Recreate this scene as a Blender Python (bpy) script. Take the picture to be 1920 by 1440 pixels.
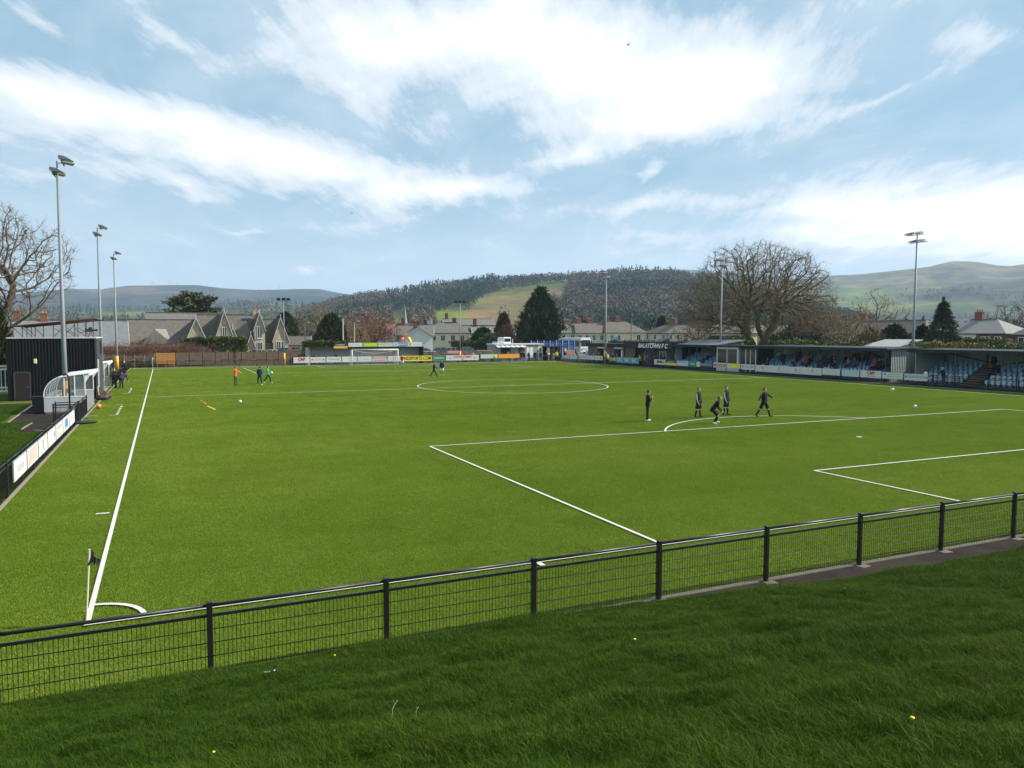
import bpy, bmesh, math, random
import numpy as np
from mathutils import Vector, Matrix, Euler
from mathutils.noise import fractal, noise as mnoise

R = math.radians
PI = math.pi
for _o in list(bpy.data.objects):
    bpy.data.objects.remove(_o)
SC = bpy.context.scene
COL = SC.collection

# ---------------------------------------------------------------- camera
# pitch frame: x from the near-left touchline, y from the near goal line, z up, metres
EYE = Vector((1.376, -13.989, 5.016))
YAW, PITCH = 0.4032, -0.0658
cam_d = bpy.data.cameras.new('camera')
cam = bpy.data.objects.new('camera', cam_d)
COL.objects.link(cam)
cam_d.sensor_width = 36.0
cam_d.lens = 36.0 * 1368.2 / 1920.0
cam_d.shift_x = 71.0 / 1920.0
cam_d.shift_y = -4.5 / 1920.0
cam_d.clip_start = 0.1
cam_d.clip_end = 20000.0
cam.location = EYE
cam.rotation_euler = Euler((PI / 2 + PITCH, 0.0006, -YAW), 'XYZ')
SC.camera = cam

# ---------------------------------------------------------------- sky, sun, exposure
SUN_EL = R(38.0)
SUN_AZ = R(106.0)            # clockwise from +y (the far goal): the sun stands to the right of the pitch
SKY_STRENGTH = 0.060
SUN_STRENGTH = 5.0
EXPOSURE = 0.75
HAZE_DENSITY = 0.00013

sun_d = bpy.data.lights.new('sun', 'SUN')
sun = bpy.data.objects.new('sun', sun_d)
COL.objects.link(sun)
sun_d.energy = SUN_STRENGTH
sun_d.angle = R(0.55)
sun_d.color = (1.0, 0.945, 0.86)
sdir = Vector((math.sin(SUN_AZ) * math.cos(SUN_EL), math.cos(SUN_AZ) * math.cos(SUN_EL), math.sin(SUN_EL)))
sun.rotation_euler = sdir.to_track_quat('Z', 'Y').to_euler()
sun.location = (60, -20, 60)

class NT:
    """small helper round a node tree"""
    def __init__(self, tree):
        self.t = tree
        self.n = tree.nodes
        self.n.clear()
    def add(self, typ, _in=None, **kw):
        nd = self.n.new(typ)
        for k, v in kw.items():
            setattr(nd, k, v)
        for k, v in (_in or {}).items():
            s = nd.inputs[k]
            if hasattr(v, 'node') or isinstance(v, bpy.types.NodeSocket):
                self.t.links.new(v, s)
            else:
                s.default_value = v
        return nd
    def math(self, op, a, b=None, clamp=False):
        i = {0: a}
        if b is not None:
            i[1] = b
        return self.add('ShaderNodeMath', i, operation=op, use_clamp=clamp).outputs[0]
    def vmath(self, op, a, b=None):
        i = {0: a}
        if b is not None:
            i[1] = b
        return self.add('ShaderNodeVectorMath', i, operation=op).outputs[0]
    def mix(self, f, a, b, blend='MIX'):
        nd = self.n.new('ShaderNodeMix')
        nd.data_type = 'RGBA'
        nd.blend_type = blend
        for idx, v in ((0, f), (6, a), (7, b)):
            if isinstance(v, bpy.types.NodeSocket):
                self.t.links.new(v, nd.inputs[idx])
            else:
                nd.inputs[idx].default_value = v if idx == 0 else (v if len(v) == 4 else (*v, 1))
        return nd.outputs[2]
    def noise(self, vec, scale, detail=3.0, rough=0.5, dist=0.0, dim='3D'):
        nd = self.n.new('ShaderNodeTexNoise')
        nd.noise_dimensions = dim
        if vec is not None:
            self.t.links.new(vec, nd.inputs['Vector'])
        nd.inputs['Scale'].default_value = scale
        nd.inputs['Detail'].default_value = detail
        nd.inputs['Roughness'].default_value = rough
        nd.inputs['Distortion'].default_value = dist
        return nd.outputs[0]
    def ramp(self, f, stops, interp='LINEAR'):
        nd = self.n.new('ShaderNodeValToRGB')
        nd.color_ramp.interpolation = interp
        el = nd.color_ramp.elements
        while len(el) < len(stops):
            el.new(0.5)
        for e, (p, c) in zip(el, stops):
            e.position = p
            e.color = c if len(c) == 4 else (*c, 1)
        self.t.links.new(f, nd.inputs[0])
        return nd.outputs[0]
    def smooth(self, v, lo, hi):
        nd = self.n.new('ShaderNodeMapRange')
        nd.interpolation_type = 'SMOOTHSTEP'
        self.t.links.new(v, nd.inputs[0])
        nd.inputs[1].default_value = lo
        nd.inputs[2].default_value = hi
        return nd.outputs[0]

world = bpy.data.worlds.new('World')
SC.world = world
world.use_nodes = True
w = NT(world.node_tree)
sky = w.add('ShaderNodeTexSky', sky_type='NISHITA', sun_disc=False, sun_elevation=SUN_EL,
            sun_rotation=SUN_AZ, altitude=160.0, air_density=1.0, dust_density=1.2, ozone_density=1.3)
tc = w.add('ShaderNodeTexCoord').outputs['Generated']
dirn = w.vmath('NORMALIZE', tc)
sep = w.add('ShaderNodeSeparateXYZ', {0: dirn})
dx, dy, dz = sep.outputs
az = w.math('MULTIPLY', w.math('ARCTAN2', dx, dy), 180 / PI)
el = w.math('MULTIPLY', w.math('ARCSINE', dz), 180 / PI)
ae = w.add('ShaderNodeCombineXYZ', {0: az, 1: el, 2: 0.0}).outputs[0]
zp = w.math('ADD', w.math('MAXIMUM', dz, 0.0), 0.13)
pl = w.add('ShaderNodeCombineXYZ', {0: w.math('DIVIDE', dx, zp), 1: w.math('DIVIDE', dy, zp), 2: 0.0}).outputs[0]
pl = w.add('ShaderNodeMapping', {0: pl, 1: (3.1, 1.7, 0.0), 2: (0, 0, R(-38)), 3: (1.0, 0.62, 1.0)}).outputs[0]
wisp = w.noise(pl, 2.3, 6.0, 0.60, 0.5)
broad = w.noise(pl, 0.55, 3.0, 0.5, 0.2)
fine = w.noise(w.add('ShaderNodeMapping', {0: pl, 2: (0, 0, R(-26)), 3: (.45, 1.5, 1.0)}).outputs[0], 9.0, 5.0, 0.70)
# cloud banks: azimuth, elevation, half-width, half-height (degrees), tilt, amount
CLOUDS = [
    (-6.6, 14.9, 6.4, 2.32, -6, 0.95),
    (1.6, 14.0, 9.9, 2.48, -12, 1.0),
    (12.2, 12.7, 12.4, 2.48, -10, 1.0),
    (20.7, 10.7, 7.4, 1.27, 4, 0.8),
    (1.2, 10.7, 5.3, 0.82, -10, 0.55),
    (33.6, 18.7, 13.0, 4.20, -4, 1.15),
    (25.6, 21.8, 13.4, 3.38, 0, 0.9),
    (41.3, 17.5, 7.0, 3.19, -6, 1.0),
    (14.6, 21.9, 6.8, 2.62, -28, 0.75),
    (36.8, 15.1, 5.8, 1.50, 0, 0.75),
    (13.0, 18.4, 8.7, 1.88, -25, 0.55),
    (46.9, 9.0, 5.9, 2.25, 0, 0.95),
    (54.0, 7.9, 7.9, 3.07, 0, 1.15),
    (59.8, 6.8, 5.8, 3.75, 0, 1.1),
    (49.0, 6.0, 8.2, 1.57, 0, 0.75),
    (64.3, 5.8, 7.0, 4.12, 0, 1.0),
    (35.7, 9.5, 5.5, 0.90, 6, 0.62),
    (36.3, 11.7, 1.6, 0.97, 0, 0.7),
    (56.6, 18.0, 4.3, 1.88, -14, 0.5),
    (30.1, 13.3, 4.5, 0.82, 6, 0.55),
    (36.8, 7.1, 5.9, 0.64, -5, 0.5),
    (51.3, 15.3, 4.8, 0.53, 14, 0.36),
    (0.4, 20.7, 7.7, 1.50, -18, 0.55),
    (-7.4, 19.6, 4.8, 1.27, -20, 0.45),
    (27.6, 23.3, 2.4, 1.12, 0, 0.5),
    (-13.5, 14.3, 5.3, 3.38, 0, 0.9),
    (10.0, 4.9, 1.3, 0.41, 0, 0.8),
    (6.2, 7.0, 1.7, 0.49, 0, 0.5),
    (-6.3, 6.9, 2.2, 0.67, 0, 0.35),
    (-8.3, 10.1, 3.0, 0.90, 0, 0.35),
]
warp = w.vmath('MULTIPLY', w.vmath('SUBTRACT', w.add('ShaderNodeTexNoise', {'Vector': pl, 'Scale': 2.0, 'Detail': 3.0, 'Roughness': 0.6}).outputs['Color'],
               (0.5, 0.5, 0.5)), (7.0, 4.0, 0.0))
aew = w.vmath('ADD', ae, warp)
tot = None
for (a0, e0, ra, re, tl, amt) in CLOUDS:
    m = w.add('ShaderNodeMapping', {0: aew, 1: (a0, e0, 0), 2: (0, 0, R(tl)), 3: (ra * 1.58, re * 1.6, 1)}, vector_type='TEXTURE').outputs[0]
    gsp = w.add('ShaderNodeTexGradient', {0: m}, gradient_type='QUADRATIC_SPHERE').outputs[1]
    v = w.math('MULTIPLY', gsp, amt * 1.5)
    tot = v if tot is None else w.math('ADD', tot, v)
# beyond the part of the sky in the photograph the same broken cloud goes on
off_az = w.smooth(w.math('ABSOLUTE', w.math('SUBTRACT', az, 20.0)), 40.0, 62.0)
off_el = w.smooth(el, 25.0, 36.0)
off = w.math('MAXIMUM', off_az, off_el)
tot = w.math('ADD', tot, w.math('MULTIPLY', off, w.math('MULTIPLY', broad, 0.75)))
dens = w.math('ADD', tot, w.math('MULTIPLY', w.math('SUBTRACT', wisp, 0.5), 1.9))
dens = w.math('ADD', dens, w.math('MULTIPLY', w.math('SUBTRACT', fine, 0.5), 1.45))
cover = w.smooth(dens, -0.08, 0.66)
veil = w.math('MULTIPLY', w.smooth(w.math('ADD', wisp, w.math('MULTIPLY', broad, 0.5)), 0.52, 0.98), 0.46)
cover = w.math('MAXIMUM', cover, veil)
thick = w.smooth(dens, 0.5, 1.7)
shade = w.noise(pl, 3.1, 3.0, 0.55)
ccol = w.mix(thick, (8.4, 9.2, 9.9), (14.0, 14.0, 13.8))
ccol = w.mix(w.math('MULTIPLY', w.smooth(shade, 0.45, 0.72), 0.30), ccol, (7.0, 7.7, 8.4))
# the air low over the hills is pale
low = w.math('SUBTRACT', 1.0, w.smooth(el, 0.0, 13.0))
skyc = w.mix(0.75, sky.outputs[0], (3.8, 6.3, 8.0))
skyc = w.mix(w.math('MULTIPLY', low, 0.66), skyc, (8.8, 9.9, 10.4))
fin = w.mix(w.math('MULTIPLY', cover, 0.96), skyc, ccol)
bg = w.add('ShaderNodeBackground', {0: fin, 1: SKY_STRENGTH})
wo = w.add('ShaderNodeOutputWorld', {0: bg.outputs[0]})
world.cycles.sampling_method = 'MANUAL'
world.cycles.sample_map_resolution = 256

SC.view_settings.view_transform = 'Standard'
SC.view_settings.look = 'None'
SC.view_settings.gamma = 1.0
SC.view_settings.use_curve_mapping = False
SC.view_settings.exposure = EXPOSURE
SC.render.engine = 'CYCLES'
SC.cycles.use_denoising = True
SC.cycles.use_adaptive_sampling = True
SC.cycles.adaptive_threshold = 0.02
SC.cycles.max_bounces = 6
SC.cycles.diffuse_bounces = 2
SC.cycles.glossy_bounces = 2
SC.cycles.transmission_bounces = 4
SC.cycles.transparent_max_bounces = 12
SC.cycles.volume_bounces = 0
SC.cycles.caustics_reflective = False
SC.cycles.caustics_refractive = False

# ---------------------------------------------------------------- helpers
_rng = random.Random(7)

def tag(o, label=None, cat=None, group=None, kind=None):
    if label: o['label'] = label
    if cat: o['category'] = cat
    if group: o['group'] = group
    if kind: o['kind'] = kind
    return o

def thing(name, label, cat, loc=(0, 0, 0), rz=0.0, group=None):
    o = bpy.data.objects.new(name, None)
    COL.objects.link(o)
    o.location = loc
    o.rotation_euler = (0, 0, rz)
    o.empty_display_size = 0.2
    return tag(o, label, cat, group)

def copy_tree(o, parent=None):
    c = o.copy()
    COL.objects.link(c)
    if parent is not None:
        c.parent = parent
    for ch in list(o.children):
        copy_tree(ch, c)
    return c

_MAT = {}
def mat(name, col=(0.5, 0.5, 0.5), rough=0.6, var=0.10, scale=6.0, metal=0.0, bump=0.0, bscale=40.0, spec=0.5,
        alpha=1.0, trans=0.0, sheen=0.0, two=None, obj=True):
    """plain procedural surface: base colour with slow and fine noise variation and optional bump"""
    if name in _MAT:
        return _MAT[name]
    m = bpy.data.materials.new(name)
    m.use_nodes = True
    t = NT(m.node_tree)
    co = t.add('ShaderNodeTexCoord').outputs['Object' if obj else 'Generated']
    n1 = t.noise(co, scale, 5.0, 0.6)
    hi = tuple(min(1.0, c * (1 + var)) for c in col)
    lo = tuple(c * (1 - var) for c in col)
    c = t.ramp(n1, [(0.25, lo), (0.75, hi)])
    if two:
        c = t.mix(t.smooth(t.noise(co, scale * 0.23, 3.0, 0.5), 0.42, 0.62), c, two)
    b = t.add('ShaderNodeBsdfPrincipled', {'Base Color': c, 'Roughness': rough, 'Metallic': metal,
                                          'Specular IOR Level': spec, 'Alpha': alpha, 'Transmission Weight': trans,
                                          'Sheen Weight': sheen})
    if bump > 0:
        bn = t.add('ShaderNodeBump', {'Strength': bump, 'Distance': 0.02, 'Height': t.noise(co, bscale, 4.0, 0.6)})
        t.t.links.new(bn.outputs[0], b.inputs['Normal'])
    t.add('ShaderNodeOutputMaterial', {0: b.outputs[0]})
    _MAT[name] = m
    return m

def to_mesh(name, V, F, mats, mi=None, smooth=False):
    me = bpy.data.meshes.new(name)
    me.from_pydata(V, [], F)
    for m in mats:
        me.materials.append(m)
    if mi is not None:
        me.polygons.foreach_set('material_index', mi)
    if smooth:
        me.polygons.foreach_set('use_smooth', [True] * len(me.polygons))
    me.update()
    return me

def np_mesh(name, V, F, mats, smooth=False):
    """big triangle or quad mesh from numpy arrays"""
    V = np.asarray(V, np.float32)
    F = np.asarray(F, np.int32)
    k = F.shape[1]
    me = bpy.data.meshes.new(name)
    me.vertices.add(len(V))
    me.vertices.foreach_set('co', V.ravel())
    me.loops.add(F.size)
    me.loops.foreach_set('vertex_index', F.ravel())
    me.polygons.add(len(F))
    me.polygons.foreach_set('loop_start', np.arange(0, F.size, k, dtype=np.int32))
    try:
        me.polygons.foreach_set('loop_total', np.full(len(F), k, np.int32))
    except Exception:
        pass
    if smooth:
        me.polygons.foreach_set('use_smooth', np.ones(len(F), bool))
    for m in mats:
        me.materials.append(m)
    me.update(calc_edges=True)
    return me

def obj(name, me, parent=None, loc=None, rot=None, kind=None):
    o = bpy.data.objects.new(name, me)
    COL.objects.link(o)
    if parent is not None:
        o.parent = parent
    if loc is not None:
        o.location = loc
    if rot is not None:
        o.rotation_euler = rot
    if kind:
        o['kind'] = kind
    return o

class MB:
    """collects shapes into one mesh"""
    def __init__(self):
        self.V, self.F, self.I = [], [], []
        self.mx = None
    def _add(self, vs, fs, mi):
        n = len(self.V)
        if self.mx is not None:
            vs = [tuple(self.mx @ Vector(v)) for v in vs]
        self.V += [tuple(v) for v in vs]
        self.F += [tuple(i + n for i in f) for f in fs]
        self.I += [mi] * len(fs)
        return self
    def box(self, x0, x1, y0, y1, z0, z1, mi=0):
        vs = [(x0, y0, z0), (x1, y0, z0), (x1, y1, z0), (x0, y1, z0), (x0, y0, z1), (x1, y0, z1), (x1, y1, z1), (x0, y1, z1)]
        fs = [(0, 3, 2, 1), (4, 5, 6, 7), (0, 1, 5, 4), (1, 2, 6, 5), (2, 3, 7, 6), (3, 0, 4, 7)]
        return self._add(vs, fs, mi)
    def cbox(self, x0, x1, y0, y1, z0, z1, b=0.01, mi=0):
        """box with chamfered vertical and top edges"""
        b = min(b, (x1 - x0) * .45, (y1 - y0) * .45, (z1 - z0) * .45)
        pts = [(x0 + b, y0), (x1 - b, y0), (x1, y0 + b), (x1, y1 - b), (x1 - b, y1), (x0 + b, y1), (x0, y1 - b), (x0, y0 + b)]
        ins = [(x0 + b, y0 + b), (x1 - b, y0 + b), (x1 - b, y0 + b), (x1 - b, y1 - b), (x1 - b, y1 - b), (x0 + b, y1 - b), (x0 + b, y1 - b), (x0 + b, y0 + b)]
        vs = [(x, y, z0) for x, y in pts] + [(x, y, z1 - b) for x, y in pts] + [(x, y, z1) for x, y in ins]
        fs = [tuple(reversed(range(8)))]
        for r in (0, 8):
            for i in range(8):
                j = (i + 1) % 8
                fs.append((r + i, r + j, r + 8 + j, r + 8 + i))
        fs.append(tuple(range(16, 24)))
        return self._add(vs, fs, mi)
    def quad(self, a, b, c, d, mi=0):
        return self._add([a, b, c, d], [(0, 1, 2, 3)], mi)
    def poly(self, pts, mi=0):
        return self._add(pts, [tuple(range(len(pts)))], mi)
    def prism(self, prof, axis, a0, a1, mi=0):
        """closed 2-D profile swept along an axis; profile gives the other two coordinates in order"""
        n = len(prof)
        def mk(p, a):
            return (a, p[0], p[1]) if axis == 'x' else (p[0], a, p[1]) if axis == 'y' else (p[0], p[1], a)
        vs = [mk(p, a0) for p in prof] + [mk(p, a1) for p in prof]
        fs = [tuple(range(n)), tuple(reversed(range(n, 2 * n)))]
        for i in range(n):
            j = (i + 1) % n
            fs.append((i, i + n, j + n, j))
        return self._add(vs, fs, mi)
    def tube(self, pts, rad, seg=8, mi=0, cap=True):
        pts = [Vector(p) for p in pts]
        if not isinstance(rad, (list, tuple)):
            rad = [rad] * len(pts)
        vs, fs = [], []
        up = None
        for i, p in enumerate(pts):
            d = (pts[min(i + 1, len(pts) - 1)] - pts[max(i - 1, 0)])
            d = d.normalized() if d.length > 1e-9 else Vector((0, 0, 1))
            if up is None:
                up = Vector((0, 0, 1)) if abs(d.z) < 0.9 else Vector((1, 0, 0))
            a = d.cross(up)
            a = a.normalized() if a.length > 1e-6 else d.orthogonal().normalized()
            b = a.cross(d).normalized()
            up = b
            for k in range(seg):
                t = 2 * PI * k / seg
                vs.append(p + (a * math.cos(t) + b * math.sin(t)) * rad[i])
        for i in range(len(pts) - 1):
            for k in range(seg):
                j = (k + 1) % seg
                fs.append((i * seg + k, i * seg + j, (i + 1) * seg + j, (i + 1) * seg + k))
        if cap:
            fs.append(tuple(reversed(range(seg))))
            fs.append(tuple(range((len(pts) - 1) * seg, len(pts) * seg)))
        return self._add(vs, fs, mi)
    def cyl(self, x, y, z0, z1, r0, r1=None, seg=12, mi=0):
        return self.tube([(x, y, z0), (x, y, z1)], [r0, r0 if r1 is None else r1], seg, mi)
    def ball(self, c, r, seg=10, rings=6, mi=0):
        rx, ry, rz = r if isinstance(r, (tuple, list)) else (r, r, r)
        vs, fs = [(c[0], c[1], c[2] + rz)], []
        for i in range(1, rings):
            t = PI * i / rings
            for k in range(seg):
                a = 2 * PI * k / seg
                vs.append((c[0] + rx * math.sin(t) * math.cos(a), c[1] + ry * math.sin(t) * math.sin(a), c[2] + rz * math.cos(t)))
        vs.append((c[0], c[1], c[2] - rz))
        last = len(vs) - 1
        for k in range(seg):
            j = (k + 1) % seg
            fs.append((0, 1 + k, 1 + j))
            fs.append((last, last - seg + j, last - seg + k))
        for i in range(rings - 2):
            for k in range(seg):
                j = (k + 1) % seg
                fs.append((1 + i * seg + k, 1 + (i + 1) * seg + k, 1 + (i + 1) * seg + j, 1 + i * seg + j))
        return self._add(vs, fs, mi)
    def mesh(self, name, mats, smooth=False):
        return to_mesh(name, self.V, self.F, mats if isinstance(mats, (list, tuple)) else [mats], self.I, smooth)
    def build(self, name, mats, parent=None, loc=None, rot=None, smooth=False, kind=None):
        return obj(name, self.mesh(name, mats, smooth), parent, loc, rot, kind)

def text_mesh(s, size, mats, bold=0.0, shear=0.0, align='CENTER', squeeze=1.0):
    cu = bpy.data.curves.new('lettering', 'FONT')
    cu.body = s
    cu.size = size
    cu.align_x = align
    cu.align_y = 'CENTER'
    cu.offset = bold
    cu.shear = shear
    cu.extrude = 0.004
    cu.resolution_u = 3
    to = bpy.data.objects.new('lettering', cu)
    COL.objects.link(to)
    dg = bpy.context.evaluated_depsgraph_get()
    me = bpy.data.meshes.new_from_object(to.evaluated_get(dg))
    bpy.data.objects.remove(to)
    bpy.data.curves.remove(cu)
    if squeeze != 1.0:
        for v in me.vertices:
            v.co.x *= squeeze
    me.materials.clear()
    me.materials.append(mats)
    return me

W_P, L_P = 64.67, 98.48      # pitch width and length
CX = W_P / 2
# ================================================================ SETTING
def turf_mat():
    m = bpy.data.materials.new('artificial_turf')
    m.use_nodes = True
    t = NT(m.node_tree)
    co = t.add('ShaderNodeTexCoord').outputs['Object']
    big = t.noise(co, 0.055, 3.0, 0.55)
    mid = t.noise(co, 0.6, 4.0, 0.6)
    st = t.add('ShaderNodeMapping', {0: co, 3: (0.32, 1.6, 1.0), 2: (0, 0, R(12))}).outputs[0]
    rub = t.noise(st, 0.35, 5.0, 0.62)
    fin = t.noise(co, 9.0, 6.0, 0.8)
    c = t.ramp(mid, [(0.36, (0.040, 0.070, 0.006)), (0.64, (0.060, 0.095, 0.009))])
    c = t.mix(t.smooth(big, 0.38, 0.68), c, (0.104, 0.148, 0.015))
    c = t.mix(t.math('MULTIPLY', t.smooth(rub, 0.50, 0.78), 0.30), c, (0.135, 0.170, 0.036))
    c = t.mix(t.math('MULTIPLY', t.smooth(fin, 0.44, 0.62), 0.62), c, (0.036, 0.072, 0.003))
    mo = t.noise(co, 1.7, 5.0, 0.75)
    c = t.mix(t.math('MULTIPLY', t.smooth(mo, 0.47, 0.66), 0.35), c, (0.050, 0.094, 0.006))
    fl = t.noise(co, 75.0, 2.0, 0.8)
    c = t.mix(t.math('MULTIPLY', t.smooth(fl, 0.60, 0.76), 0.55), c, (0.16, 0.23, 0.05))
    bn = t.add('ShaderNodeBump', {'Strength': 0.55, 'Distance': 0.03, 'Height': t.noise(co, 38.0, 4.0, 0.75)})
    b = t.add('ShaderNodeBsdfPrincipled', {'Base Color': c, 'Roughness': 0.85, 'Specular IOR Level': 0.04, 'Normal': bn.outputs[0],
                                          'Sheen Weight': 0.05, 'Sheen Roughness': 0.45, 'Sheen Tint': (0.62, 0.72, 0.16, 1)})
    t.add('ShaderNodeOutputMaterial', {0: b.outputs[0]})
    return m

M_TURF = turf_mat()
M_LINE = mat('line_white', (0.48, 0.48, 0.43), 0.85, 0.22, 22, bump=0.3, bscale=60)
M_TARMAC = mat('tarmac', (0.026, 0.022, 0.019), 0.95, 0.28, 3.0, bump=0.4, bscale=120, two=(0.036, 0.030, 0.024), spec=.04)
M_CONC = mat('concrete', (0.20, 0.175, 0.135), 0.9, 0.18, 2.5, bump=0.25, bscale=50)
M_GRASS = mat('rough_grass_ground', (0.050, 0.084, 0.010), 0.95, 0.4, 0.9, bump=0.6, bscale=18, two=(0.080, 0.100, 0.020), spec=.03)
M_SOIL = mat('bank_soil', (0.028, 0.048, 0.007), 0.95, 0.3, 2.0, bump=0.5, bscale=30, two=(0.022, 0.046, 0.005), spec=.0)

# the wide ground to the foot of the hills
g = MB()
RAD = [0, 60, 140, 250, 500, 1000, 2000, 4000, 9000]
SEG = 64
vs, fs = [(30, 50, -0.04)], []
for r in RAD[1:]:
    for k in range(SEG):
        a = 2 * PI * k / SEG
        vs.append((30 + r * math.cos(a), 50 + r * math.sin(a), -0.04))
for k in range(SEG):
    fs.append((0, 1 + k, 1 + (k + 1) % SEG))
for i in range(len(RAD) - 2):
    for k in range(SEG):
        j = (k + 1) % SEG
        fs.append((1 + i * SEG + k, 1 + (i + 1) * SEG + k, 1 + (i + 1) * SEG + j, 1 + i * SEG + j))
obj('ground', to_mesh('ground', vs, fs, [M_GRASS]), kind='structure')

pitch = obj('football_pitch', MB().box(-3.0, 67.6, -2.88, 101.4, -0.06, -0.034).mesh('football_pitch', M_TURF), kind='structure')
tag(pitch, 'bright green artificial turf football pitch')

LW = 0.095
def strip(name, x0, x1, y0, y1, z=0.003):
    MB().quad((x0, y0, z), (x1, y0, z), (x1, y1, z), (x0, y1, z)).build(name, M_LINE, pitch)
def arc(name, cx, cy, r, a0, a1, n=64, z=0.005):
    b = MB()
    for i in range(n):
        t0, t1 = a0 + (a1 - a0) * i / n, a0 + (a1 - a0) * (i + 1) / n
        b.quad((cx + (r - LW) * math.cos(t0), cy + (r - LW) * math.sin(t0), z), (cx + r * math.cos(t0), cy + r * math.sin(t0), z),
               (cx + r * math.cos(t1), cy + r * math.sin(t1), z), (cx + (r - LW) * math.cos(t1), cy + (r - LW) * math.sin(t1), z))
    b.build(name, M_LINE, pitch)

strip('touchline', 0, LW, -.07, L_P)
strip('touchline', W_P - LW, W_P, 0, L_P)
strip('goal_line', LW, W_P - LW, -.07, .03)
strip('goal_line_mark', 8.78, 8.90, -.30, -.09)
strip('goal_line', LW, W_P - LW, L_P - LW, L_P)
strip('halfway_line', LW, W_P - LW, L_P / 2 - LW / 2, L_P / 2 + LW / 2)
arc('centre_circle', CX, L_P / 2, 9.15, 0, 2 * PI, 128, 0.006)
MB().cyl(CX, L_P / 2, 0.001, 0.007, 0.13, seg=16).build('centre_spot', M_LINE, pitch)
for s, y0 in ((1, 0.0), (-1, L_P)):
    Y = lambda d: y0 + s * d
    for hw, dp in ((20.16, 16.5), (9.16, 5.5)):
        ya, yb = sorted((Y(LW), Y(dp)))
        strip('box_side_line', CX - hw, CX - hw + LW, ya, yb)
        strip('box_side_line', CX + hw - LW, CX + hw, ya, yb)
        ya, yb = sorted((Y(dp - LW), Y(dp)))
        strip('box_front_line', CX - hw + LW, CX + hw - LW, ya, yb)
    MB().cyl(CX, Y(11), 0.001, 0.007, 0.13, seg=16).build('penalty_spot', M_LINE, pitch)
    a = math.asin(5.5 / 9.15)
    arc('penalty_arc', CX, Y(11), 9.15, a if s > 0 else -(PI - a), (PI - a) if s > 0 else -a, 48)
    for xc, q in ((0, 0), (W_P, 1)):
        a0 = {(1, 0): 0, (1, 1): PI / 2, (-1, 0): -PI / 2, (-1, 1): PI}[(s, q)]
        arc('corner_arc', xc, y0, 1.0, a0, a0 + PI / 2, 16)
# dashes of the two technical areas and the near distance mark
for (x0, x1, y) in ((-3.0, -2.45, 43.2), (-1.8, -1.3, 43.1), (-2.95, -2.4, 36.0), (-1.75, -1.3, 36.0),
                    (-2.95, -2.4, 54.2), (-1.85, -1.4, 53.7), (-1.9, -1.35, 60.2)):
    strip('technical_area_mark', x0, x1, y - 0.06, y + 0.06)
for y in (36.4, 37.6, 38.9, 40.1, 41.5, 54.3, 55.6, 56.9, 58.2, 59.3):
    strip('technical_area_mark', -1.42, -1.28, y, y + 0.62)
strip('corner_distance_mark', -0.46, -0.12, 8.55, 8.67)

# ---- real pile: one square metre of fibre tufts repeated over the whole pitch
def pos_noise_mat(name, stops, patch, trans, rough=0.6, spec=0.08, extra=None):
    m = bpy.data.materials.new(name)
    m.use_nodes = True
    t = NT(m.node_tree)
    pos = t.add('ShaderNodeNewGeometry').outputs['Position']
    rnd = t.add('ShaderNodeNewGeometry').outputs['Random Per Island']
    c = t.ramp(rnd, stops)
    for (sc, lo, hi, amt, col) in patch:
        c = t.mix(t.math('MULTIPLY', t.smooth(t.noise(pos, sc, 4.0, 0.6), lo, hi), amt), c, col)
    if extra:
        c = extra(t, pos, c)
    b = t.add('ShaderNodeBsdfPrincipled', {'Base Color': c, 'Roughness': rough, 'Specular IOR Level': spec})
    tr = t.add('ShaderNodeBsdfTranslucent', {0: c})
    mx = t.add('ShaderNodeMixShader', {0: trans, 1: b.outputs[0], 2: tr.outputs[0]})
    t.add('ShaderNodeOutputMaterial', {0: mx.outputs[0]})
    return m

def gn_scatter(name, P, rz, sc, sources, label, cat):
    """one object whose geometry nodes repeat a few source meshes on its points"""
    me = bpy.data.meshes.new(name)
    me.vertices.add(len(P))
    me.vertices.foreach_set('co', np.asarray(P, np.float32).ravel())
    for nm, data in (('rz', rz), ('sc', sc)):
        a = me.attributes.new(nm, 'FLOAT', 'POINT')
        a.data.foreach_set('value', np.asarray(data, np.float32))
    o = obj(name, me, kind='stuff')
    tag(o, label, cat)
    col = bpy.data.collections.new(name + '_source')
    for src in sources:
        so = bpy.data.objects.new(name + '_tuft', src)
        col.objects.link(so)
    ng = bpy.data.node_groups.new(name, 'GeometryNodeTree')
    ng.interface.new_socket('Geometry', in_out='INPUT', socket_type='NodeSocketGeometry')
    ng.interface.new_socket('Geometry', in_out='OUTPUT', socket_type='NodeSocketGeometry')
    N = ng.nodes
    gi, go = N.new('NodeGroupInput'), N.new('NodeGroupOutput')
    ci = N.new('GeometryNodeCollectionInfo')
    ci.inputs['Collection'].default_value = col
    ci.inputs['Separate Children'].default_value = True
    ci.inputs['Reset Children'].default_value = True
    ip = N.new('GeometryNodeInstanceOnPoints')
    ip.inputs['Pick Instance'].default_value = True
    ar = N.new('GeometryNodeInputNamedAttribute'); ar.data_type = 'FLOAT'; ar.inputs[0].default_value = 'rz'
    asc = N.new('GeometryNodeInputNamedAttribute'); asc.data_type = 'FLOAT'; asc.inputs[0].default_value = 'sc'
    cx = N.new('ShaderNodeCombineXYZ')
    L = ng.links.new
    L(gi.outputs[0], ip.inputs['Points']); L(ci.outputs[0], ip.inputs['Instance'])
    L(ar.outputs[0], cx.inputs[2]); L(cx.outputs[0], ip.inputs['Rotation']); L(asc.outputs[0], ip.inputs['Scale'])
    L(ip.outputs[0], go.inputs[0])
    md = o.modifiers.new('scatter', 'NODES')
    md.node_group = ng
    return o

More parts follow.
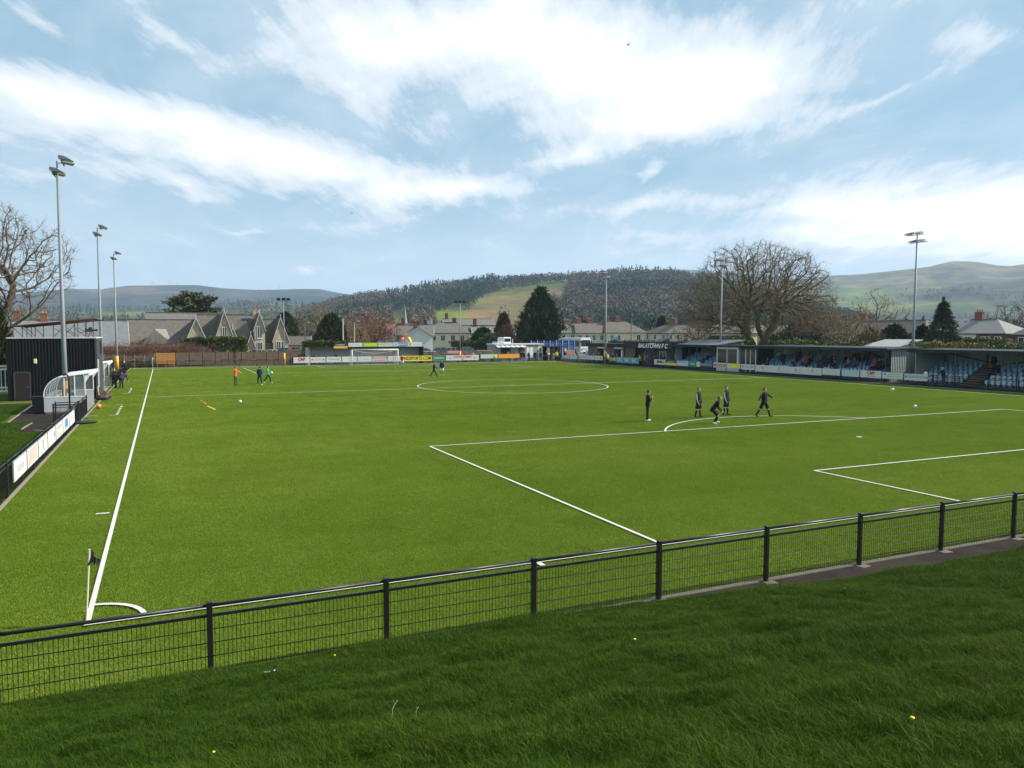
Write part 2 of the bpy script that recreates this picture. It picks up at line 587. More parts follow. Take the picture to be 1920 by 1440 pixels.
def blades(rs, n, sx, hmin, hmax, wmin, wmax, lean, z0, round_=False, bias=(0, 0)):
    if round_:
        a, r = rs.rand(n) * 2 * PI, np.sqrt(rs.rand(n)) * sx
        x, y = r * np.cos(a), r * np.sin(a)
    else:
        x, y = rs.uniform(-sx, sx, n), rs.uniform(-sx, sx, n)
    h = rs.uniform(hmin, hmax, n); wd = rs.uniform(wmin, wmax, n) * .5
    a = rs.rand(n) * 2 * PI
    l = rs.normal(0, lean, (n, 2)) * h[:, None] + np.array(bias) * h[:, None]
    bx, by = np.cos(a) * wd, np.sin(a) * wd
    V = np.empty((n, 5, 3), np.float32)
    V[:, 0] = np.c_[x - bx, y - by, np.full(n, z0)]
    V[:, 1] = np.c_[x + bx, y + by, np.full(n, z0)]
    V[:, 2] = np.c_[x - bx * .8 + l[:, 0] * .35, y - by * .8 + l[:, 1] * .35, z0 + h * .6]
    V[:, 3] = np.c_[x + bx * .8 + l[:, 0] * .35, y + by * .8 + l[:, 1] * .35, z0 + h * .6]
    V[:, 4] = np.c_[x + l[:, 0], y + l[:, 1], z0 + h]
    o = (np.arange(n) * 5)[:, None]
    F = np.concatenate([o + np.array([[0, 1, 3]]), o + np.array([[0, 3, 2]]), o + np.array([[2, 3, 4]])])
    return V.reshape(-1, 3), F

def turf_extra(t, pos, c):
    st = t.add('ShaderNodeMapping', {0: pos, 3: (0.30, 1.5, 1.0), 2: (0, 0, R(10))}).outputs[0]
    c = t.mix(t.math('MULTIPLY', t.smooth(t.noise(st, 0.35, 5.0, 0.62), 0.50, 0.76), 0.30), c, (0.225, 0.250, 0.060))
    # alternate bands across the pitch: light and dark of the pile direction, put into the colour
    sy = t.add('ShaderNodeSeparateXYZ', {0: pos}).outputs[1]
    band = t.math('FRACT', t.math('DIVIDE', sy, 8.0))
    c = t.mix(t.math('MULTIPLY', t.math('GREATER_THAN', band, 0.5), 0.22), c, (0.118, 0.196, 0.010))
    return c
M_PILE = pos_noise_mat('turf_fibre', [(0.0, (0.150, 0.232, 0.018)), (0.5, (0.174, 0.260, 0.022)), (1.0, (0.204, 0.288, 0.032))],
                       [(0.055, .38, .64, .75, (0.222, 0.282, 0.040)), (0.7, .42, .66, .40, (0.122, 0.196, 0.012)), (4.0, .46, .64, .25, (0.106, 0.178, 0.010))], 0.25, extra=turf_extra)
def make_pile():
    rs = np.random.RandomState(3)
    src = []
    for k in range(3):
        V, F = blades(rs, 2300, .5, .024, .037, .006, .010, .40, -.035, bias=(-.12, .08))
        src.append(np_mesh('turf_tuft', V, F, [M_PILE]))
    xs, ys = np.arange(-2.5, 67.2, 1.0), np.arange(-2.38, 101.0, 1.0)
    X_, Y_ = np.meshgrid(xs, ys)
    n = X_.size
    gn_scatter('turf_pile', np.c_[X_.ravel(), Y_.ravel(), np.zeros(n)], rs.randint(0, 4, n) * PI / 2, np.ones(n), src, 'short green synthetic turf fibres over the whole pitch', 'turf')
make_pile()

# kerbs round the turf
for nm, a in (('kerb', (-3.09, -3.0, -2.97, 101.49)), ('kerb', (67.6, 67.69, -2.97, 101.49)), ('kerb', (-3.0, 67.6, 101.4, 101.49)), ('kerb', (-3.0, 67.6, -2.97, -2.88))):
    MB().box(a[0], a[1], a[2], a[3], -0.03, 0.025).build(nm, M_CONC, kind='structure')

# paths round the pitch
MB().box(-3.0, 40, -3.95, -2.975, -0.03, 0.0).build('path_behind_goal', M_TARMAC, kind='structure')
MB().box(-3.0, 67.6, 101.5, 103.2, -0.035, -0.004).build('path_far_end', mat('gravel_path', (0.20, 0.18, 0.145), 0.95, 0.3, 3, bump=.4, bscale=60), kind='structure')
MB().box(67.7, 90.0, 5.0, 112.0, -0.035, -0.004).build('path_by_stands', M_TARMAC, kind='structure')
pv = MB()
pv.poly([(-6.75, 34.1, -.012), (-5.53, 34.0, -.012), (-5.53, 29.6, -.012), (-3.1, 29.0, -.012), (-3.1, 47.2, -.012), (-9.6, 47.2, -.012), (-9.6, 46.0, -.012), (-7.15, 46.0, -.012)])
pv.build('path_to_dugouts', M_TARMAC, kind='structure')
for (a, b) in (((-6.78, 34.1), (-7.18, 46.0)), ((-5.56, 30.4), (-5.5, 33.3)), ((-4.9, 29.62), (-4.4, 29.2)), ((-12.0, 47.2), (-7.0, 47.2))):
    d = Vector((b[0] - a[0], b[1] - a[1], 0)); L = d.length
    MB().box(0, L, -0.04, 0.04, -0.03, 0.035).build('kerb', M_CONC, loc=(a[0], a[1], 0), rot=(0, 0, math.atan2(d.y, d.x)), kind='structure')

# the grass bank the photographer stands on
BX = np.linspace(-26, 62, 353)
BY = np.linspace(-40, -2.84, 200)
def bank_toe(x):
    return -2.86 - 0.78 / (1 + math.exp(-(x - 10.6) * 0.7))
def bank_z(x, y):
    d = bank_toe(x) - y
    if d <= 0:
        return -0.05
    base = 3.42 * (0.55 * (d / 10.5) + 0.45 * (d / 10.5) ** 1.5) if d < 10.5 else 3.42 + 0.05 * min(d - 10.5, 8)
    n = fractal(Vector((x * 0.33, y * 0.33, 3.3)), 1.0, 2.0, 3) * 0.10 + fractal(Vector((x * 1.5, y * 1.9, 7.7)), 1.0, 2.0, 3) * 0.095
    return base + n * min(1.0, d / 1.6) + 0.10 * min(1, d / .3)
vs = [(x, y, bank_z(x, y)) for y in BY for x in BX]
nx = len(BX)
fs = [(j * nx + i, j * nx + i + 1, (j + 1) * nx + i + 1, (j + 1) * nx + i) for j in range(len(BY) - 1) for i in range(nx - 1)]
bank = obj('grass_bank', to_mesh('grass_bank', vs, fs, [M_SOIL], smooth=True), kind='structure')

M_BLADE = pos_noise_mat('grass_blade', [(0.0, (0.027, 0.056, 0.004)), (0.45, (0.046, 0.090, 0.006)), (0.95, (0.070, 0.120, 0.010)), (0.99, (0.10, 0.125, 0.025)), (1.0, (0.24, 0.20, 0.09))],
                        [(0.55, .40, .66, .55, (0.028, 0.062, 0.004)), (1.9, .50, .70, .4, (0.074, 0.102, 0.012))], 0.28)
def make_grass():
    rs = np.random.RandomState(5)
    src = []
    for k in range(6):
        hh = (.045, .055, .065, .075, .085, .11)[k]
        V, F = blades(rs, 46 if k < 4 else 30, .075 + .006 * k, hh * .45, hh * 1.25, .0032, .0062, .62 if k < 4 else .8, -.012, True, (-.12, .05))
        src.append(np_mesh('grass_tuft', V, F, [M_BLADE]))
    fwd = np.array([math.sin(YAW), math.cos(YAW)]); rt = np.array([math.cos(YAW), -math.sin(YAW)])
    n = 215000
    x = rs.uniform(-6, 34, n); y = rs.uniform(-13.2, -2.84, n)
    dx, dy = x - EYE.x, y - EYE.y
    f = dx * fwd[0] + dy * fwd[1]; r = dx * rt[0] + dy * rt[1]
    d = np.hypot(dx, dy)
    k = (f > 1.5) & (np.abs(r - 0.05 * f) < 0.80 * f + 1.6) & (rs.rand(n) < np.clip(8.0 / d, 0.18, 1.0) ** 1.3)
    toe = -2.86 - 0.78 / (1 + np.exp(-(x - 10.6) * 0.7))
    wob = np.array([mnoise(Vector((a * 1.3, 2.0, 0))) * .10 for a in x])
    k &= y < toe + .01 + wob
    x, y, d = x[k], y[k], d[k]
    z = np.array([bank_z(a, b) for a, b in zip(x, y)])
    ln = np.array([fractal(Vector((a * .8, b * .9, 5.0)), 1.0, 2.0, 3) for a, b in zip(x, y)])
    sc = (0.72 + 0.60 * ln + rs.uniform(-.15, .25, len(x))).clip(.42, 1.7) * (1 + np.clip(d - 8, 0, 30) * 0.012)
    gn_scatter('bank_grass', np.c_[x, y, z], rs.rand(len(x)) * 6.28, sc, src, 'long green grass covering the bank in front of the fence', 'grass')
make_grass()
def make_verge():
    rs = np.random.RandomState(15)
    src = []
    for k in range(3):
        V, F = blades(rs, 60, .22, .04, .10, .010, .018, .6, -.01, True, (-.2, .0))
        src.append(np_mesh('verge_tuft', V, F, [M_BLADE]))
    n = 26000
    x = -3.22 - 12.0 * rs.rand(n) ** 1.3; y = rs.uniform(6, 60, n)
    k = ~((x > -7.3) & (y > 34.0)) & ~((x > -5.6) & (y > 29.2)) & ~((y > 46.6) & (x > -12)) & (x > -2.2 - y * .19)
    x, y = x[k], y[k]
    gn_scatter('verge_grass', np.c_[x, y, np.full(len(x), -.04)], rs.rand(len(x)) * 6.28, rs.uniform(.5, 1.0, len(x)), src, 'rough mown grass beside the dugout path at the left edge', 'grass')
make_verge()

# ---------------------------------------------------------------- hills
def polar(azd, dist, z):
    a = R(azd)
    return (EYE.x + dist * math.sin(a), EYE.y + dist * math.cos(a), z)
RIDGE_LEFT = [(-40, 1.2), (-26, 1.6), (-17.7, 1.9), (-12.6, 2.3), (-9.8, 2.5), (-8.0, 2.8), (-5.8, 3.1), (-3.8, 3.1), (-2.1, 3.4), (-0.1, 3.5), (2.5, 3.6), (4.3, 3.4), (6.6, 3.3), (9.7, 3.4), (11.2, 3.4), (12.8, 3.1), (15.3, 2.8), (19.4, 2.7), (23.6, 2.6), (28, 2.0)]
RIDGE_LOW = [(-40, 0.9), (-17.8, 1.1), (-9.8, 1.5), (-5.2, 1.7), (-0.1, 1.7), (5.4, 2.2), (8.1, 2.4), (11.2, 2.1), (15.3, 2.4), (17.7, 2.3), (23.6, 1.5), (31.8, 1.0)]
RIDGE_WOOD = [(9.6, 1.4), (11.6, 2.0), (12.8, 2.4), (14.5, 2.7), (16.1, 2.8), (17.7, 3.0), (19.4, 3.4), (21.5, 3.6), (23.6, 3.9), (24.4, 4.0), (26.0, 4.0), (27.7, 4.1), (30.2, 4.2), (31.8, 4.3), (33.8, 4.4), (35.8, 4.4), (38.2, 4.3), (39.7, 4.0), (42.0, 3.4), (44.2, 2.7), (47.1, 1.9), (49.1, 1.3), (51.8, 0.5)]
RIDGE_BACK = [(20, 3.2), (23.6, 3.9), (27.7, 4.3), (31.8, 4.6), (35.8, 4.7), (38.2, 4.8), (40.1, 4.7), (42.7, 4.4), (45.2, 4.1), (47.7, 3.8), (52, 3.0)]
RIDGE_RIGHT = [(36, 1.6), (39.7, 2.6), (43.5, 3.5), (47.0, 3.9), (49.1, 4.1), (51.0, 4.1), (53.6, 4.3), (54.8, 4.4), (56.2, 4.7), (57.4, 4.6), (58.5, 4.3), (59.2, 4.2), (60.1, 4.3), (61.9, 4.4), (66.6, 3.8), (72.6, 2.6), (85, 2.2)]

def cover_mat():
    m = bpy.data.materials.new('hillside_cover')
    m.use_nodes = True
    t = NT(m.node_tree)
    co = t.add('ShaderNodeTexCoord').outputs['Object']
    at = t.add('ShaderNodeVertexColor', layer_name='cover').outputs[0]
    n = t.noise(co, 0.02, 6.0, 0.65)
    c = t.mix(1.0, at, t.ramp(n, [(0.30, (0.50, 0.52, 0.58)), (0.70, (1.45, 1.40, 1.25))]), 'MULTIPLY')
    c = t.mix(1.0, c, t.ramp(t.noise(co, 0.006, 5.0, 0.6), [(0.36, (0.55, 0.62, 0.70)), (0.62, (1.30, 1.25, 1.10))]), 'MULTIPLY')
    b = t.add('ShaderNodeBsdfPrincipled', {'Base Color': c, 'Roughness': 0.95, 'Specular IOR Level': 0.1})
    t.add('ShaderNodeOutputMaterial', {0: b.outputs[0]})
    return m
M_COVER = cover_mat()
C_MEADOW, C_BRACKEN, C_WOOD, C_CONIF, C_MOOR = (0.088, 0.118, 0.026), (0.135, 0.100, 0.048), (0.048, 0.044, 0.030), (0.014, 0.028, 0.018), (0.100, 0.096, 0.056)

def lerp3(a, b, f):
    return tuple(x + (y - x) * f for x, y in zip(a, b))

HILLS = {}
def hill(name, ridge, dist, base, colf, naz=260, nr=44, power=1.15, rough=0.05):
    az0, az1 = ridge[0][0], ridge[-1][0]
    A = [p[0] for p in ridge]; E = [p[1] for p in ridge]
    azs = np.linspace(az0, az1, naz)
    els = np.interp(azs, A, E)
    fade = np.minimum(1, np.minimum((azs - az0) / 4.0, (az1 - azs) / 4.0))
    V, Cc = [], []
    for i, a in enumerate(azs):
        top = EYE.z + dist * math.tan(R(els[i]))
        
        for j in range(nr):
            s = j / (nr - 7)                       # 1 at the ridge, beyond it the far side
            if s <= 1:
                d = base + (dist - base) * s
                z = top * s ** power
            else:
                u = (j - (nr - 7)) / 6
                d = dist + (dist - base) * 0.6 * u
                z = top * (1 - u) ** 1.3
            p = polar(a, d, 0)
            nz = fractal(Vector((p[0] / dist * 9, p[1] / dist * 9, 1.5)), 1.0, 2.0, 4) * rough * top * min(1, 4 * s) * max(0.0, 1 - abs(s - 1) * 0.0)
            if s > 0.93:
                nz *= 0.25
            V.append((p[0], p[1], -2 + z + nz))
            Cc.append((*colf(a, min(s, 1), p), 1))
    F = [(i * nr + j, (i + 1) * nr + j, (i + 1) * nr + j + 1, i * nr + j + 1) for i in range(naz - 1) for j in range(nr - 1)]
    me = to_mesh(name, V, F, [M_COVER], smooth=True)
    ca = me.color_attributes.new('cover', 'FLOAT_COLOR', 'POINT')
    ca.data.foreach_set('color', np.array(Cc, np.float32).ravel())
    HILLS[name] = (azs, nr, np.array(V).reshape(naz, nr, 3))
    return obj(name, me, kind='structure')

def nz2(p, k, s=0.0):
    return fractal(Vector((p[0] * k, p[1] * k, s)), 1.0, 2.0, 4)
def col_far_left(a, s, p):
    n = nz2(p, 0.0022, 2.0)
    c = lerp3(C_CONIF, C_WOOD, max(0, min(1, 0.4 + n)))
    if s > 0.80:
        c = lerp3(c, (0.10, 0.075, 0.05), max(0, min(1, 0.55 + nz2(p, 0.003, 5.) * 1.4)) * (1 if a < 6 else 0.3))
    if s < 0.42:
        c = lerp3(c, C_MEADOW, max(0, min(1, 0.5 + nz2(p, 0.004, 9.) * 2.2)))
    return c
def col_low(a, s, p):
    n = nz2(p, 0.008, 4.0)
    return lerp3(C_MEADOW, C_WOOD, max(0, min(1, 0.55 + n * 2.6)))
def col_wood(a, s, p):
    n = nz2(p, 0.010, 1.0)
    if 20.6 < a < 31.5 or (16.0 < a < 20.6 and s < .5):
        f = 0.10 + 0.75 * s
        c = lerp3(C_BRACKEN, C_MEADOW, max(0, min(1, (s - 0.55) * 3.5 + n * 1.3))) if a > 22.4 else C_MEADOW
        return c
    return lerp3((0.085, 0.072, 0.046), (0.070, 0.062, 0.042), max(0, min(1, 0.6 + n)))
def col_back(a, s, p):
    return lerp3(C_CONIF, C_MOOR, 0.35 + 0.3 * nz2(p, 0.003, 1))
def col_right(a, s, p):
    n = nz2(p, 0.0026, 6.0)
    hi = lerp3(C_MOOR, (0.135, 0.118, 0.075), max(0, min(1, 0.5 + 1.5 * n)))
    mid = lerp3(C_MEADOW, C_WOOD, max(0, min(1, 0.45 + 2.4 * nz2(p, 0.004, 3.) + 0.10 * (a - 53))))
    lo = lerp3(C_WOOD, C_CONIF, max(0, min(1, 0.4 + n)))
    f = max(0, min(1, (s - 0.66 + 0.10 * n) * 9))
    c = lerp3(mid, hi, f)
    return lerp3(lo, c, max(0, min(1, (s - 0.22 + 0.15 * n - 0.012 * max(0, a - 54)) * 7)))
hill('hill_far_left', RIDGE_LEFT, 3600, 1900, col_far_left)
hill('hill_low_fields', RIDGE_LOW, 1900, 700, col_low, 200, 36, 1.0, 0.08)
hill('hill_back', RIDGE_BACK, 4200, 2600, col_back, 120, 26)
hill('hill_right', RIDGE_RIGHT, 3000, 1300, col_right, 300, 60, 1.25, 0.07)
hill('hill_wooded', RIDGE_WOOD, 1150, 480, col_wood, 300, 60, 1.2, 0.05)

# ---------------------------------------------------------------- woods: tens of thousands of far crowns
def wood_mat(name, lo, hi):
    m = bpy.data.materials.new(name)
    m.use_nodes = True
    t = NT(m.node_tree)
    rnd = t.add('ShaderNodeNewGeometry').outputs['Random Per Island']
    co = t.add('ShaderNodeTexCoord').outputs['Object']
    c = t.ramp(rnd, [(0, lo), (1, hi)])
    c = t.mix(1.0, c, t.ramp(t.noise(co, 0.02, 3.0, 0.6), [(0.3, (0.7, 0.75, 0.8)), (0.7, (1.25, 1.2, 1.1))]), 'MULTIPLY')
    b = t.add('ShaderNodeBsdfPrincipled', {'Base Color': c, 'Roughness': 0.9, 'Specular IOR Level': 0.1})
    t.add('ShaderNodeOutputMaterial', {0: b.outputs[0]})
    return m
M_WOODB = wood_mat('bare_wood', (0.088, 0.074, 0.050), (0.122, 0.100, 0.066))
M_WOODC = wood_mat('conifer_wood', (0.028, 0.048, 0.030), (0.048, 0.070, 0.038))

def crown_cloud(rs, C, Hh, Wd, kind, nt):
    """triangles of many far tree crowns; C (n,3) foot points"""
    n = len(C)
    Fc = nt
    t = rs.rand(n, Fc)
    if kind == 'c':
        zz = 0.06 + 0.94 * t ** 0.8
        rr = (1.02 - zz) ** 0.85 * (0.55 + 0.45 * rs.rand(n, Fc))
    else:
        ph = np.arccos(1 - 1.75 * t)
        rr = np.sin(ph) * (0.6 + 0.4 * rs.rand(n, Fc)); zz = 0.56 + 0.44 * np.cos(ph) * (0.75 + 0.25 * rs.rand(n, Fc))
    an = rs.rand(n, Fc) * 2 * PI
    ctr = np.stack([C[:, None, 0] + rr * np.cos(an) * Wd[:, None], C[:, None, 1] + rr * np.sin(an) * Wd[:, None], C[:, None, 2] + zz * Hh[:, None]], -1)
    sz = (0.27 if kind == 'c' else 0.25) * Wd[:, None] * (0.6 + 0.8 * rs.rand(n, Fc))
    T = np.empty((n, Fc, 3, 3), np.float32)
    for k in range(3):
        v = rs.normal(0, 1, (n, Fc, 3))
        v /= np.linalg.norm(v, axis=-1, keepdims=True)
        if kind == 'c':
            v[..., 2] = v[..., 2] * 0.7 + (0.9 if k == 0 else -0.5)
        T[:, :, k] = ctr + v * sz[..., None]
    V = T.reshape(-1, 3)
    F = np.arange(len(V)).reshape(-1, 3)
    return V, F

def scatter_wood(hname, nper, rs, maskf, hrange):
    azs, nr, V = HILLS[hname]
    out = {'c': [], 'b': []}
    i = rs.uniform(0, len(azs) - 1.001, nper); j = rs.uniform(0.5, nr - 6.5, nper)
    i0, j0 = i.astype(int), j.astype(int)
    fi, fj = (i - i0)[:, None], (j - j0)[:, None]
    P = (V[i0, j0] * (1 - fi) + V[i0 + 1, j0] * fi) * (1 - fj) + (V[i0, j0 + 1] * (1 - fi) + V[i0 + 1, j0 + 1] * fi) * fj
    A = np.interp(i, np.arange(len(azs)), azs)
    S = j / (nr - 7)
    E = np.degrees(np.arctan2(P[:, 2] - EYE.z, np.hypot(P[:, 0] - EYE.x, P[:, 1] - EYE.y)))
    for a, s, e, p in zip(A, S, E, P):
        k = maskf(a, s, e, p)
        if k:
            out[k].append(p)
    for k, m, nm, lab in (('c', M_WOODC, 'conifer_wood', 'dark conifer wood'), ('b', M_WOODB, 'bare_wood', 'grey brown leafless wood')):
        if not out[k]:
            continue
        C = np.array(out[k]); n = len(C)
        H = rs.uniform(*hrange, n) * (1.15 if k == 'c' else 0.95)
        Wd = H * (rs.uniform(0.20, 0.28, n) if k == 'c' else rs.uniform(0.36, 0.50, n))
        v, f = crown_cloud(rs, C, H, Wd, k, (34 if k == 'c' else 40) if hname == 'hill_wooded' else 24)
        o = obj(nm, np_mesh(nm, v, f, [m]), kind='stuff')
        tag(o, lab + {'hill_wooded': ' on the slopes of the middle hill', 'hill_low_fields': ' among fields on the low hills',
                      'hill_far_left': ' along the crest of the long blue hill', 'hill_right': ' on the lower slopes of the moorland hill'}[hname], 'wood')

def inpoly(x, y, pg):
    c = False
    n = len(pg)
    for i in range(n):
        x0, y0 = pg[i]; x1, y1 = pg[(i + 1) % n]
        if (y0 > y) != (y1 > y) and x < (x1 - x0) * (y - y0) / (y1 - y0) + x0:
            c = not c
    return c
# open ground on the wooded hill, as bearing / elevation outlines
OPEN = [[(20.9, -2), (21.5, .6), (22.0, 1.3), (22.9, 1.9), (23.4, 2.6), (24.6, 3.1), (26.1, 3.5), (27.7, 3.7), (30.6, 3.85), (30.2, 2.7), (29.9, .6), (29.6, -2)],
        [(16.4, -2), (16.6, 1.65), (18.0, 1.85), (18.4, -2)],
        [(19.5, -2), (19.9, 1.5), (21.4, 1.95), (22.3, 1.9), (22.0, -2)]]
def wood_mask(a, s, e, p):
    for pg in OPEN:
        if inpoly(a, e, pg):
            if pg is OPEN[0] and nz2(p, 0.012, 8.0) > 0.50:
                return 'b'
            return None
    if s < 0.10 and nz2(p, 0.01, 3.0) < 0.1:
        return None
    n = nz2(p, 0.006, 12.0)
    if 16.2 < a < 24.9 and 1.5 < e < 3.9:
        return 'c' if n > -0.22 else 'b'
    if a > 32.5 and e < 2.6:
        return 'c' if n > 0.02 else 'b'
    return 'c' if n > 0.30 else 'b'
rs = np.random.RandomState(11)
scatter_wood('hill_wooded', 16500, rs, wood_mask, (9, 16))
scatter_wood('hill_low_fields', 7000, rs, lambda a, s, e, p: ('b' if nz2(p, 0.008, 4.0) > 0.30 else 'c') if nz2(p, 0.008, 4.0) > 0.02 else None, (9, 16))
scatter_wood('hill_far_left', 1500, rs, lambda a, s, e, p: 'c' if s > 0.93 and nz2(p, 0.004, 2.0) > 0.05 else None, (12, 20))
scatter_wood('hill_right', 6500, rs, lambda a, s, e, p: ('b' if nz2(p, 0.005, 4.0) < 0.15 else 'c') if s < 0.5 and nz2(p, 0.0030, 6.0) > -0.12 + s * 0.9 - 0.02 * (a - 50) else None, (10, 18))

# ---------------------------------------------------------------- the air
def haze_box():
    m = bpy.data.materials.new('haze')
    m.use_nodes = True
    t = NT(m.node_tree)
    v = t.add('ShaderNodeVolumePrincipled', {'Color': (0.50, 0.73, 1.0, 1), 'Density': HAZE_DENSITY, 'Anisotropy': 0.1})
    t.add('ShaderNodeOutputMaterial', {1: v.outputs[0]})
    o = MB().box(-9500, 9500, -9500, 9500, -3.2, 420).build('haze', m, kind='stuff')
    tag(o, 'thin pale blue haze softening the far hills', 'haze')
haze_box()
# ================================================================ FENCES, BOARDS, GOAL, MASTS, DUGOUTS
M_BLACK = mat('black_paint', (0.011, 0.011, 0.012), 0.42, 0.4, 9, spec=0.45, bump=.15, bscale=60)
M_BLACKM = mat('black_matt', (0.014, 0.014, 0.015), 0.7, 0.25, 4)
M_WIRE = mat('fence_wire', (0.008, 0.008, 0.008), 0.6, 0.1, 4, spec=0.12)
M_WHITE = mat('white_board', (0.58, 0.59, 0.56), 0.5, 0.06, 1.5)
M_WPAINT = mat('white_paint', (0.74, 0.75, 0.74), 0.4, 0.05, 3)
M_GALV = mat('galvanised_steel', (0.20, 0.225, 0.24), 0.6, 0.12, 1.2, metal=0.15, spec=.3)
M_YPAD = mat('yellow_pad', (0.75, 0.36, 0.02), 0.55, 0.10, 2.0)
M_RED = mat('red_print', (0.45, 0.03, 0.03), 0.5, 0.05, 4)
M_NAVY = mat('navy_print', (0.02, 0.035, 0.11), 0.5, 0.05, 4)
M_BLUEP = mat('blue_print', (0.09, 0.22, 0.40), 0.5, 0.08, 4)
M_TEAL = mat('teal_print', (0.05, 0.30, 0.36), 0.5, 0.05, 4)
M_GREENP = mat('green_print', (0.02, 0.20, 0.09), 0.5, 0.05, 4)
M_LIME = mat('lime_print', (0.28, 0.52, 0.02), 0.5, 0.05, 4)
M_YELLOW = mat('yellow_print', (0.80, 0.66, 0.02), 0.5, 0.05, 4)
M_ORANGE = mat('orange_print', (0.80, 0.33, 0.015), 0.5, 0.05, 4)
M_GREYP = mat('grey_print', (0.28, 0.29, 0.30), 0.5, 0.05, 4)
M_DARKP = mat('dark_print', (0.03, 0.03, 0.035), 0.5, 0.05, 4)
M_PALE = mat('pale_green_print', (0.45, 0.60, 0.52), 0.5, 0.05, 4)
M_PALEB = mat('pale_blue_print', (0.40, 0.55, 0.62), 0.5, 0.05, 4)
M_PINK = mat('pink_print', (0.62, 0.28, 0.25), 0.5, 0.05, 4)

def mesh_panel(L, z0, z1, dx=0.06, zs=(0.13, 0.33, 0.53, 0.73), r=0.0038):
    b = MB()
    n = int(L / dx)
    for i in range(n + 1):
        x = 0.03 + (L - 0.06) * i / n
        b.tube([(x, 0, z0), (x, 0, z1)], r, 4, cap=False)
    for z in zs:
        b.tube([(0, -0.007, z), (L, -0.007, z)], r * 1.25, 4, cap=False)
        b.tube([(0, 0.007, z), (L, 0.007, z)], r * 1.25, 4, cap=False)
    return b.mesh('mesh_panel', M_WIRE)

def fence(name, label, a, b, spacing, H=1.12, panel=True, dx=0.06, foot=(), tube_r=0.027, post=0.040, second=True, pr=0.0040, hide=()):
    a, b = Vector((*a, 0)), Vector((*b, 0))
    L = (b - a).length
    n = max(1, round(L / spacing))
    sp = L / n
    t = thing(name, label, 'fence', a, math.atan2(b.y - a.y, b.x - a.x))
    pm = MB().cbox(-post, post, -post, post, -0.1, H, 0.008).mesh('post', M_BLACK)
    cm = MB().cbox(-post - .004, post + .004, -post - .004, post + .004, H, H + 0.014, 0.006).mesh('post_cap', M_BLACKM)
    rm = MB().tube([(post, 0, H - 0.045), (sp - post, 0, H - 0.045)], tube_r, 12).mesh('top_rail', M_BLACK, smooth=True)
    sm = MB().box(post, sp - post, -0.014, 0.014, H - 0.215, H - 0.17).mesh('second_rail', M_BLACK)
    wm = mesh_panel(sp - 2 * post, 0.04, H - 0.20, dx, r=pr) if panel else None
    fm = MB().cbox(-0.15, 0.15, -0.10, 0.10, -0.04, 0.008, 0.02).mesh('post_footing', mat('footing_concrete', (.115, .098, .072), .95, .3, 6, bump=.4, bscale=40))
    for i in range(n + 1):
        p = obj('post', pm, t, (i * sp, 0, 0))
        obj('post_cap', cm, p)
        if i in foot:
            obj('post_footing', fm, p, (0.03, -0.09, 0), (0, 0, _rng.uniform(-.2, .2)))
        if i < n and i not in hide:
            obj('top_rail', rm, t, (i * sp, 0, 0))
            if second:
                obj('second_rail', sm, t, (i * sp, 0, 0))
            if panel:
                obj('mesh_panel', wm, t, (i * sp + post, 0, 0))
    return t

near_fence = fence('perimeter_fence', 'black steel mesh fence along the near goal line below the grass bank', (-6.05, -2.97), (-6.05 + 2.65 * 13, -2.97), 2.65, H=1.13, foot=range(6, 14))
fence('perimeter_fence', 'black fence beside the near touchline carrying the white boards', (-3.13, -2.95), (-3.13, 32.0), 2.45, dx=0.06, pr=0.003)
fence('perimeter_fence', 'short black fence crossing the path next to the padded mast', (-4.3, 32.3), (-3.2, 32.3), 1.1, panel=True)
fence('perimeter_fence', 'black mesh gate panel standing open across the dugout path', (-4.35, 33.6), (-3.2, 33.6), 1.15, panel=True)
fence('perimeter_fence', 'short run of black mesh fence between open gate and near dugout', (-3.18, 33.8), (-3.18, 38.3), 2.25, panel=True)
fence('perimeter_fence', 'black fence from the far dugout to the distant corner', (-3.13, 63.5), (-3.13, 101.6), 2.54, panel=True, dx=0.12, pr=0.004)
fence('perimeter_fence', 'black post and rail fence behind the far goal', (-3.13, 101.62), (67.75, 101.62), 2.53, panel=True, dx=0.14, pr=0.004)
fence('perimeter_fence', 'black post and rail fence in front of the covered stands', (67.75, 22.0), (67.75, 101.62), 2.49, panel=True, dx=0.14, pr=0.004)

# grey back of a board tied to the near fence at the frame edge
t = thing('advertising_board', 'grey back of a board tied to the near fence beyond its last visible post', 'board', (20.98, -2.885, 0))
MB().cbox(0, 2.5, 0, 0.012, 0.34, 0.90, 0.004).build('panel', mat('board_back', (0.17, 0.17, 0.18), 0.7, 0.12, 2), t)
MB().cbox(0, 2.5, 0.013, 0.04, 0.34, 0.37, 0.004).build('frame', M_GREYP, t)

def bars(b, x0, x1, zc, h, y, rows=1, mi=0, seed=0, gap=0.5):
    """rows of print too small to read: broken word-length bars"""
    r = random.Random(seed)
    for k in range(rows):
        z = zc - k * h * 1.9
        x = x0
        while x < x1 - 0.04:
            L = min(r.uniform(0.10, 0.34), x1 - x)
            b.box(x, x + L, y - 0.003, y, z - h / 2, z + h / 2, mi)
            x += L + r.uniform(0.04, 0.08)

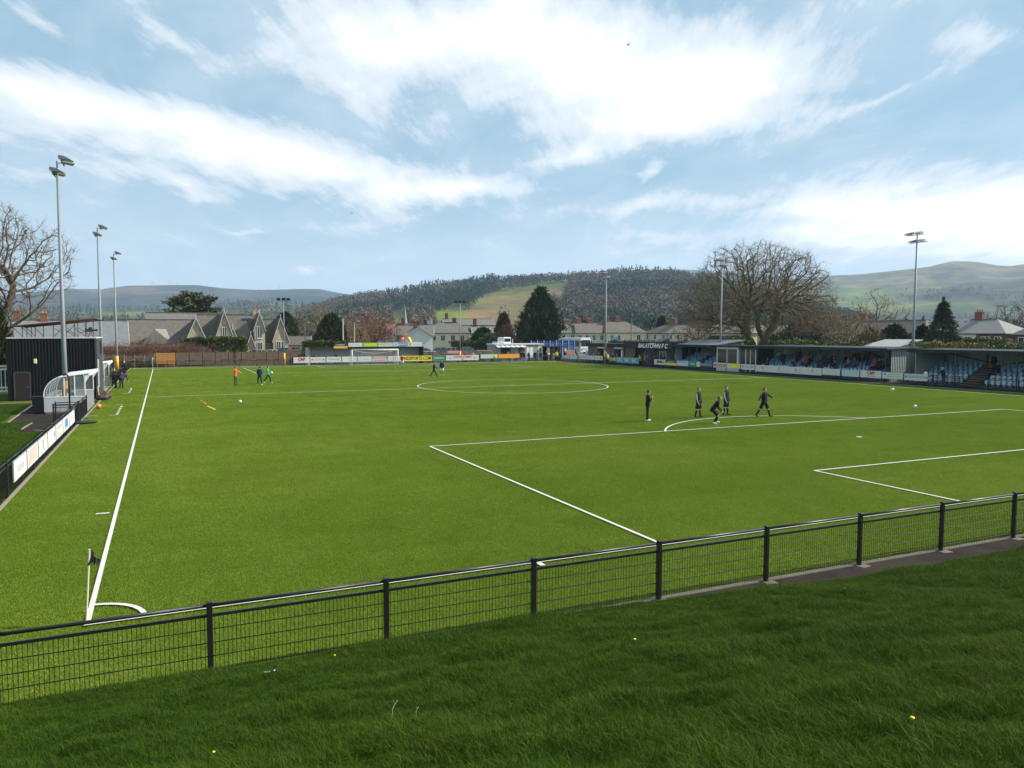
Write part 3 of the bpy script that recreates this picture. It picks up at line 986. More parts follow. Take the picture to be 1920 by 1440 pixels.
def board(label, origin, rz, L, z0, z1, face, prints=(), frame=None, cat='board', group=None, name='advertising_board', tilt=0.0):
    """board whose face looks along local -y; prints: ('bars', x0,x1,z,h,rows,mat) ('rect',...) ('text',s,x,z,size,mat)"""
    t = thing(name, label, cat, (origin[0], origin[1], 0), rz, group)
    MB().cbox(0.015, L - 0.015, -0.012, 0.012, z0, z1, 0.003).build('panel', face, t)
    fr = frame or M_GREYP
    for (a0, a1, b0, b1) in ((0, 0.02, z0 - .015, z1 + .015), (L - 0.02, L, z0 - .015, z1 + .015), (0.02, L - 0.02, z1 + .003, z1 + .018), (0.02, L - 0.02, z0 - .018, z0 - .003)):
        MB().box(a0, a1, -0.02, 0.02, b0, b1).build('edge_strip', fr, t)
    for i, p in enumerate(prints):
        if p[0] == 'bars':
            b = MB(); bars(b, p[1], p[2], p[3], p[4], -0.0135, p[5], 0, hash(label) % 999 + i)
            b.build('small_print', p[6], t)
        elif p[0] == 'rect':
            MB().box(p[1], p[2], -0.0155, -0.0125, p[3], p[4]).build('colour_block', p[5], t)
        elif p[0] == 'disc':
            b = MB(); b.tube([(p[1], -0.0125, p[2]), (p[1], -0.0165, p[2])], p[3], 20); b.build('emblem', p[4], t)
        elif p[0] == 'ring':
            b = MB(); n = 20
            for k in range(n):
                q = [2 * PI * (k + u) / n for u in (0, 1)]
                b.quad(*[(p[1] + rr * math.cos(a_), -0.0165, p[2] + rr * math.sin(a_)) for rr, a_ in ((p[3], q[0]), (p[3], q[1]), (p[3] * .66, q[1]), (p[3] * .66, q[0]))])
            b.build('emblem', p[4], t)
        elif p[0] == 'dia':
            MB().prism([(p[1] - p[3], p[2]), (p[1], p[2] - p[3] * .7), (p[1] + p[3], p[2]), (p[1], p[2] + p[3] * .7)], 'y', -0.0165, -0.0125).build('emblem', p[4], t)
        elif p[0] == 'text':
            me = text_mesh(p[1], p[4], p[5], bold=p[6] if len(p) > 6 else 0.0, shear=p[7] if len(p) > 7 else 0.0)
            if len(p) > 8:                       # fit to a printed width
                xs_ = [v.co.x for v in me.vertices]
                k_ = p[8] / (max(xs_) - min(xs_))
                for v in me.vertices:
                    v.co.x *= k_
            obj('lettering', me, t, (p[2], -0.0175, p[3]), (PI / 2, 0, 0))
    return t

# boards along the near touchline: they face the pitch (+x), so local x runs along +y turned round
LB = [
    ('plain white board with faint grey print, nearest on the touchline fence', M_WHITE, [('bars', .6, 1.9, .68, .05, 2, M_GREYP), ('disc', .25, .86, .02, M_DARKP), ('disc', .25, .40, .02, M_DARKP)]),
    ('white board filled with rows of red print on the touchline fence', M_WHITE, [('bars', .25, 2.15, .86, .055, 5, M_PINK)]),
    ('white board with dark blue emblem on the touchline fence', M_WHITE, [('ring', 1.2, .66, .17, M_NAVY), ('bars', .5, 1.9, .42, .04, 1, M_GREYP), ('bars', .5, 1.9, .86, .03, 1, M_GREYP)]),
    ('white board with teal slanting bands on the touchline fence', M_WHITE, [('dia', 2.0, .66, .24, M_TEAL), ('dia', 1.6, .72, .12, M_PALEB), ('dia', 2.1, .45, .14, M_PALEB)]),
    ('white board with grey print above pink print on the touchline fence', M_WHITE, [('bars', .3, 2.1, .84, .05, 2, M_GREYP), ('bars', .4, 1.7, .50, .05, 2, M_PINK)]),
    ('white board with blue rectangle on the touchline fence', M_WHITE, [('rect', .7, 1.95, .46, .88, M_BLUEP)]),
    ('white board with small pink print at the gate end of the touchline fence', M_WHITE, [('bars', .5, 1.6, .8, .05, 3, M_PINK)]),
]
for i, (lab, face, pr) in enumerate(LB):
    y0 = 12.63 + 2.497 * i - 0.0
    board(lab, (-3.06, y0 + 0.05), PI / 2, 2.38, 0.34, 0.97, face, pr, group='boards on the touchline fence')

# boards behind the far goal (face the camera, local -y)
FB = [
    (20.06, 22.56, 'white board with red CMP lettering at the far wooden fence end', M_WHITE, [('text', 'CMP', 1.25, .98, .56, M_RED, .03, .15), ('bars', .8, 1.75, .64, .05, 1, M_GREYP)]),
    (22.66, 25.08, 'white board with two red diamonds in front of the low far stand', M_WHITE, [('dia', .32, .90, .2, M_RED), ('dia', 2.1, .90, .2, M_RED), ('bars', .65, 1.8, 1.02, .09, 2, M_PINK)]),
    (25.18, 27.6, 'white board with two lines of grey print beside the far goal', M_WHITE, [('bars', .3, 2.1, 1.02, .07, 2, M_GREYP)]),
    (27.7, 30.1, 'blank cream board behind the left post of the far goal', mat('cream_board', (0.66, 0.64, 0.55), .5, .06, 2), [('bars', .9, 2.0, 1.0, .06, 1, M_GREYP)]),
    (30.2, 32.6, 'blank white board behind the middle of the far goal net', M_WHITE, [('bars', .5, 1.9, .86, .04, 1, M_GREYP)]),
    (32.7, 35.15, 'half red half white board behind the far goal net', M_WHITE, [('rect', .03, 2.42, .90, 1.33, M_PINK), ('bars', .3, 2.1, .66, .12, 1, M_RED), ('bars', .4, 2.0, 1.12, .07, 1, M_WHITE)]),
    (35.25, 37.6, 'white board with grey ring emblem behind the far goal', M_WHITE, [('ring', 1.15, .92, .26, M_GREYP)]),
    (37.7, 42.95, 'long yellow board reading NDSPORTS.COM beside the far goal', M_YELLOW, [('text', 'NDSPORTS.COM', 2.72, .89, .80, M_DARKP, .022, 0, 4.7)]),
    (43.05, 45.4, 'green board with pale print beside the long yellow board', M_GREENP, [('bars', .3, 2.0, 1.0, .09, 2, M_PALE)]),
    (45.5, 51.55, 'long white board reading CWPAN CYMRU with an emblem at each end', M_WHITE, [('text', 'CWPAN CYMRU', 3.0, 1.02, .52, M_RED, .012, 0, 3.3), ('text', '2022', 3.0, .66, .26, M_RED, .004), ('ring', .75, .86, .18, M_DARKP), ('ring', 5.25, .86, .18, M_DARKP)]),
    (51.85, 54.25, 'plain pale green board left of the small yellow banner', M_PALE, []),
    (54.32, 55.1, 'small yellow and black banner between pale green and orange boards', M_YELLOW, [('rect', .12, .34, .62, 1.0, M_DARKP), ('rect', .45, .66, .8, 1.2, M_WHITE)]),
    (55.25, 59.35, 'long plain orange board near the far corner', M_ORANGE, []),
]
for (x0, x1, lab, face, pr) in FB:
    z0 = 0.72 if x0 > 51.7 else 0.46
    board(lab, (x0, 101.54), 0, x1 - x0, z0, 1.34 if z0 < .6 else 1.42, face, pr, group='boards behind the far goal')

# boards on the stand side: face -x, local x runs from far to near
RB = [
    (100.9, 98.4, 'blank pale board right beside the far corner flag', .62, 1.12, M_PALEB, []),
    (98.3, 95.7, 'pale blue board with grey print near the far corner', .55, 1.2, M_PALEB, [('bars', .3, 2.2, .95, .08, 1, M_WHITE)]),
    (95.1, 92.8, 'white board with grey print near the brick toilets', .62, 1.32, M_WHITE, [('bars', .3, 1.9, 1.05, .07, 2, M_GREYP)]),
    (92.7, 90.2, 'pale blue board with white print near the brick toilets', .62, 1.3, M_PALEB, [('bars', .3, 2.0, 1.0, .1, 2, M_WHITE)]),
    (90.1, 87.7, 'white board with black mark by the tall mast', .62, 1.3, M_WHITE, [('rect', 1.7, 1.95, .8, 1.12, M_DARKP), ('bars', .3, 1.3, .95, .06, 2, M_GREYP)]),
    (85.9, 84.0, 'green board with yellow disc beside the teal board', .62, 1.22, mat('leaf_print', (.16, .30, .03), .5, .08, 4), [('disc', 1.5, .92, .22, M_YELLOW), ('bars', .3, 1.1, .95, .07, 2, M_YELLOW)]),
    (83.95, 77.85, 'long teal board reading S4C three times', .42, 1.3, M_TEAL, [('text', 'S4C', 1.15, .86, .86, M_WHITE, .02), ('text', 'S4C', 3.05, .86, .86, M_WHITE, .02), ('text', 'S4C', 4.95, .86, .86, M_WHITE, .02)]),
    (74.1, 71.5, 'white board with red block below the club house name', .5, 1.24, M_WHITE, [('rect', .6, 1.5, .72, 1.08, M_RED), ('rect', 1.5, 1.9, .75, 1.05, M_DARKP), ('rect', 2.05, 2.3, .7, 1.1, M_GREYP)]),
    (71.4, 69.0, 'navy over yellow board before the blue seats', .5, 1.24, M_NAVY, [('rect', .02, 2.38, .5, .86, M_YELLOW), ('bars', .5, 1.8, 1.02, .08, 1, M_WHITE)]),
    (68.9, 66.5, 'pale blue board with white print before the blue seats', .52, 1.22, M_PALEB, [('bars', .3, 1.9, 1.05, .08, 1, M_NAVY), ('rect', .3, 2.0, .62, .9, M_WHITE)]),
    (66.4, 64.1, 'green and white board before the blue seats', .52, 1.22, M_GREENP, [('rect', 1.55, 2.28, .55, 1.2, M_WHITE), ('bars', .3, 1.2, .95, .09, 2, M_PALE)]),
    (61.6, 59.2, 'white board with broad red strip below the press box', .6, 1.22, M_WHITE, [('rect', .08, 2.3, .72, 1.04, M_RED), ('bars', .25, 2.1, .88, .11, 1, M_WHITE)]),
    (59.05, 56.7, 'yellow and white board below the press box', .6, 1.2, M_WHITE, [('rect', .5, 2.2, .66, 1.16, M_YELLOW)]),
    (56.6, 54.3, 'white board with two black tripod emblems', .55, 1.2, M_WHITE, [('dia', .32, 1.02, .09, M_DARKP), ('dia', .22, .86, .09, M_DARKP), ('dia', .42, .86, .09, M_DARKP), ('dia', 1.85, 1.02, .09, M_DARKP), ('dia', 1.75, .86, .09, M_DARKP), ('dia', 1.95, .86, .09, M_DARKP), ('bars', .7, 1.5, .9, .05, 2, M_GREYP)]),
    (54.2, 44.45, 'very long white board with four round black emblems before the main stand', .42, 1.2, M_WHITE, sum([[('ring', x, .88, .15, M_DARKP), ('dia', x + .62, .9, .13, M_PINK), ('bars', x - .3, x + .95, .62, .04, 1, M_GREYP)] for x in (1.2, 3.7, 6.2, 8.5)], [])),
    (44.4, 42.1, 'plain white board at the end of the very long board', .52, 1.2, M_WHITE, [('bars', .4, 1.6, .9, .06, 1, M_PALEB)]),
    (41.9, 39.75, 'pale blue green board before the main stand', .5, 1.15, M_PALEB, [('bars', .3, 1.8, .85, .1, 2, M_PALE)]),
    (39.65, 37.25, 'white board with red CMP lettering before the main stand', .5, 1.2, M_WHITE, [('text', 'CMP', 1.2, .95, .44, M_RED, .014, .15), ('bars', .7, 1.7, .66, .05, 1, M_DARKP)]),
    (37.15, 34.9, 'white board with navy emblem and two lines of print', .52, 1.15, M_WHITE, [('dia', .32, .95, .14, M_NAVY), ('bars', .7, 2.0, .98, .06, 1, M_GREYP), ('bars', .55, 1.9, .76, .06, 1, M_GREYP)]),
    (34.8, 32.4, 'white and blue striped board at the near end of the board row', .5, 1.12, M_WHITE, [('bars', .2, 2.0, 1.02, .07, 1, M_PINK), ('rect', .05, 2.35, .74, .92, M_BLUEP), ('bars', .3, 2.1, .83, .08, 1, M_WHITE), ('rect', .05, 2.35, .54, .60, M_PALEB)]),
]
for (y0, y1, lab, z0, z1, face, pr) in RB:
    board(lab, (67.67, y0), -PI / 2, y0 - y1, z0, z1, face, pr, group='boards in front of the stands')

# ---------------------------------------------------------------- far goal
def goal():
    t = thing('football_goal', 'white football goal with net at the far end of the pitch', 'goal', (CX, L_P - 0.06, 0))
    r = 0.06
    for s in (-1, 1):
        MB().cyl(s * 3.72, 0, 0, 2.5, r, seg=12).build('goal_post', M_WPAINT, t, smooth=True)
        MB().tube([(s * 3.72, 0.05, 2.5), (s * 3.72, 1.0, 2.45), (s * 3.72, 2.0, 0.03)], 0.022, 8).build('net_support', M_WPAINT, t)
    MB().tube([(-3.78, 0, 2.5), (3.78, 0, 2.5)], r, 12).build('crossbar', M_WPAINT, t, smooth=True)
    MB().tube([(-3.72, 2.0, 0.03), (3.72, 2.0, 0.03)], 0.022, 8).build('back_bar', M_WPAINT, t)
    b = MB(); st = 0.16; rr = 0.006
    n = int(7.44 / st)
    for i in range(n + 1):                       # roof and back
        x = -3.72 + 7.44 * i / n
        sag = 0.18 * math.sin(PI * i / n)
        b.tube([(x, 0.02, 2.46 - sag), (x, 1.0, 2.42 - sag * 1.3), (x, 1.55, 1.2), (x, 1.98, 0.04)], rr, 3, cap=False)
    for k in range(22):
        f = k / 21
        def pt(i):
            x = -3.72 + 7.44 * i / 12
            sag = 0.18 * math.sin(PI * i / 12)
            if f < .3: return (x, 0.02 + f / .3, 2.46 - sag - .04 * f)
            q = (f - .3) / .7
            return (x, 1.0 + .98 * q, 2.42 - sag * (1.3 - q) - 2.38 * q)
        b.tube([pt(i) for i in range(13)], rr, 3, cap=False)
    for s in (-1, 1):
        for k in range(13):
            y = 2.0 * k / 13
            zt = 2.46 if y < 1 else 2.46 - (y - 1) * 2.4
            b.tube([(s * 3.72, y, 0.02), (s * 3.72, y, zt)], rr, 3, cap=False)
        for k in range(15):
            z = 2.4 * k / 15
            b.tube([(s * 3.72, 0, z), (s * 3.72, min(2.0, 1 + (2.46 - z) / 2.4), z)], rr, 3, cap=False)
    b.build('net', mat('net_cord', (.55, .56, .55), .8, .05, 4), t)
    sw = MB()
    pts = [(-3.6 + 7.2 * i / 20, -0.005, 2.42 - 0.5 * math.sin(PI * i / 20)) for i in range(21)]
    sw.tube(pts, 0.02, 5).build('slack_net_edge', M_WPAINT, t)
goal()

def corner_flag(label, x, y, flagged, col, H=1.3, lean=0.0):
    t = thing('corner_flag', label, 'flag', (x, y, 0))
    MB().tube([(0, 0, -.02), (lean, 0, H)], 0.017, 8).build('pole', mat('flag_pole', (.62, .55, .38), .5, .1, 4), t)
    if flagged:
        b = MB()
        pts = []
        for i in range(7):
            u = i / 6
            pts.append((lean + .02 + .13 * u + .02 * math.sin(u * 9), .03 * math.sin(u * 7), H - .02 - .20 * u))
        for i in range(6):
            p, q = pts[i], pts[i + 1]
            w0, w1 = .30 - .20 * (i / 6), .30 - .20 * ((i + 1) / 6)
            b._add([(p[0], p[1], p[2]), (q[0], q[1], q[2]), (q[0] - .01, q[1] + .015, q[2] - w1 * .55), (p[0], p[1] + .01, p[2] - w0 * .9)], [(0, 1, 2, 3)], 0)
        b.tube([(lean - .02, 0, H - .27), (lean + .05, 0, H - .14)], 0.02, 6, mi=0)
        o = b.build('flag_cloth', col, t)
        o.modifiers.new('thickness', 'SOLIDIFY').thickness = 0.006
    return t
corner_flag('limp black corner flag on a pale pole at the near corner', 0.03, 0.02, True, mat('black_cloth', (.012, .012, .022), .8, .2, 8), 1.3, 0.09)
corner_flag('white corner flag pole at the far left corner beside the orange barrier', 0.03, L_P - .05, False, None, 1.5)
bpy.data.objects['corner_flag.001'].children[0].data.materials[0] = M_WPAINT
MB().ball((0, 0, 1.5), .09, 10, 6).build('knob', M_WPAINT, bpy.data.objects['corner_flag.001'])
corner_flag('pale leaning corner flag at the far corner by the kiosk', W_P - .05, L_P - .05, True, mat('cream_cloth', (.7, .62, .45), .8, .1, 8), 1.5, -0.12)

# ---------------------------------------------------------------- floodlight masts
M_LAMP = mat('lamp_housing', (.26, .27, .27), .5, .1, 3, metal=.2)
M_LENS = mat('lamp_glass', (.22, .23, .24), .15, .05, 3)
def lamp_mesh():
    b = MB()
    b.prism([(-.34, .10), (-.30, .17), (.02, .15), (.40, .0), (.38, -.045), (-.30, -.06)], 'y', -.30, .30)
    return b.mesh('floodlight', M_LAMP)
def lens_mesh():
    return MB().box(-.24, .34, -.25, .25, -.075, -.055).mesh('lens', M_LENS)
_LAMP, _LENS = lamp_mesh(), lens_mesh()
def mast(label, x, y, H, face, pad=True, group='floodlight masts beside the pitch', dx=0.0):
    """face: rotation so that local +x points to the pitch"""
    t = thing('floodlight_mast', label, 'floodlight', (x, y, 0), face, group)
    MB().tube([(0, 0, 0), (dx * .3, 0, H * .3), (dx, 0, H)], [.165, .135, .075], 14).build('pole', M_GALV, t, smooth=True)
    MB().cbox(-.26, .26, -.26, .26, -.02, .05, .02).build('base_plate', M_GALV, t)
    if pad:
        MB().cyl(0, 0, 0.05, 2.0, .215, .205, seg=16).build('padding', M_YPAD, t, smooth=True)
    MB().tube([(dx, 0, H), (dx, 0, H + .95)], .055, 8).build('head_post', M_GALV, t)
    for k, (z, off) in enumerate(((H + .12, -.22), (H + .86, .30))):
        MB().tube([(dx + off, -.95, z), (dx + off, .95, z)], .04, 8).build('cross_arm', M_GALV, t)
        MB().tube([(dx, 0, z - .05), (dx + off, 0, z)], .035, 6).build('strut', M_GALV, t)
        for s in (-1, 1):
            l = obj('floodlight', _LAMP, t, (dx + off + .22, s * (.42 if k == 0 else .52), z + .12), (0, R(6), s * R(14)))
            obj('lens', _LENS, l)
            MB().tube([(dx + off, s * .45, z), (dx + off + .15, s * .45, z + .10)], .02, 5).build('bracket', M_GALV, t)
    return t
mast('tall grey floodlight mast with yellow padding by the near dugout', -4.42, 39.2, 14.9, 0)
mast('tall grey floodlight mast with yellow padding by the far dugout', -4.45, 70.5, 14.9, 0)
mast('farthest floodlight mast with yellow padding on the dugout side', -4.38, 96.5, 14.9, 0)
mast('grey floodlight mast between the two seated stands', 73.6, 38.3, 14.3, PI, pad=False)
mast('floodlight mast in front of the spreading leafless oak', 73.0, 66.3, 14.2, PI, pad=False)
mast('floodlight mast near the far corner by the brick toilets', 70.6, 91.4, 14.2, PI, pad=True)
def small_mast(label, x, y, H, pad):
    t = thing('floodlight_mast', label, 'floodlight', (x, y, 0), 0, 'short floodlights behind the far end')
    MB().tube([(0, 0, 0), (0, 0, H)], [.09, .06], 10).build('pole', M_GALV, t, smooth=True)
    MB().tube([(-.8, 0, H - .05), (.8, 0, H - .05)], .04, 6).build('cross_arm', M_GALV, t)
    if pad:
        MB().cyl(0, 0, 0, 2.0, .15, .14, seg=12).build('padding', M_YPAD, t, smooth=True)
    for s in (-1, 0, 1):
        MB().cbox(s * .72 - .24, s * .72 + .24, -.16, .16, H - .02, H + .32, .04).build('floodlight', M_BLACKM, t, rot=(R(14), 0, 0), loc=(0, 2.3, .0)) if False else \
            MB().prism([(-.16, H + .30), (.18, H + .34), (.24, H + .02), (-.06, H - .04)], 'x', s * .74 - .25, s * .74 + .25).build('floodlight', M_BLACKM, t)
small_mast('short mast with three black floodlights behind the wooden fence', 18.8, 102.2, 10.2, True)
small_mast('short mast with black floodlights behind the long white board', 48.4, 102.4, 10.3, True)

# ---------------------------------------------------------------- gantry building and dugouts
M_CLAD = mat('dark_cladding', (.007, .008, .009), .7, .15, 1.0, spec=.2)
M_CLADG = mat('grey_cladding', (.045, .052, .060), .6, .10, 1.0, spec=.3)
M_RUST = mat('rusty_steel', (.055, .035, .028), .8, .3, 4)
M_PANE = mat('window_pane', (.03, .035, .04), .08, .1, 2, spec=.8)
def corrugated(b, x0, x1, z0, z1, y, pitch=.21, depth=.028, mi=0, out=-1):
    n = max(1, int(round((x1 - x0) / pitch)))
    p = (x1 - x0) / n
    prof = []
    for i in range(n):
        a = x0 + i * p
        prof += [(a, y), (a + p * .42, y), (a + p * .5, y + out * depth), (a + p * .92, y + out * depth)]
    prof.append((x1, y))
    for (ax, ay), (bx, by) in zip(prof, prof[1:]):
        b.quad((ax, ay, z0), (bx, by, z0), (bx, by, z1), (ax, ay, z1), mi)
    return b
def gantry():
    t = thing('camera_gantry_building', 'windowless black clad camera gantry building with scaffold rails on top', 'building', (-6.37, 53.2, 0))
    X0, X1, Y0, Y1, H = -2.95, 2.95, -3.2, 3.2, 4.66
    b = MB()
    b.box(X0 + .04, X1 - .04, Y0 + .04, Y1 - .04, 0, H - .05)
    b.build('wall', M_CLAD, t)
    for nm, args, rot, loc in (('cladding_front', (X0, X1, .02, H), 0, (0, Y0, 0)),):
        corrugated(MB(), args[0], args[1], args[2], args[3], 0).build('cladding', M_CLAD, t, loc, (0, 0, rot))
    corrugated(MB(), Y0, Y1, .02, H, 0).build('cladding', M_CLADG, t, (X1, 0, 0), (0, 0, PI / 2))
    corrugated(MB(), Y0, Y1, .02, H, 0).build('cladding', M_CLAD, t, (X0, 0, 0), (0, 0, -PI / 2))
    MB().box(X0 - .05, X1 + .05, Y0 - .06, Y1 + .05, H, H + .09).build('parapet', mat('pale_flashing', (.5, .52, .53), .5, .1, 2), t)
    for sx in (X0, X1):
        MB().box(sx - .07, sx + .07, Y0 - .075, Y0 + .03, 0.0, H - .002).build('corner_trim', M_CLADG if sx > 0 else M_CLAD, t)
    d = MB().cbox(-2.52, -1.62, Y0 - .06, Y0 - .02, .03, 2.06, .01).build('door', mat('brown_door', (.016, .006, .005), .7, .2, 2), t)
    MB().ball((-1.72, Y0 - .10, 1.0), .035, 8, 5).build('handle', M_GALV, d)
    for a in ((-2.62, -2.52, .02, 2.1), (-1.62, -1.52, .02, 2.1), (-2.52, -1.62, 2.06, 2.15)):
        MB().box(a[0], a[1], Y0 - .075, Y0 - .015, a[2], a[3]).build('door_frame', M_CLADG, t)
    MB().cbox(-1.27, -1.05, Y0 - .13, Y0 - .03, 2.78, 3.12, .03).build('wall_light', mat('light_cover', (.62, .60, .30), .4, .05, 3), t)
    # white tall slot window on the pitch side
    w_ = MB().box(X1 + .03, X1 + .09, -2.3, -1.5, .9, 2.9).build('window', M_PANE, t)
    MB().box(X1 + .03, X1 + .12, -2.42, -2.3, .8, 3.0).build('frame', M_WPAINT, w_)
    MB().box(X1 + .03, X1 + .10, .4, 1.8, 3.4, 4.4).build('window', M_PANE, t)
    # scaffold camera platform on the roof
    z0 = H + .09
    def post(x, y, h, m=M_RUST): MB().tube([(x, y, z0), (x, y, z0 + h)], .03, 6).build('scaffold_pole', m, t)
    for y in (Y0 + .15, Y1 - .2):
        for x, h in ((-2.55, .80), (-1.95, .84), (-1.35, .88), (.1, 1.05), (.95, 1.15), (1.75, 1.25), (2.35, 1.32)):
            post(x, y, h)
        MB().tube([(-2.7, y, z0 + .78), (3.1, y, z0 + 1.42)], .045, 6).build('scaffold_rail', M_RUST, t)
        for (xa, xb) in ((-2.55, -1.95), (-1.95, -1.35), (.1, .95), (.95, 1.75), (1.75, 2.75)):
            MB().tube([(xa, y, z0 + .75), (xb, y, z0 + .05)], .022, 5).build('scaffold_brace', M_RUST, t)
        MB().tube([(.1, y, z0 + .05), (.95, y, z0 + 1.0)], .022, 5).build('scaffold_brace', M_RUST, t)
    rd = MB()
    rd.prism([(Y0 + .0, z0 + .80), (Y1, z0 + .80), (Y1, z0 + .86), (Y0, z0 + .86)], 'x', -2.75, 3.05)
    for i, v in enumerate(rd.V):
        rd.V[i] = (v[0], v[1], v[2] + (v[0] + 2.75) * .108)
    rd.build('platform_roof', mat('rust_red', (.16, .05, .03), .8, .3, 3), t)
    c = thing('television_camera', 'black television camera on the roof edge of the gantry building', 'camera', (-3.85, 50.9, H + .09))
    MB().cbox(-.30, .25, -.13, .13, .42, .66, .03).build('body', M_BLACKM, c)
    MB().tube([(.25, 0, .54), (.55, 0, .54)], [.07, .09], 10).build('lens', M_BLACKM, c)
    MB().cbox(-.1, .15, -.05, .05, .66, .78, .02).build('viewfinder', M_BLACKM, c)
    MB().tube([(-.3, 0, .5), (-.75, -.1, .30)], .02, 6).build('pan_handle', M_BLACKM, c)
    for a in (0, 2.1, 4.2):
        MB().tube([(0, 0, .42), (.26 * math.cos(a), .26 * math.sin(a), 0)], .022, 6).build('tripod_leg', M_BLACKM, c)
gantry()

M_SHELT = mat('shelter_panel', (.44, .46, .47), .45, .08, 2)
def clear_mat():
    m = bpy.data.materials.new('clear_polycarbonate')
    m.use_nodes = True
    t = NT(m.node_tree)
    co = t.add('ShaderNodeTexCoord').outputs['Object']
    c = t.ramp(t.noise(co, 2.0, 3, .6), [(.2, (.14, .17, .18)), (.8, (.22, .26, .28))])
    b = t.add('ShaderNodeBsdfPrincipled', {'Base Color': c, 'Roughness': .2, 'Alpha': .34, 'Specular IOR Level': .3})
    t.add('ShaderNodeOutputMaterial', {0: b.outputs[0]})
    return m
M_CLEAR = clear_mat()
def arc_pts(n=12):
    """side outline of the shelter: (depth behind the front, height)"""
    pts = [(2.35, 0.0), (2.35, 1.0)]
    for i in range(1, n + 1):
        a = PI / 2 * i / n
        pts.append((1.15 + 1.2 * math.cos(a), 1.0 + 1.22 * math.sin(a)))
    pts.append((-.25, 2.40))
    return pts
def seat_mesh():
    b = MB()
    b.cbox(-.21, .21, -.20, .20, .40, .45, .02)
    b.prism([(-.19, .44), (-.25, .80), (-.22, .81), (-.15, .45)], 'x', -.21, .21)
    b.box(-.03, .03, -.12, .02, 0.0, .40)
    return b.mesh('seat', M_WPAINT)
_DSEAT = seat_mesh()
def dugout(label, x, y0, y1):
    """front faces +x"""
    t = thing('team_dugout', label, 'dugout', (x, y0, 0))
    L = y1 - y0
    pts = arc_pts()
    q = lambda p: (-p[0], p[1])
    MB().prism([(-2.3, .0), (.02, .0), (.02, .10), (-2.3, .10)], 'y', -.02, L + .02).build('plinth', M_CONC, t)
    n = 5
    for i in range(n + 1):
        y = L * i / n
        MB().tube([(-p[0], y, p[1] + .1) for p in pts[1:]], .032, 6).build('hoop', M_WPAINT, t)
    bk = MB()
    for (a, c) in zip(pts[1:-1], pts[2:]):
        bk.quad((-a[0], 0, a[1] + .1), (-a[0], L, a[1] + .1), (-c[0], L, c[1] + .1), (-c[0], 0, c[1] + .1))
    bk.build('curved_glazing', M_CLEAR, t)
    MB().box(-2.37, -2.31, 0, L, .1, 1.1).build('back_wall', M_SHELT, t)
    MB().box(.16, .30, -.04, L + .04, 2.34, 2.52).build('fascia', M_WPAINT, t)
    for y in (-.01, L + .01):
        lo = MB().prism([(-2.33, .1), (-.02, .1), (-.02, 1.02), (-2.33, 1.02)], 'y', y - .02, y + .02).build('side_panel', M_SHELT, t)
        up = [(-.02, 1.05), (-2.33, 1.05)] + [(-p[0], p[1] + .08) for p in pts[2:-1]] + [(-.02, 2.30)]
        MB().prism(up, 'y', y - .008, y + .008).build('side_glazing', M_CLEAR, t)
        for xx in (-.03, -.62, -1.2):
            MB().box(xx - .03, xx + .03, y - .03, y + .03, 1.02, 2.30 if xx > -1.1 else 2.22).build('side_mullion', M_WPAINT, t)
        MB().box(-2.34, .0, y - .032, y + .032, 1.0, 1.06).build('side_rail', M_WPAINT, t)
        MB().prism([(.0, 1.9), (.0, 2.38), (.28, 2.38)], 'y', y - .025, y + .025).build('roof_bracket', M_WPAINT, t)
    ns = int((L - .4) / .5)
    for i in range(ns):
        obj('seat', _DSEAT, t, (-1.75, .35 + (L - .7) * i / (ns - 1), .1), (0, 0, -PI / 2))
    return t
dugout('white framed dugout with rows of white seats nearest the camera', -3.22, 38.6, 44.6)
dugout('farther white framed dugout where staff crowd round', -3.30, 56.6, 62.6)
# dark bin against the dugout end
t = thing('wheelie_bin', 'black wheelie bin against the back corner of the near dugout', 'bin', (-5.95, 39.1, 0))
MB().prism([(-.26, 0.06), (.26, .06), (.31, 1.0), (-.31, 1.0)], 'y', -.30, .30).build('body', M_BLACKM, t)
MB().cbox(-.33, .33, -.33, .34, 1.0, 1.08, .03).build('lid', M_BLACKM, t)
for s in (-.2, .2):
    MB().tube([(s - .04, .28, .1), (s + .04, .28, .1)], .1, 10).build('wheel', M_BLACKM, t)
# tall curved black hose post
t = thing('hooked_post', 'tall black post with hooked top beside the padded mast', 'post', (-3.92, 36.4, 0))
MB().tube([(0, 0, 0), (0, 0, 2.3), (-.05, 0, 2.5), (-.18, 0, 2.6), (-.3, 0, 2.58)], .05, 8).build('shaft', M_BLACK, t, smooth=True)
MB().cbox(-.12, .12, -.12, .12, -.02, .04, .01).build('base_plate', M_BLACK, t)
t = thing('hooked_post', 'black post with hooked top behind the far dugout', 'post', (-5.0, 64.0, 0))
MB().tube([(0, 0, 0), (0, 0, 2.7), (-.05, 0, 2.9), (-.2, 0, 3.0), (-.34, 0, 2.98)], .06, 8).build('shaft', M_BLACK, t, smooth=True)
MB().cbox(-.12, .12, -.12, .12, -.02, .04, .01).build('base_plate', M_BLACK, t)

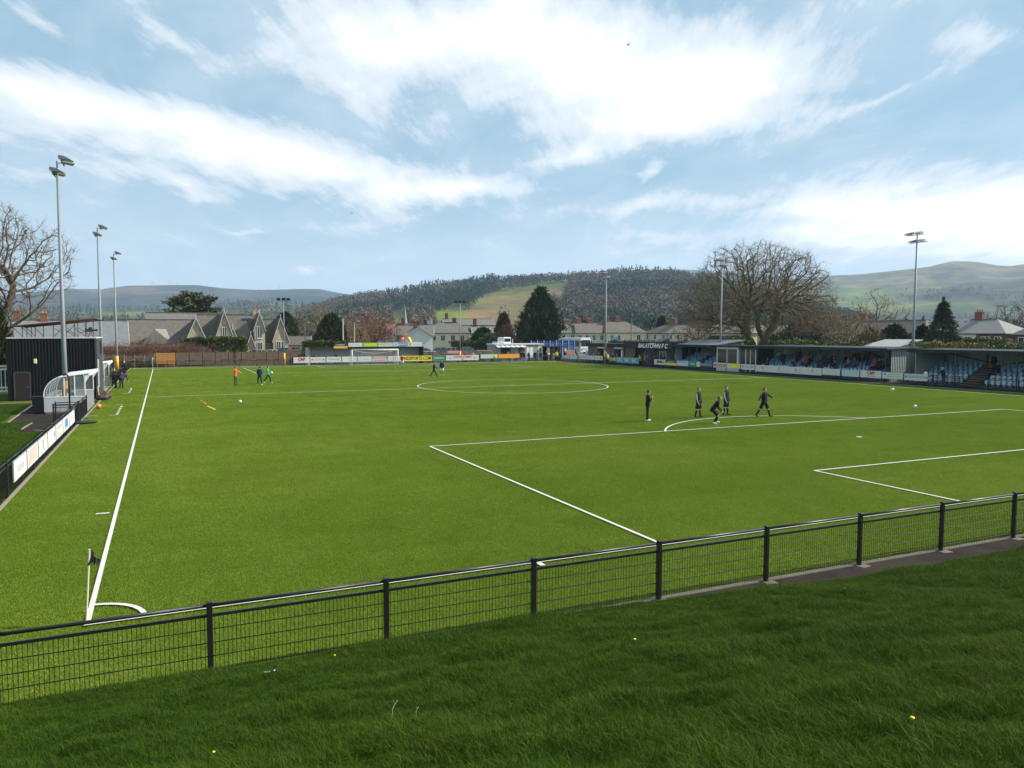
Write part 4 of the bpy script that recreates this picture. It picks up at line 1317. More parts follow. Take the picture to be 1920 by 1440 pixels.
# bags and balls by the touchline
def bag(label, x, y, rz, m, L=.7, Wd=.32, H=.3, name='kit_bag'):
    t = thing(name, label, 'bag', (x, y, .002), rz)
    b = MB(); n = 7
    rings = []
    for i in range(n):
        u = i / (n - 1)
        k = (1 - (2 * u - 1) ** 6) * .9 + .1
        rings.append([(-L / 2 + L * u, math.cos(a) * Wd / 2 * k, H / 2 + math.sin(a) * H / 2 * (k if math.sin(a) > 0 else .98)) for a in [2 * PI * j / 10 for j in range(10)]])
    vs_ = sum(rings, [])
    fs_ = [(i * 10 + j, (i + 1) * 10 + j, (i + 1) * 10 + (j + 1) % 10, i * 10 + (j + 1) % 10) for i in range(n - 1) for j in range(10)] + [tuple(range(10)), tuple(reversed(range((n - 1) * 10, n * 10)))]
    b._add(vs_, fs_, 0); b.build('body', m, t, smooth=True)
    for s in (-1, 1):
        MB().tube([(-.16, s * Wd * .35, H * .85), (-.1, s * Wd * .2, H + .13), (.1, s * Wd * .2, H + .13), (.16, s * Wd * .35, H * .85)], .013, 6).build('handle', M_BLACKM, t)
    return t
bag('flat black kit bag lying on the turf edge by the open gate', -2.75, 32.0, .35, M_BLACKM, 1.3, .7, .16)
bag('black and pink kit bag beside the gantry building', -2.9, 47.6, .2, mat('bag_dark', (.05, .025, .03), .7, .3, 3), .8, .4, .42)
bag('dark red bag with pale panel beside the gantry building', -2.6, 48.6, 1.2, mat('bag_red', (.07, .025, .025), .7, .3, 3), .75, .4, .45)
t = thing('sandwich_sign', 'small red and pink notice leaning on the gantry building', 'sign', (-3.2, 49.1, 0))
MB().prism([(-.03, 0), (.03, 0), (-.09, .95), (-.13, .95)], 'y', -.3, .3).build('panel', M_PINK, t)
MB().box(-.02, .0, -.22, .22, .35, .6).build('print', M_RED, t, rot=(0, R(-6), 0), loc=(.03, 0, 0))

def ball(label, x, y, z, m, r=.11, spots=True, group=None):
    t = thing('football', label, 'football', (x, y, z), _rng.uniform(0, 6), group)
    MB().ball((0, 0, r), r, 16, 10).build('shell', m, t, smooth=True)
    if spots:
        b = MB()
        for (a, e) in ((.4, .5), (1.9, .1), (3.3, .8), (4.8, .2), (0, -1.3), (2.6, -.5), (5.4, -.6)):
            d = Vector((math.cos(a) * math.cos(e), math.sin(a) * math.cos(e), math.sin(e)))
            u = d.orthogonal().normalized(); v = d.cross(u)
            c = Vector((0, 0, r)) + d * (r * .985)
            b.poly([tuple(c + (u * math.cos(k * 2 * PI / 5) + v * math.sin(k * 2 * PI / 5)) * r * .30 + d * .006) for k in range(5)])
        b.build('patch', M_DARKP, t)
    return t
M_BALL = mat('ball_white', (.78, .78, .76), .35, .04, 8)
ball('white football in the air in front of the stands', 48.6, 21.6, .95, M_BALL)
ball('white football resting on the turf outside the near penalty area', 47.8, 19.3, 0, M_BALL)
ball('white football alone on the turf beside the yellow markers', 6.44, 41.1, 0, M_BALL)
ball('orange football near the dugout technical area', -2.68, 40.8, .0, mat('ball_orange', (.80, .22, .03), .4, .05, 8), .16, False)
for i, (x, y, col) in enumerate(((3.92, 44.2, 'o'), (4.02, 42.7, 'o'), (4.08, 41.3, 'o'), (4.15, 39.2, 'y'), (4.25, 38.5, 'y'), (4.35, 37.8, 'y'), (4.42, 37.1, 'y'))):
    nth = ['first', 'second', 'third', 'fourth'][i if col == 'o' else i - 3]
    t = thing('marker_disc', f"small {'orange' if col == 'o' else 'yellow'} training disc, {nth} from the halfway line among its colour", 'marker', (x, y, .0), 0, 'training discs on the turf')
    b = MB(); b.tube([(0, 0, .006), (0, 0, .05)], [.10, .045], 14, cap=False).build('dome', mat('disc_orange', (.5, .17, .02), .6, .1, 4) if col == 'o' else mat('disc_yellow', (.5, .42, .06), .6, .1, 4), t)
    MB().cyl(0, 0, .0, .008, .105, seg=14).build('rim', mat('disc_orange', (.5, .17, .02), .6, .1, 4) if col == 'o' else mat('disc_yellow', (.5, .42, .06), .6, .1, 4), t)
# ================================================================ STANDS AND CLUB BUILDINGS
M_WALLG = mat('stand_back_wall', (.38, .43, .41), .6, .10, .8)
M_ROOFD = mat('stand_roof_dark', (.020, .028, .032), .7, .2, 1.0, spec=.2)
M_ROOFB = mat('stand_roof_grey', (.09, .11, .135), .7, .12, .8)
M_STEELD = mat('stand_steel_dark', (.035, .042, .046), .5, .15, 2)
M_SEATB = mat('seat_blue', (.20, .40, .56), .42, .10, 3)
M_SEAT_SKYLIT = mat('seat_blue_skylit', (.44, .58, .66), .42, .08, 3)  # paler copy of the seat blue: skylight on the front rows, put into the colour
M_SEATD = mat('seat_royal_blue', (.03, .07, .26), .42, .10, 3)
M_STEP = mat('timber_step', (.20, .12, .06), .8, .25, 3)
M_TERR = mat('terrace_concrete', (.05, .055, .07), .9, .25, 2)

def stand_seat(m, nm):
    b = MB()
    b.prism([(.10, .02), (.15, .42), (.19, .45), (.17, .02)], 'x', -.165, .165)     # back
    b.cbox(-.165, .165, -.04, .10, .06, .36, .03)                                    # tipped-up seat pan
    b.box(-.025, .025, .0, .14, -.10, .04)
    return b.mesh(nm, m)
SEATS = {'b': stand_seat(M_SEATB, 'seat'), 'l': stand_seat(M_SEAT_SKYLIT, 'seat'), 'd': stand_seat(M_SEATD, 'seat')}

def seat_stand(label, y_far, y_near, rows, aisles, roof_m, colf, x_front=70.0, depth=5.0, zf=3.28, zr=3.42, base=.25, rise=.33, tread=.74,
               posts=(), end_walls=(True, True), braces=(), overhang=.5, skip=None):
    L = y_far - y_near
    t = thing('seated_stand', label, 'stand', (x_front, y_far, 0), -PI / 2)
    # terraces
    for r in range(rows):
        y0 = .25 + r * tread
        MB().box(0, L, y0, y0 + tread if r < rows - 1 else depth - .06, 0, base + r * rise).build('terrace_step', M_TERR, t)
    corrugated(MB(), 0, L, base, zr - .05, depth - .05, .25, .03).build('back_wall', M_WALLG, t)
    if end_walls[0]:
        MB().box(-.05, 0, .35, depth, 0, zf).build('end_wall', M_WALLG, t)
    if end_walls[1]:
        corrugated(MB(), .55, depth, 0, zf, 0, .25, .03, out=1).build('end_wall', M_WALLG, t, (L + .02, 0, 0), (0, 0, PI / 2))
        MB().box(L - .02, L + .018, .55, depth - .05, 0, zf).build('end_wall_lining', M_STEELD, t)
    rf = MB()
    rf.prism([(-overhang, zf), (depth + .15, zr), (depth + .15, zr + .14), (-overhang, zf + .14)], 'x', -.3, L + .3)
    rf.build('roof', roof_m, t)
    MB().box(-.32, L + .32, -overhang - .045, -overhang - .002, zf - .12, zf + .20).build('fascia', M_ROOFD, t)
    MB().box(-.3, L + .3, depth - .5, depth - .1, zr - .16, zr - .08).build('purlin', M_STEELD, t)
    for p in posts:
        MB().box(p - .05, p + .05, -.05, .05, 0, zf - .01).build('front_post', M_STEELD, t)
        MB().box(p - .05, p + .05, depth - .4, depth - .3, base + rows * rise - .2, zr - .02).build('rear_post', M_STEELD, t)
        rb = MB(); rb.prism([(-.3, zf - .12), (depth - .3, zr - .12), (depth - .3, zr - .01), (-.3, zf - .01)], 'x', p - .04, p + .04)
        rb.build('rafter', M_STEELD, t)
    for (xa, za, xb, zb) in braces:
        MB().tube([(xa, depth - .45, za), (xb, depth - .45, zb)], .05, 6).build('brace', M_STEELD, t)
    for (a0, a1) in aisles:
        for r in range(rows * 2):
            z = (r + 1) * (base + rise * rows) / (rows * 2)
            MB().box(a0, a1, .26 + (r - 1) * tread / 2, .26 + (r) * tread / 2, z - .05, z + .012).build('aisle_step', M_STEP, t)
    for r in range(rows):
        x = .35
        k = 0
        while x < L - .25:
            if not any(a0 - .22 < x < a1 + .22 for a0, a1 in aisles) and not (skip and skip(x, r)):
                obj('seat', SEATS[colf(x, r)], t, (x, .25 + r * tread + tread * .52, base + r * rise + .10))
            x += .49
            k += 1
    return t
seat_stand('long covered main stand with blue seats behind the very long white board', 56.4, 38.4, 4, [(8.1, 9.1)], M_ROOFD,
           lambda x, r: 'd' if x > 14.6 else ('l' if r < 1 else 'b'), posts=(.1, 2.9, 6.0, 9.4, 11.9, 15.0, 17.8), base=.62, end_walls=(False, True),
           braces=((0, 1.9, 2.9, 2.7), (9.4, 2.0, 11.9, 3.0), (11.9, 3.0, 15.0, 2.1)), depth=4.6)
seat_stand('nearest covered stand with five rows of pale blue seats and timber steps', 35.6, 17.0, 5, [(4.9, 6.15)], M_ROOFD,
           lambda x, r: 'l' if r < 2 else 'b', posts=(.1, 4.2, 9.6, 14.2, 18.5), base=.22, rise=.36, end_walls=(True, True),
           braces=((.3, 3.0, 5.0, 2.1), (6.0, 2.1, 12.2, 3.0)), zf=3.26, zr=3.36)
st1 = seat_stand('small covered stand of blue seats between club house and press box', 72.6, 64.2, 5, [(4.0, 4.7)], M_ROOFB,
           lambda x, r: 'l' if r < 1 else 'b', posts=(.1, 3.4, 5.0, 8.2), base=.35, rise=.34, zf=3.25, zr=4.0, end_walls=(True, False),
           braces=((.4, 3.2, 3.6, 2.2), (5.2, 2.2, 8.0, 3.0)))
# yellow strips of cladding between the two big stands
t = thing('yellow_screen', 'bright yellow vertical strips in the gap between the two big stands', 'screen', (75.2, 39.0, 0), -PI / 2)
for i, x in enumerate((.2, .9, 1.55, 2.2)):
    MB().cbox(x, x + .34, -.04, .04, .1, 3.1, .01).build('strip', mat('yellow_strip', (.50, .50, .05), .6, .1, 2), t)
    MB().cbox(x + .40, x + .62, -.03, .03, .1, 3.1, .01).build('dark_strip', M_STEELD, t)

# press box and glazed bay beside it
t = thing('press_box', 'white framed press box with two large windows beside the main stand', 'building', (69.9, 63.6, 0), -PI / 2)
MB().box(0, 4.1, .06, 3.0, 0, 3.25).build('wall', mat('white_cladding', (.55, .57, .56), .5, .06, 1.5), t)
MB().box(-.6, 7.4, -.35, 3.4, 3.26, 3.46).build('roof', M_ROOFD, t)
for x0, x1 in ((.25, 1.98), (2.12, 3.85)):
    w_ = MB().box(x0, x1, .03, .075, 1.08, 2.95).build('window', M_PANE, t)
    for a in ((x0 - .09, x0, 1.0, 3.05), (x1, x1 + .09, 1.0, 3.05), (x0, x1, 2.95, 3.05), (x0, x1, 1.0, 1.08)):
        MB().box(a[0], a[1], 0.0, .05, a[2], a[3]).build('frame', M_WPAINT, w_)
for k in range(5):
    MB().box(.05, 4.05, .03, .062, .08 + k * .18, .22 + k * .18).build('cladding_board', M_WPAINT, t)
t2 = thing('glazed_porch', 'dark glazed porch with tall panes between press box and main stand', 'building', (70.1, 59.4, 0), -PI / 2)
MB().box(0, 2.9, .10, 2.8, 0, 3.2).build('wall', M_STEELD, t2)
for x0, x1 in ((.1, .95), (1.15, 1.75), (1.95, 2.65)):
    w_ = MB().box(x0, x1, .04, .105, .35 if x0 > .5 else 1.1, 2.85).build('window', M_PANE, t2)
    MB().box(x1, x1 + .09, 0.0, .10, .1, 3.0).build('frame', M_WPAINT, w_)

# club house with its name on the fascia
t = thing('club_house', 'dark club house with BALATOWN F C in white letters on its fascia', 'building', (69.5, 84.6, 0), -PI / 2)
MB().box(3.0, 12.0, 2.0, 6.0, 0, 3.2).build('wall', mat('club_wall', (.10, .11, .12), .7, .12, 1), t)
fa = MB().box(0, 12.3, -.05, .05, 2.78, 3.62).build('fascia', M_BLACKM, t)
MB().prism([(-.04, 3.63), (6.2, 3.63), (6.2, 3.75), (-.04, 3.75)], 'x', -.1, 12.4).build('roof', M_ROOFD, t)
for x in (.1, 3.1, 7.9, 12.1):
    MB().box(x, x + .14, .1, .24, 0, 2.78).build('canopy_post', M_BLACKM, t)
me = text_mesh('BALATOWN F C', .92, M_WPAINT, bold=.035, shear=.28, squeeze=1.05)
obj('lettering', me, fa, (7.6, -.056, 3.10), (PI / 2, 0, 0))
b = MB(); bars(b, 7.0, 8.3, 3.50, .10, -.052, 1, 0, 4); b.build('small_print', M_WPAINT, fa)
w_ = MB().box(6.9, 8.4, 1.9, 1.99, .95, 2.2).build('window', M_PANE, t)
for a in ((6.8, 6.9, .88, 2.28), (8.4, 8.5, .88, 2.28), (7.6, 7.68, .95, 2.2), (6.9, 8.4, 2.2, 2.28), (6.9, 8.4, .88, .95)):
    MB().box(a[0], a[1], 1.86, 1.96, a[2], a[3]).build('frame', M_WPAINT, w_)
for x in (4.6, 6.0, 9.4):
    MB().box(x, x + .9, 1.93, 1.99, 0.02, 2.1).build('door', M_STEELD, t)
MB().box(10.2, 10.7, 1.9, 1.99, 1.3, 2.0).build('poster', M_GREYP, t)
MB().prism([(1.5, 3.76), (3.0, 3.76), (3.0, 4.25), (2.6, 4.25)], 'x', 6.2, 7.8).build('roof_hatch', M_STEELD, t)

# brick toilets
def brick_mat(name, c1, c2, mortar, scale=5.0):
    m = bpy.data.materials.new(name)
    m.use_nodes = True
    t = NT(m.node_tree)
    co = t.add('ShaderNodeTexCoord').outputs['Object']
    br = t.add('ShaderNodeTexBrick', {'Vector': t.add('ShaderNodeMapping', {0: co, 2: (PI / 2, 0, 0)}).outputs[0], 'Color1': (*c1, 1), 'Color2': (*c2, 1), 'Mortar': (*mortar, 1),
               'Scale': scale, 'Mortar Size': .012, 'Row Height': .35, 'Brick Width': 1.0})
    c = t.mix(t.math('MULTIPLY', t.smooth(t.noise(co, 1.2, 4, .6), .4, .7), .35), br.outputs[0], tuple(x * .7 for x in c1))
    b = t.add('ShaderNodeBsdfPrincipled', {'Base Color': c, 'Roughness': .9})
    t.add('ShaderNodeOutputMaterial', {0: b.outputs[0]})
    return m
M_BRICK = brick_mat('brown_brick', (.17, .11, .075), (.13, .085, .06), (.20, .18, .15))
t = thing('brick_toilets', 'low brown brick toilet block with two dark doorways near the far corner', 'building', (72.0, 99.2, 0), -PI / 2)
for (a0, a1) in ((0, 3.1), (5.15, 8.3), (10.3, 14.6)):
    MB().box(a0, a1, 0, 4.0, 0, 2.72).build('wall', M_BRICK, t)
for (a0, a1) in ((3.1, 5.15), (8.3, 10.3)):
    MB().box(a0, a1, .9, 4.0, 0, 2.72).build('doorway', M_BLACKM, t)
    MB().box(a0, a1, 0.02, .88, 2.35, 2.72).build('lintel', M_BRICK, t)
    MB().box(a0 + .1, a1 + .5, -.06, -.005, 2.42, 2.66).build('sign_strip', M_WPAINT, t)
    MB().box(a1 + .12, a1 + .5, -.05, -.006, 1.1, 2.2).build('notice', M_WPAINT, t)
MB().box(-.2, 14.8, -.3, 4.3, 2.73, 3.3).build('roof', M_ROOFD, t)
t = thing('hedge', 'clipped dark hedge line above the brick toilets roof', 'hedge', (76.8, 99.0, 0), -PI / 2)
HEDGES = [(t, 24.0, 1.0, 0, 3.55)]

# turnstile hut and kiosk in the far corner
t = thing('turnstile_hut', 'open turnstile hut with flat dark roof in the far corner', 'hut', (66.7, 104.6, 0))
MB().box(-.35, 4.2, -.4, 2.4, 2.5, 2.72).build('roof', M_BLACKM, t)
for (a, m) in (((0, .5), M_WPAINT), ((1.0, 1.6), M_BRICK), ((2.0, 2.6), M_BRICK), ((3.5, 3.95), M_WPAINT)):
    MB().box(a[0], a[1], 0, .3 if m is M_WPAINT else 2.2, 0 if m is M_BRICK else 1.1, 2.5).build('pier', m, t)
for x in (.2, 3.7):
    MB().box(x, x + .12, .05, .17, 0, 2.5).build('post', M_WPAINT, t)
MB().box(.0, 4.0, 2.2, 2.3, 0, 2.5).build('back_wall', M_BLACKM, t)
t = thing('notice_box', 'red and tan notice box on legs at the far corner', 'sign', (69.9, 103.8, 0))
MB().cbox(0, 1.9, 0, .35, .35, 1.1, .02).build('lower_panel', M_RED, t)
MB().cbox(0, 1.9, 0, .35, 1.1, 1.9, .02).build('upper_panel', mat('tan_panel', (.42, .20, .09), .6, .15, 3), t)
b = MB(); bars(b, .3, 1.6, .75, .09, -.002, 2, 0, 5); b.build('small_print', M_WPAINT, t)
for x in (.05, 1.75):
    MB().box(x, x + .1, .1, .2, 0, .36).build('leg', M_STEELD, t)
t = thing('refreshment_kiosk', 'grey cladded refreshment kiosk with striped awning behind the spectators', 'kiosk', (56.7, 106.0, 0))
MB().box(0, 8.75, 0, 3.6, 0, 2.95).build('wall', mat('kiosk_cladding', (.27, .29, .30), .6, .1, 1), t)
MB().box(-.15, 9.9, -.15, 3.7, 2.96, 3.16).build('roof', mat('kiosk_roof', (.55, .56, .55), .6, .08, 2), t)
MB().box(8.77, 9.75, -.02, 3.6, 0, 2.95).build('white_end', mat('cream_paint', (.68, .64, .54), .6, .06, 2), t)
MB().box(9.05, 9.3, -.05, -.021, 1.1, 2.3).build('slot_window', M_PANE, t)
aw = MB()
for i in range(12):
    x = .1 + i * .5
    aw.quad((x, -.02, 2.85), (x + .5, -.02, 2.85), (x + .5, -.85, 2.55), (x, -.85, 2.55), i % 2)
aw.build('awning', [M_WPAINT, M_GREYP], t)
for (a0, a1) in ((1.1, 3.1), (4.7, 6.0)):
    MB().box(a0, a1, -.03, -.004, 1.15, 2.4).build('serving_hatch', M_BLACKM, t)
    MB().box(a0 - .1, a1 + .1, -.35, -.004, 1.05, 1.14).build('counter', M_WPAINT, t)
for x in (5.8, 6.5):
    MB().box(x, x + .55, -1.2, -1.16, .6, 2.5).build('menu_board', M_WPAINT, t)
for i, (x, h) in enumerate(((1.0, .85), (4.0, .85))):
    MB().tube([(x, 1.0, 3.16), (x, 1.0, 3.16 + h)], .05, 6).build('flue', M_WPAINT, t)

# covered terrace behind the far goal
t = thing('far_terrace_stand', 'low grey covered terrace behind the far goal', 'stand', (23.0, 102.75, 0))
MB().box(0, 19.0, 2.6, 2.75, 0, 2.7).build('back_wall', mat('terrace_wall', (.58, .59, .58), .7, .08, .6), t)
MB().prism([(-.1, 2.70), (2.95, 2.62), (2.95, 2.74), (-.1, 2.84)], 'x', -.2, 19.0).build('roof', M_ROOFD, t)
for x in (0.05, 3.7, 7.9, 13.9, 18.8):
    MB().box(x, x + .1, .05, .15, 0, 2.71).build('front_post', M_STEELD, t)
MB().box(13.3, 13.6, .9, 1.1, 0, 2.66).build('yellow_post', M_YPAD, t)
for x0 in (18.9,):
    MB().box(x0 + .02, x0 + .1, .2, 2.6, 0, 2.68).build('end_wall', M_STEELD, t)
MB().box(.2, 18.8, 1.2, 1.26, .95, 1.0).build('crush_rail', M_STEELD, t)
t = thing('brick_pillar', 'grey stone pillar at the end of the wooden fence', 'pillar', (22.6, 103.4, 0))
MB().cbox(-.3, .3, -.3, .3, 0, 2.6, .02).build('shaft', mat('pillar_stone', (.40, .38, .34), .9, .15, 3), t)
MB().cbox(-.36, .36, -.36, .36, 2.6, 2.76, .03).build('cap', M_CONC, t)
UB = [
    (26.6, 28.9, 2.66, 2.98, 'orange strip board on the left of the far terrace roof edge', M_ORANGE, [('bars', .3, 2.0, 2.82, .09, 1, M_YELLOW)]),
    (26.8, 28.75, 3.02, 3.36, 'small dark board with white print above the orange strip board', M_STEELD, [('bars', .4, 1.6, 3.2, .1, 1, M_WHITE), ('disc', .25, 3.2, .1, M_GREYP)]),
    (29.0, 31.35, 2.90, 3.52, 'plain white board on the far terrace roof edge', M_WHITE, [('bars', .3, 2.0, 3.2, .05, 1, M_GREYP)]),
    (31.45, 33.9, 2.90, 3.52, 'lime green board on the far terrace roof edge', M_LIME, [('bars', .3, 2.2, 3.3, .09, 2, M_YELLOW)]),
    (34.0, 36.45, 2.90, 3.52, 'white board with red print on the far terrace roof edge', M_WHITE, [('bars', .5, 2.3, 3.3, .13, 1, M_RED), ('dia', .3, 3.2, .16, M_RED), ('bars', .5, 2.2, 3.05, .05, 1, M_PINK)]),
    (36.55, 39.0, 2.90, 3.56, 'board half pale and half blue on the far terrace roof edge', M_PALEB, [('rect', .9, 2.43, 2.92, 3.54, M_BLUEP), ('bars', .95, 2.3, 3.25, .14, 1, M_WHITE), ('disc', .4, 3.2, .16, M_GREYP)]),
    (39.1, 41.6, 2.90, 3.60, 'white board with small dark figure at the right of the far terrace roof', M_WHITE, [('rect', .25, .45, 3.05, 3.45, M_DARKP), ('bars', .8, 2.2, 3.2, .07, 1, M_GREYP)]),
]
for (x0, x1, z0, z1, lab, face, pr) in UB:
    board(lab, (x0, 102.60), 0, x1 - x0, z0, z1, face, pr, group='boards on the far terrace roof')
board('long red board with white print above the fence by the parked cars', (46.3, 103.6), 0, 3.1, 1.55, 2.05, M_RED, [('bars', .3, 2.8, 1.88, .11, 2, M_WHITE)], group='boards behind the far goal')
# ================================================================ PEOPLE
SLOTS = ('top', 'bottom', 'skin', 'sock', 'shoe', 'trim')
CLOTH = {
    'black': (.013, .013, .016), 'charcoal': (.035, .036, .04), 'navy': (.018, .030, .085), 'red': (.50, .035, .03), 'bib': (.80, .10, .03),
    'green': (.03, .30, .12), 'dgreen': (.02, .10, .06), 'white': (.70, .70, .68), 'hivis': (.55, .75, .06), 'grey': (.20, .21, .22), 'blue': (.05, .12, .30),
    'purple': (.032, .022, .085), 'brown': (.12, .075, .045), 'denim': (.06, .09, .16), 'maroon': (.20, .03, .04), 'tan': (.34, .26, .17), 'yellow': (.7, .52, .05),
}
def cloth(c):
    return mat('cloth_' + c, CLOTH[c], .85, .18, 9, bump=.25, bscale=25, spec=.2)
SKIN = mat('skin', (.52, .30, .21), .55, .10, 10)
HAIRS = [mat('hair_dark', (.02, .015, .012), .7, .2, 20), mat('hair_brown', (.07, .04, .022), .7, .2, 20), mat('hair_grey', (.36, .35, .33), .7, .15, 20)]
SHOE_D = mat('shoe_dark', (.02, .02, .022), .45, .1, 8)
SHOE_W = mat('shoe_white', (.65, .66, .64), .45, .1, 8)

def body_mesh(pose, wear, voxel):
    """one continuous figure; returns mesh and head centre/rotation for the hair"""
    prims = []          # (a, b, ra, rb, slot)
    V = Vector
    lean = R(pose.get('lean', 0)); twist = R(pose.get('twist', 0))
    piv = V((0, 0, .92))
    def up(p):          # upper-body transform
        q = V(p) - piv
        q = Matrix.Rotation(twist, 3, 'Z') @ q
        q = Matrix.Rotation(-lean, 3, 'X') @ q
        return q + piv
    bulk = 1.10 if wear.get('jacket') else 1.0
    legs, ank = {}, []
    for s, k in ((-1, 'L'), (1, 'R')):
        f, sp, kn = pose['leg' + k]
        hip = V((s * .095, 0, .90))
        def dr(ang):
            d = V((s * math.sin(R(sp)), math.sin(R(ang)), -math.cos(R(ang)) * math.cos(R(sp))))
            return d.normalized()
        knee = hip + dr(f) * .43
        ankle = knee + dr(f - kn) * .42
        legs[k] = (hip, knee, ankle, dr(f - kn), s)
        ank.append(ankle.z)
    dz = .085 - min(ank) if not pose.get('sit') else 0.0
    for k, (hip, knee, ankle, sd, s) in legs.items():
        wb = wear.get('legs', 'long')
        th = 'bottom'
        tr = .088 * (1.06 if wb == 'long' else 1)
        if wb == 'shorts':
            mid = hip.lerp(knee, .78)
            prims.append((hip, mid, .098, .108, 'bottom'))
            prims.append((hip.lerp(knee, .6), knee, .070, .055, 'skin'))
            sk = knee.lerp(ankle, .18)
            prims.append((knee, sk, .055, .056, 'skin'))
            prims.append((sk, knee.lerp(ankle, .4), .057, .060, 'sock'))
            prims.append((knee.lerp(ankle, .35), ankle, .060, .042, 'sock'))
        else:
            prims.append((hip, knee, tr, .066, 'bottom'))
            prims.append((knee, ankle, .066, .052, 'bottom'))
        toe = V((s * .05, .17, 0)) if pose.get('sit') or abs(sd.y) < .45 else V((s * .03, .15, -.06 if sd.y < 0 else .05))
        prims.append((ankle + V((0, -.045, -.035)), ankle + toe + V((0, 0, -.045)), .043, .036, 'shoe'))
    # torso rings
    rings = [(.84, .130, .105), (.90, .158, .118), (.98, .158, .115), (1.08, .146, .108), (1.20, .160, .113), (1.32, .182, .115), (1.41, .165, .098), (1.46, .095, .075), (1.50, .058, .058)]
    for (z0, x0, y0), (z1, x1, y1) in zip(rings, rings[1:]):
        sl = 'bottom' if z1 < .93 else 'skin' if z0 > 1.455 else 'top'
        k = bulk if sl == 'top' else 1
        for fx in (-.5, 0, .5):
            a = up((fx * x0, 0, z0)) if z0 >= .9 else V((fx * x0, 0, z0))
            b = up((fx * x1, 0, z1)) if z1 >= .9 else V((fx * x1, 0, z1))
            prims.append((a, b, y0 * k * (.98 if fx else 1), y1 * k * (.98 if fx else 1), sl))
    if wear.get('jacket'):
        for fx in (-.06, .06):
            prims.append((up((fx, 0, .93)), up((fx, 0, .86)), .125, .128, 'top'))
    for s, k in ((-1, 'L'), (1, 'R')):
        f, sp, el, inw = pose['arm' + k]
        sh = up((s * .185, 0, 1.40))
        def dr(ang, spl):
            d = V((s * math.sin(R(spl)), math.sin(R(ang)) * math.cos(R(spl)), -math.cos(R(ang)) * math.cos(R(spl))))
            d = Matrix.Rotation(twist, 3, 'Z') @ d
            return (Matrix.Rotation(-lean * .6, 3, 'X') @ d).normalized()
        elb = sh + dr(f, sp) * .30
        fd = dr(f + el, sp - inw)
        wr = elb + fd * .26
        prims.append((up((s * .12, 0, 1.40)), sh, .075 * bulk, .066 * bulk, 'top'))
        prims.append((sh, elb, .058 * bulk, .046 * bulk, 'top'))
        slv = 'top' if wear.get('sleeves', 'long') == 'long' else 'skin'
        prims.append((elb, wr, .045 * (bulk if slv == 'top' else .9), .034, slv))
        if wear.get('stripe'):
            o = (elb - sh).cross(V((0, 1, 0))).normalized() * s * -.026
            o = V((s * .03, -.012, .0))
            prims.append((sh + o, elb + o, .040 * bulk, .034 * bulk, 'trim'))
            prims.append((elb + o, wr + o * .7, .033 * bulk, .024, 'trim'))
        # hand: palm, four fingers, thumb
        side = fd.cross(V((0, 0, 1)))
        side = side.normalized() if side.length > .1 else V((1, 0, 0))
        if abs(fd.z) > .7:
            side = V((0, 1, 0)) - fd * fd.y
            side.normalize()
        nrm = fd.cross(side).normalized() * (1 if s > 0 else -1)
        pc = wr + fd * .075
        for q in (-.022, 0, .022):
            prims.append((wr + side * q * .6, pc + side * q, .019, .016, 'skin'))
        for q, L in ((-.033, .055), (-.011, .07), (.011, .066), (.033, .058)):
            k1 = pc + side * q + fd * L * .55 - nrm * .008
            prims.append((pc + side * q * .9, k1, .0105, .0095, 'skin'))
            prims.append((k1, k1 + (fd * .8 - nrm * .6).normalized() * L * .5, .0095, .0085, 'skin'))
        tb = wr + fd * .025 + side * .03
        prims.append((tb, tb + (fd * .6 + side * .7).normalized() * .05, .012, .010, 'skin'))
    # neck, head, face
    hp, ht = R(pose.get('nod', 0)), R(pose.get('turn', 0))
    nb = up((0, 0, 1.46)); hd = up((0, .0, 1.56))
    hr = (Matrix.Rotation(ht + twist * .5, 3, 'Z') @ Matrix.Rotation(-(lean * .35 + hp), 3, 'X'))
    def H(p): return hd + hr @ V(p)
    prims.append((nb, H((0, -.005, .02)), .055, .052, 'skin'))
    prims.append((H((0, -.012, .09)), H((0, .012, .11)), .088, .084, 'skin'))
    prims.append((H((0, .02, .06)), H((0, .05, .0)), .068, .042, 'skin'))
    prims.append((H((0, .092, .085)), H((0, .112, .058)), .010, .014, 'skin'))
    prims.append((H((-.035, .08, .105)), H((.035, .08, .105)), .016, .016, 'skin'))
    prims.append((H((-.018, .084, .022)), H((.018, .084, .022)), .010, .010, 'skin'))
    for s in (-1, 1):
        prims.append((H((s * .083, -.005, .06)), H((s * .088, -.012, .095)), .012, .015, 'skin'))
    # mesh of overlapping round cones, then one voxel surface over all of them
    vs_, fs_ = [], []
    for (a, b, ra, rb, sl) in prims:
        d = b - a
        L = d.length
        d = d / L if L > 1e-6 else V((0, 0, 1))
        u = d.orthogonal().normalized(); v = d.cross(u)
        n0 = len(vs_); S = 9
        prof = [(-ra * .985, ra * .17), (-ra * .7, ra * .71), (0, ra), (L, rb), (L + rb * .7, rb * .71), (L + rb * .985, rb * .17)]
        for (h, r_) in prof:
            for j in range(S):
                t_ = 2 * PI * j / S
                vs_.append(a + d * h + (u * math.cos(t_) + v * math.sin(t_)) * r_)
        for i in range(len(prof) - 1):
            for j in range(S):
                k_ = (j + 1) % S
                fs_.append((n0 + i * S + j, n0 + i * S + k_, n0 + (i + 1) * S + k_, n0 + (i + 1) * S + j))
        fs_.append(tuple(n0 + j for j in reversed(range(S))))
        fs_.append(tuple(n0 + (len(prof) - 1) * S + j for j in range(S)))
    me = bpy.data.meshes.new('tmp_body')
    me.from_pydata([tuple(v) for v in vs_], [], fs_)
    tmp = bpy.data.objects.new('tmp_body', me)
    COL.objects.link(tmp)
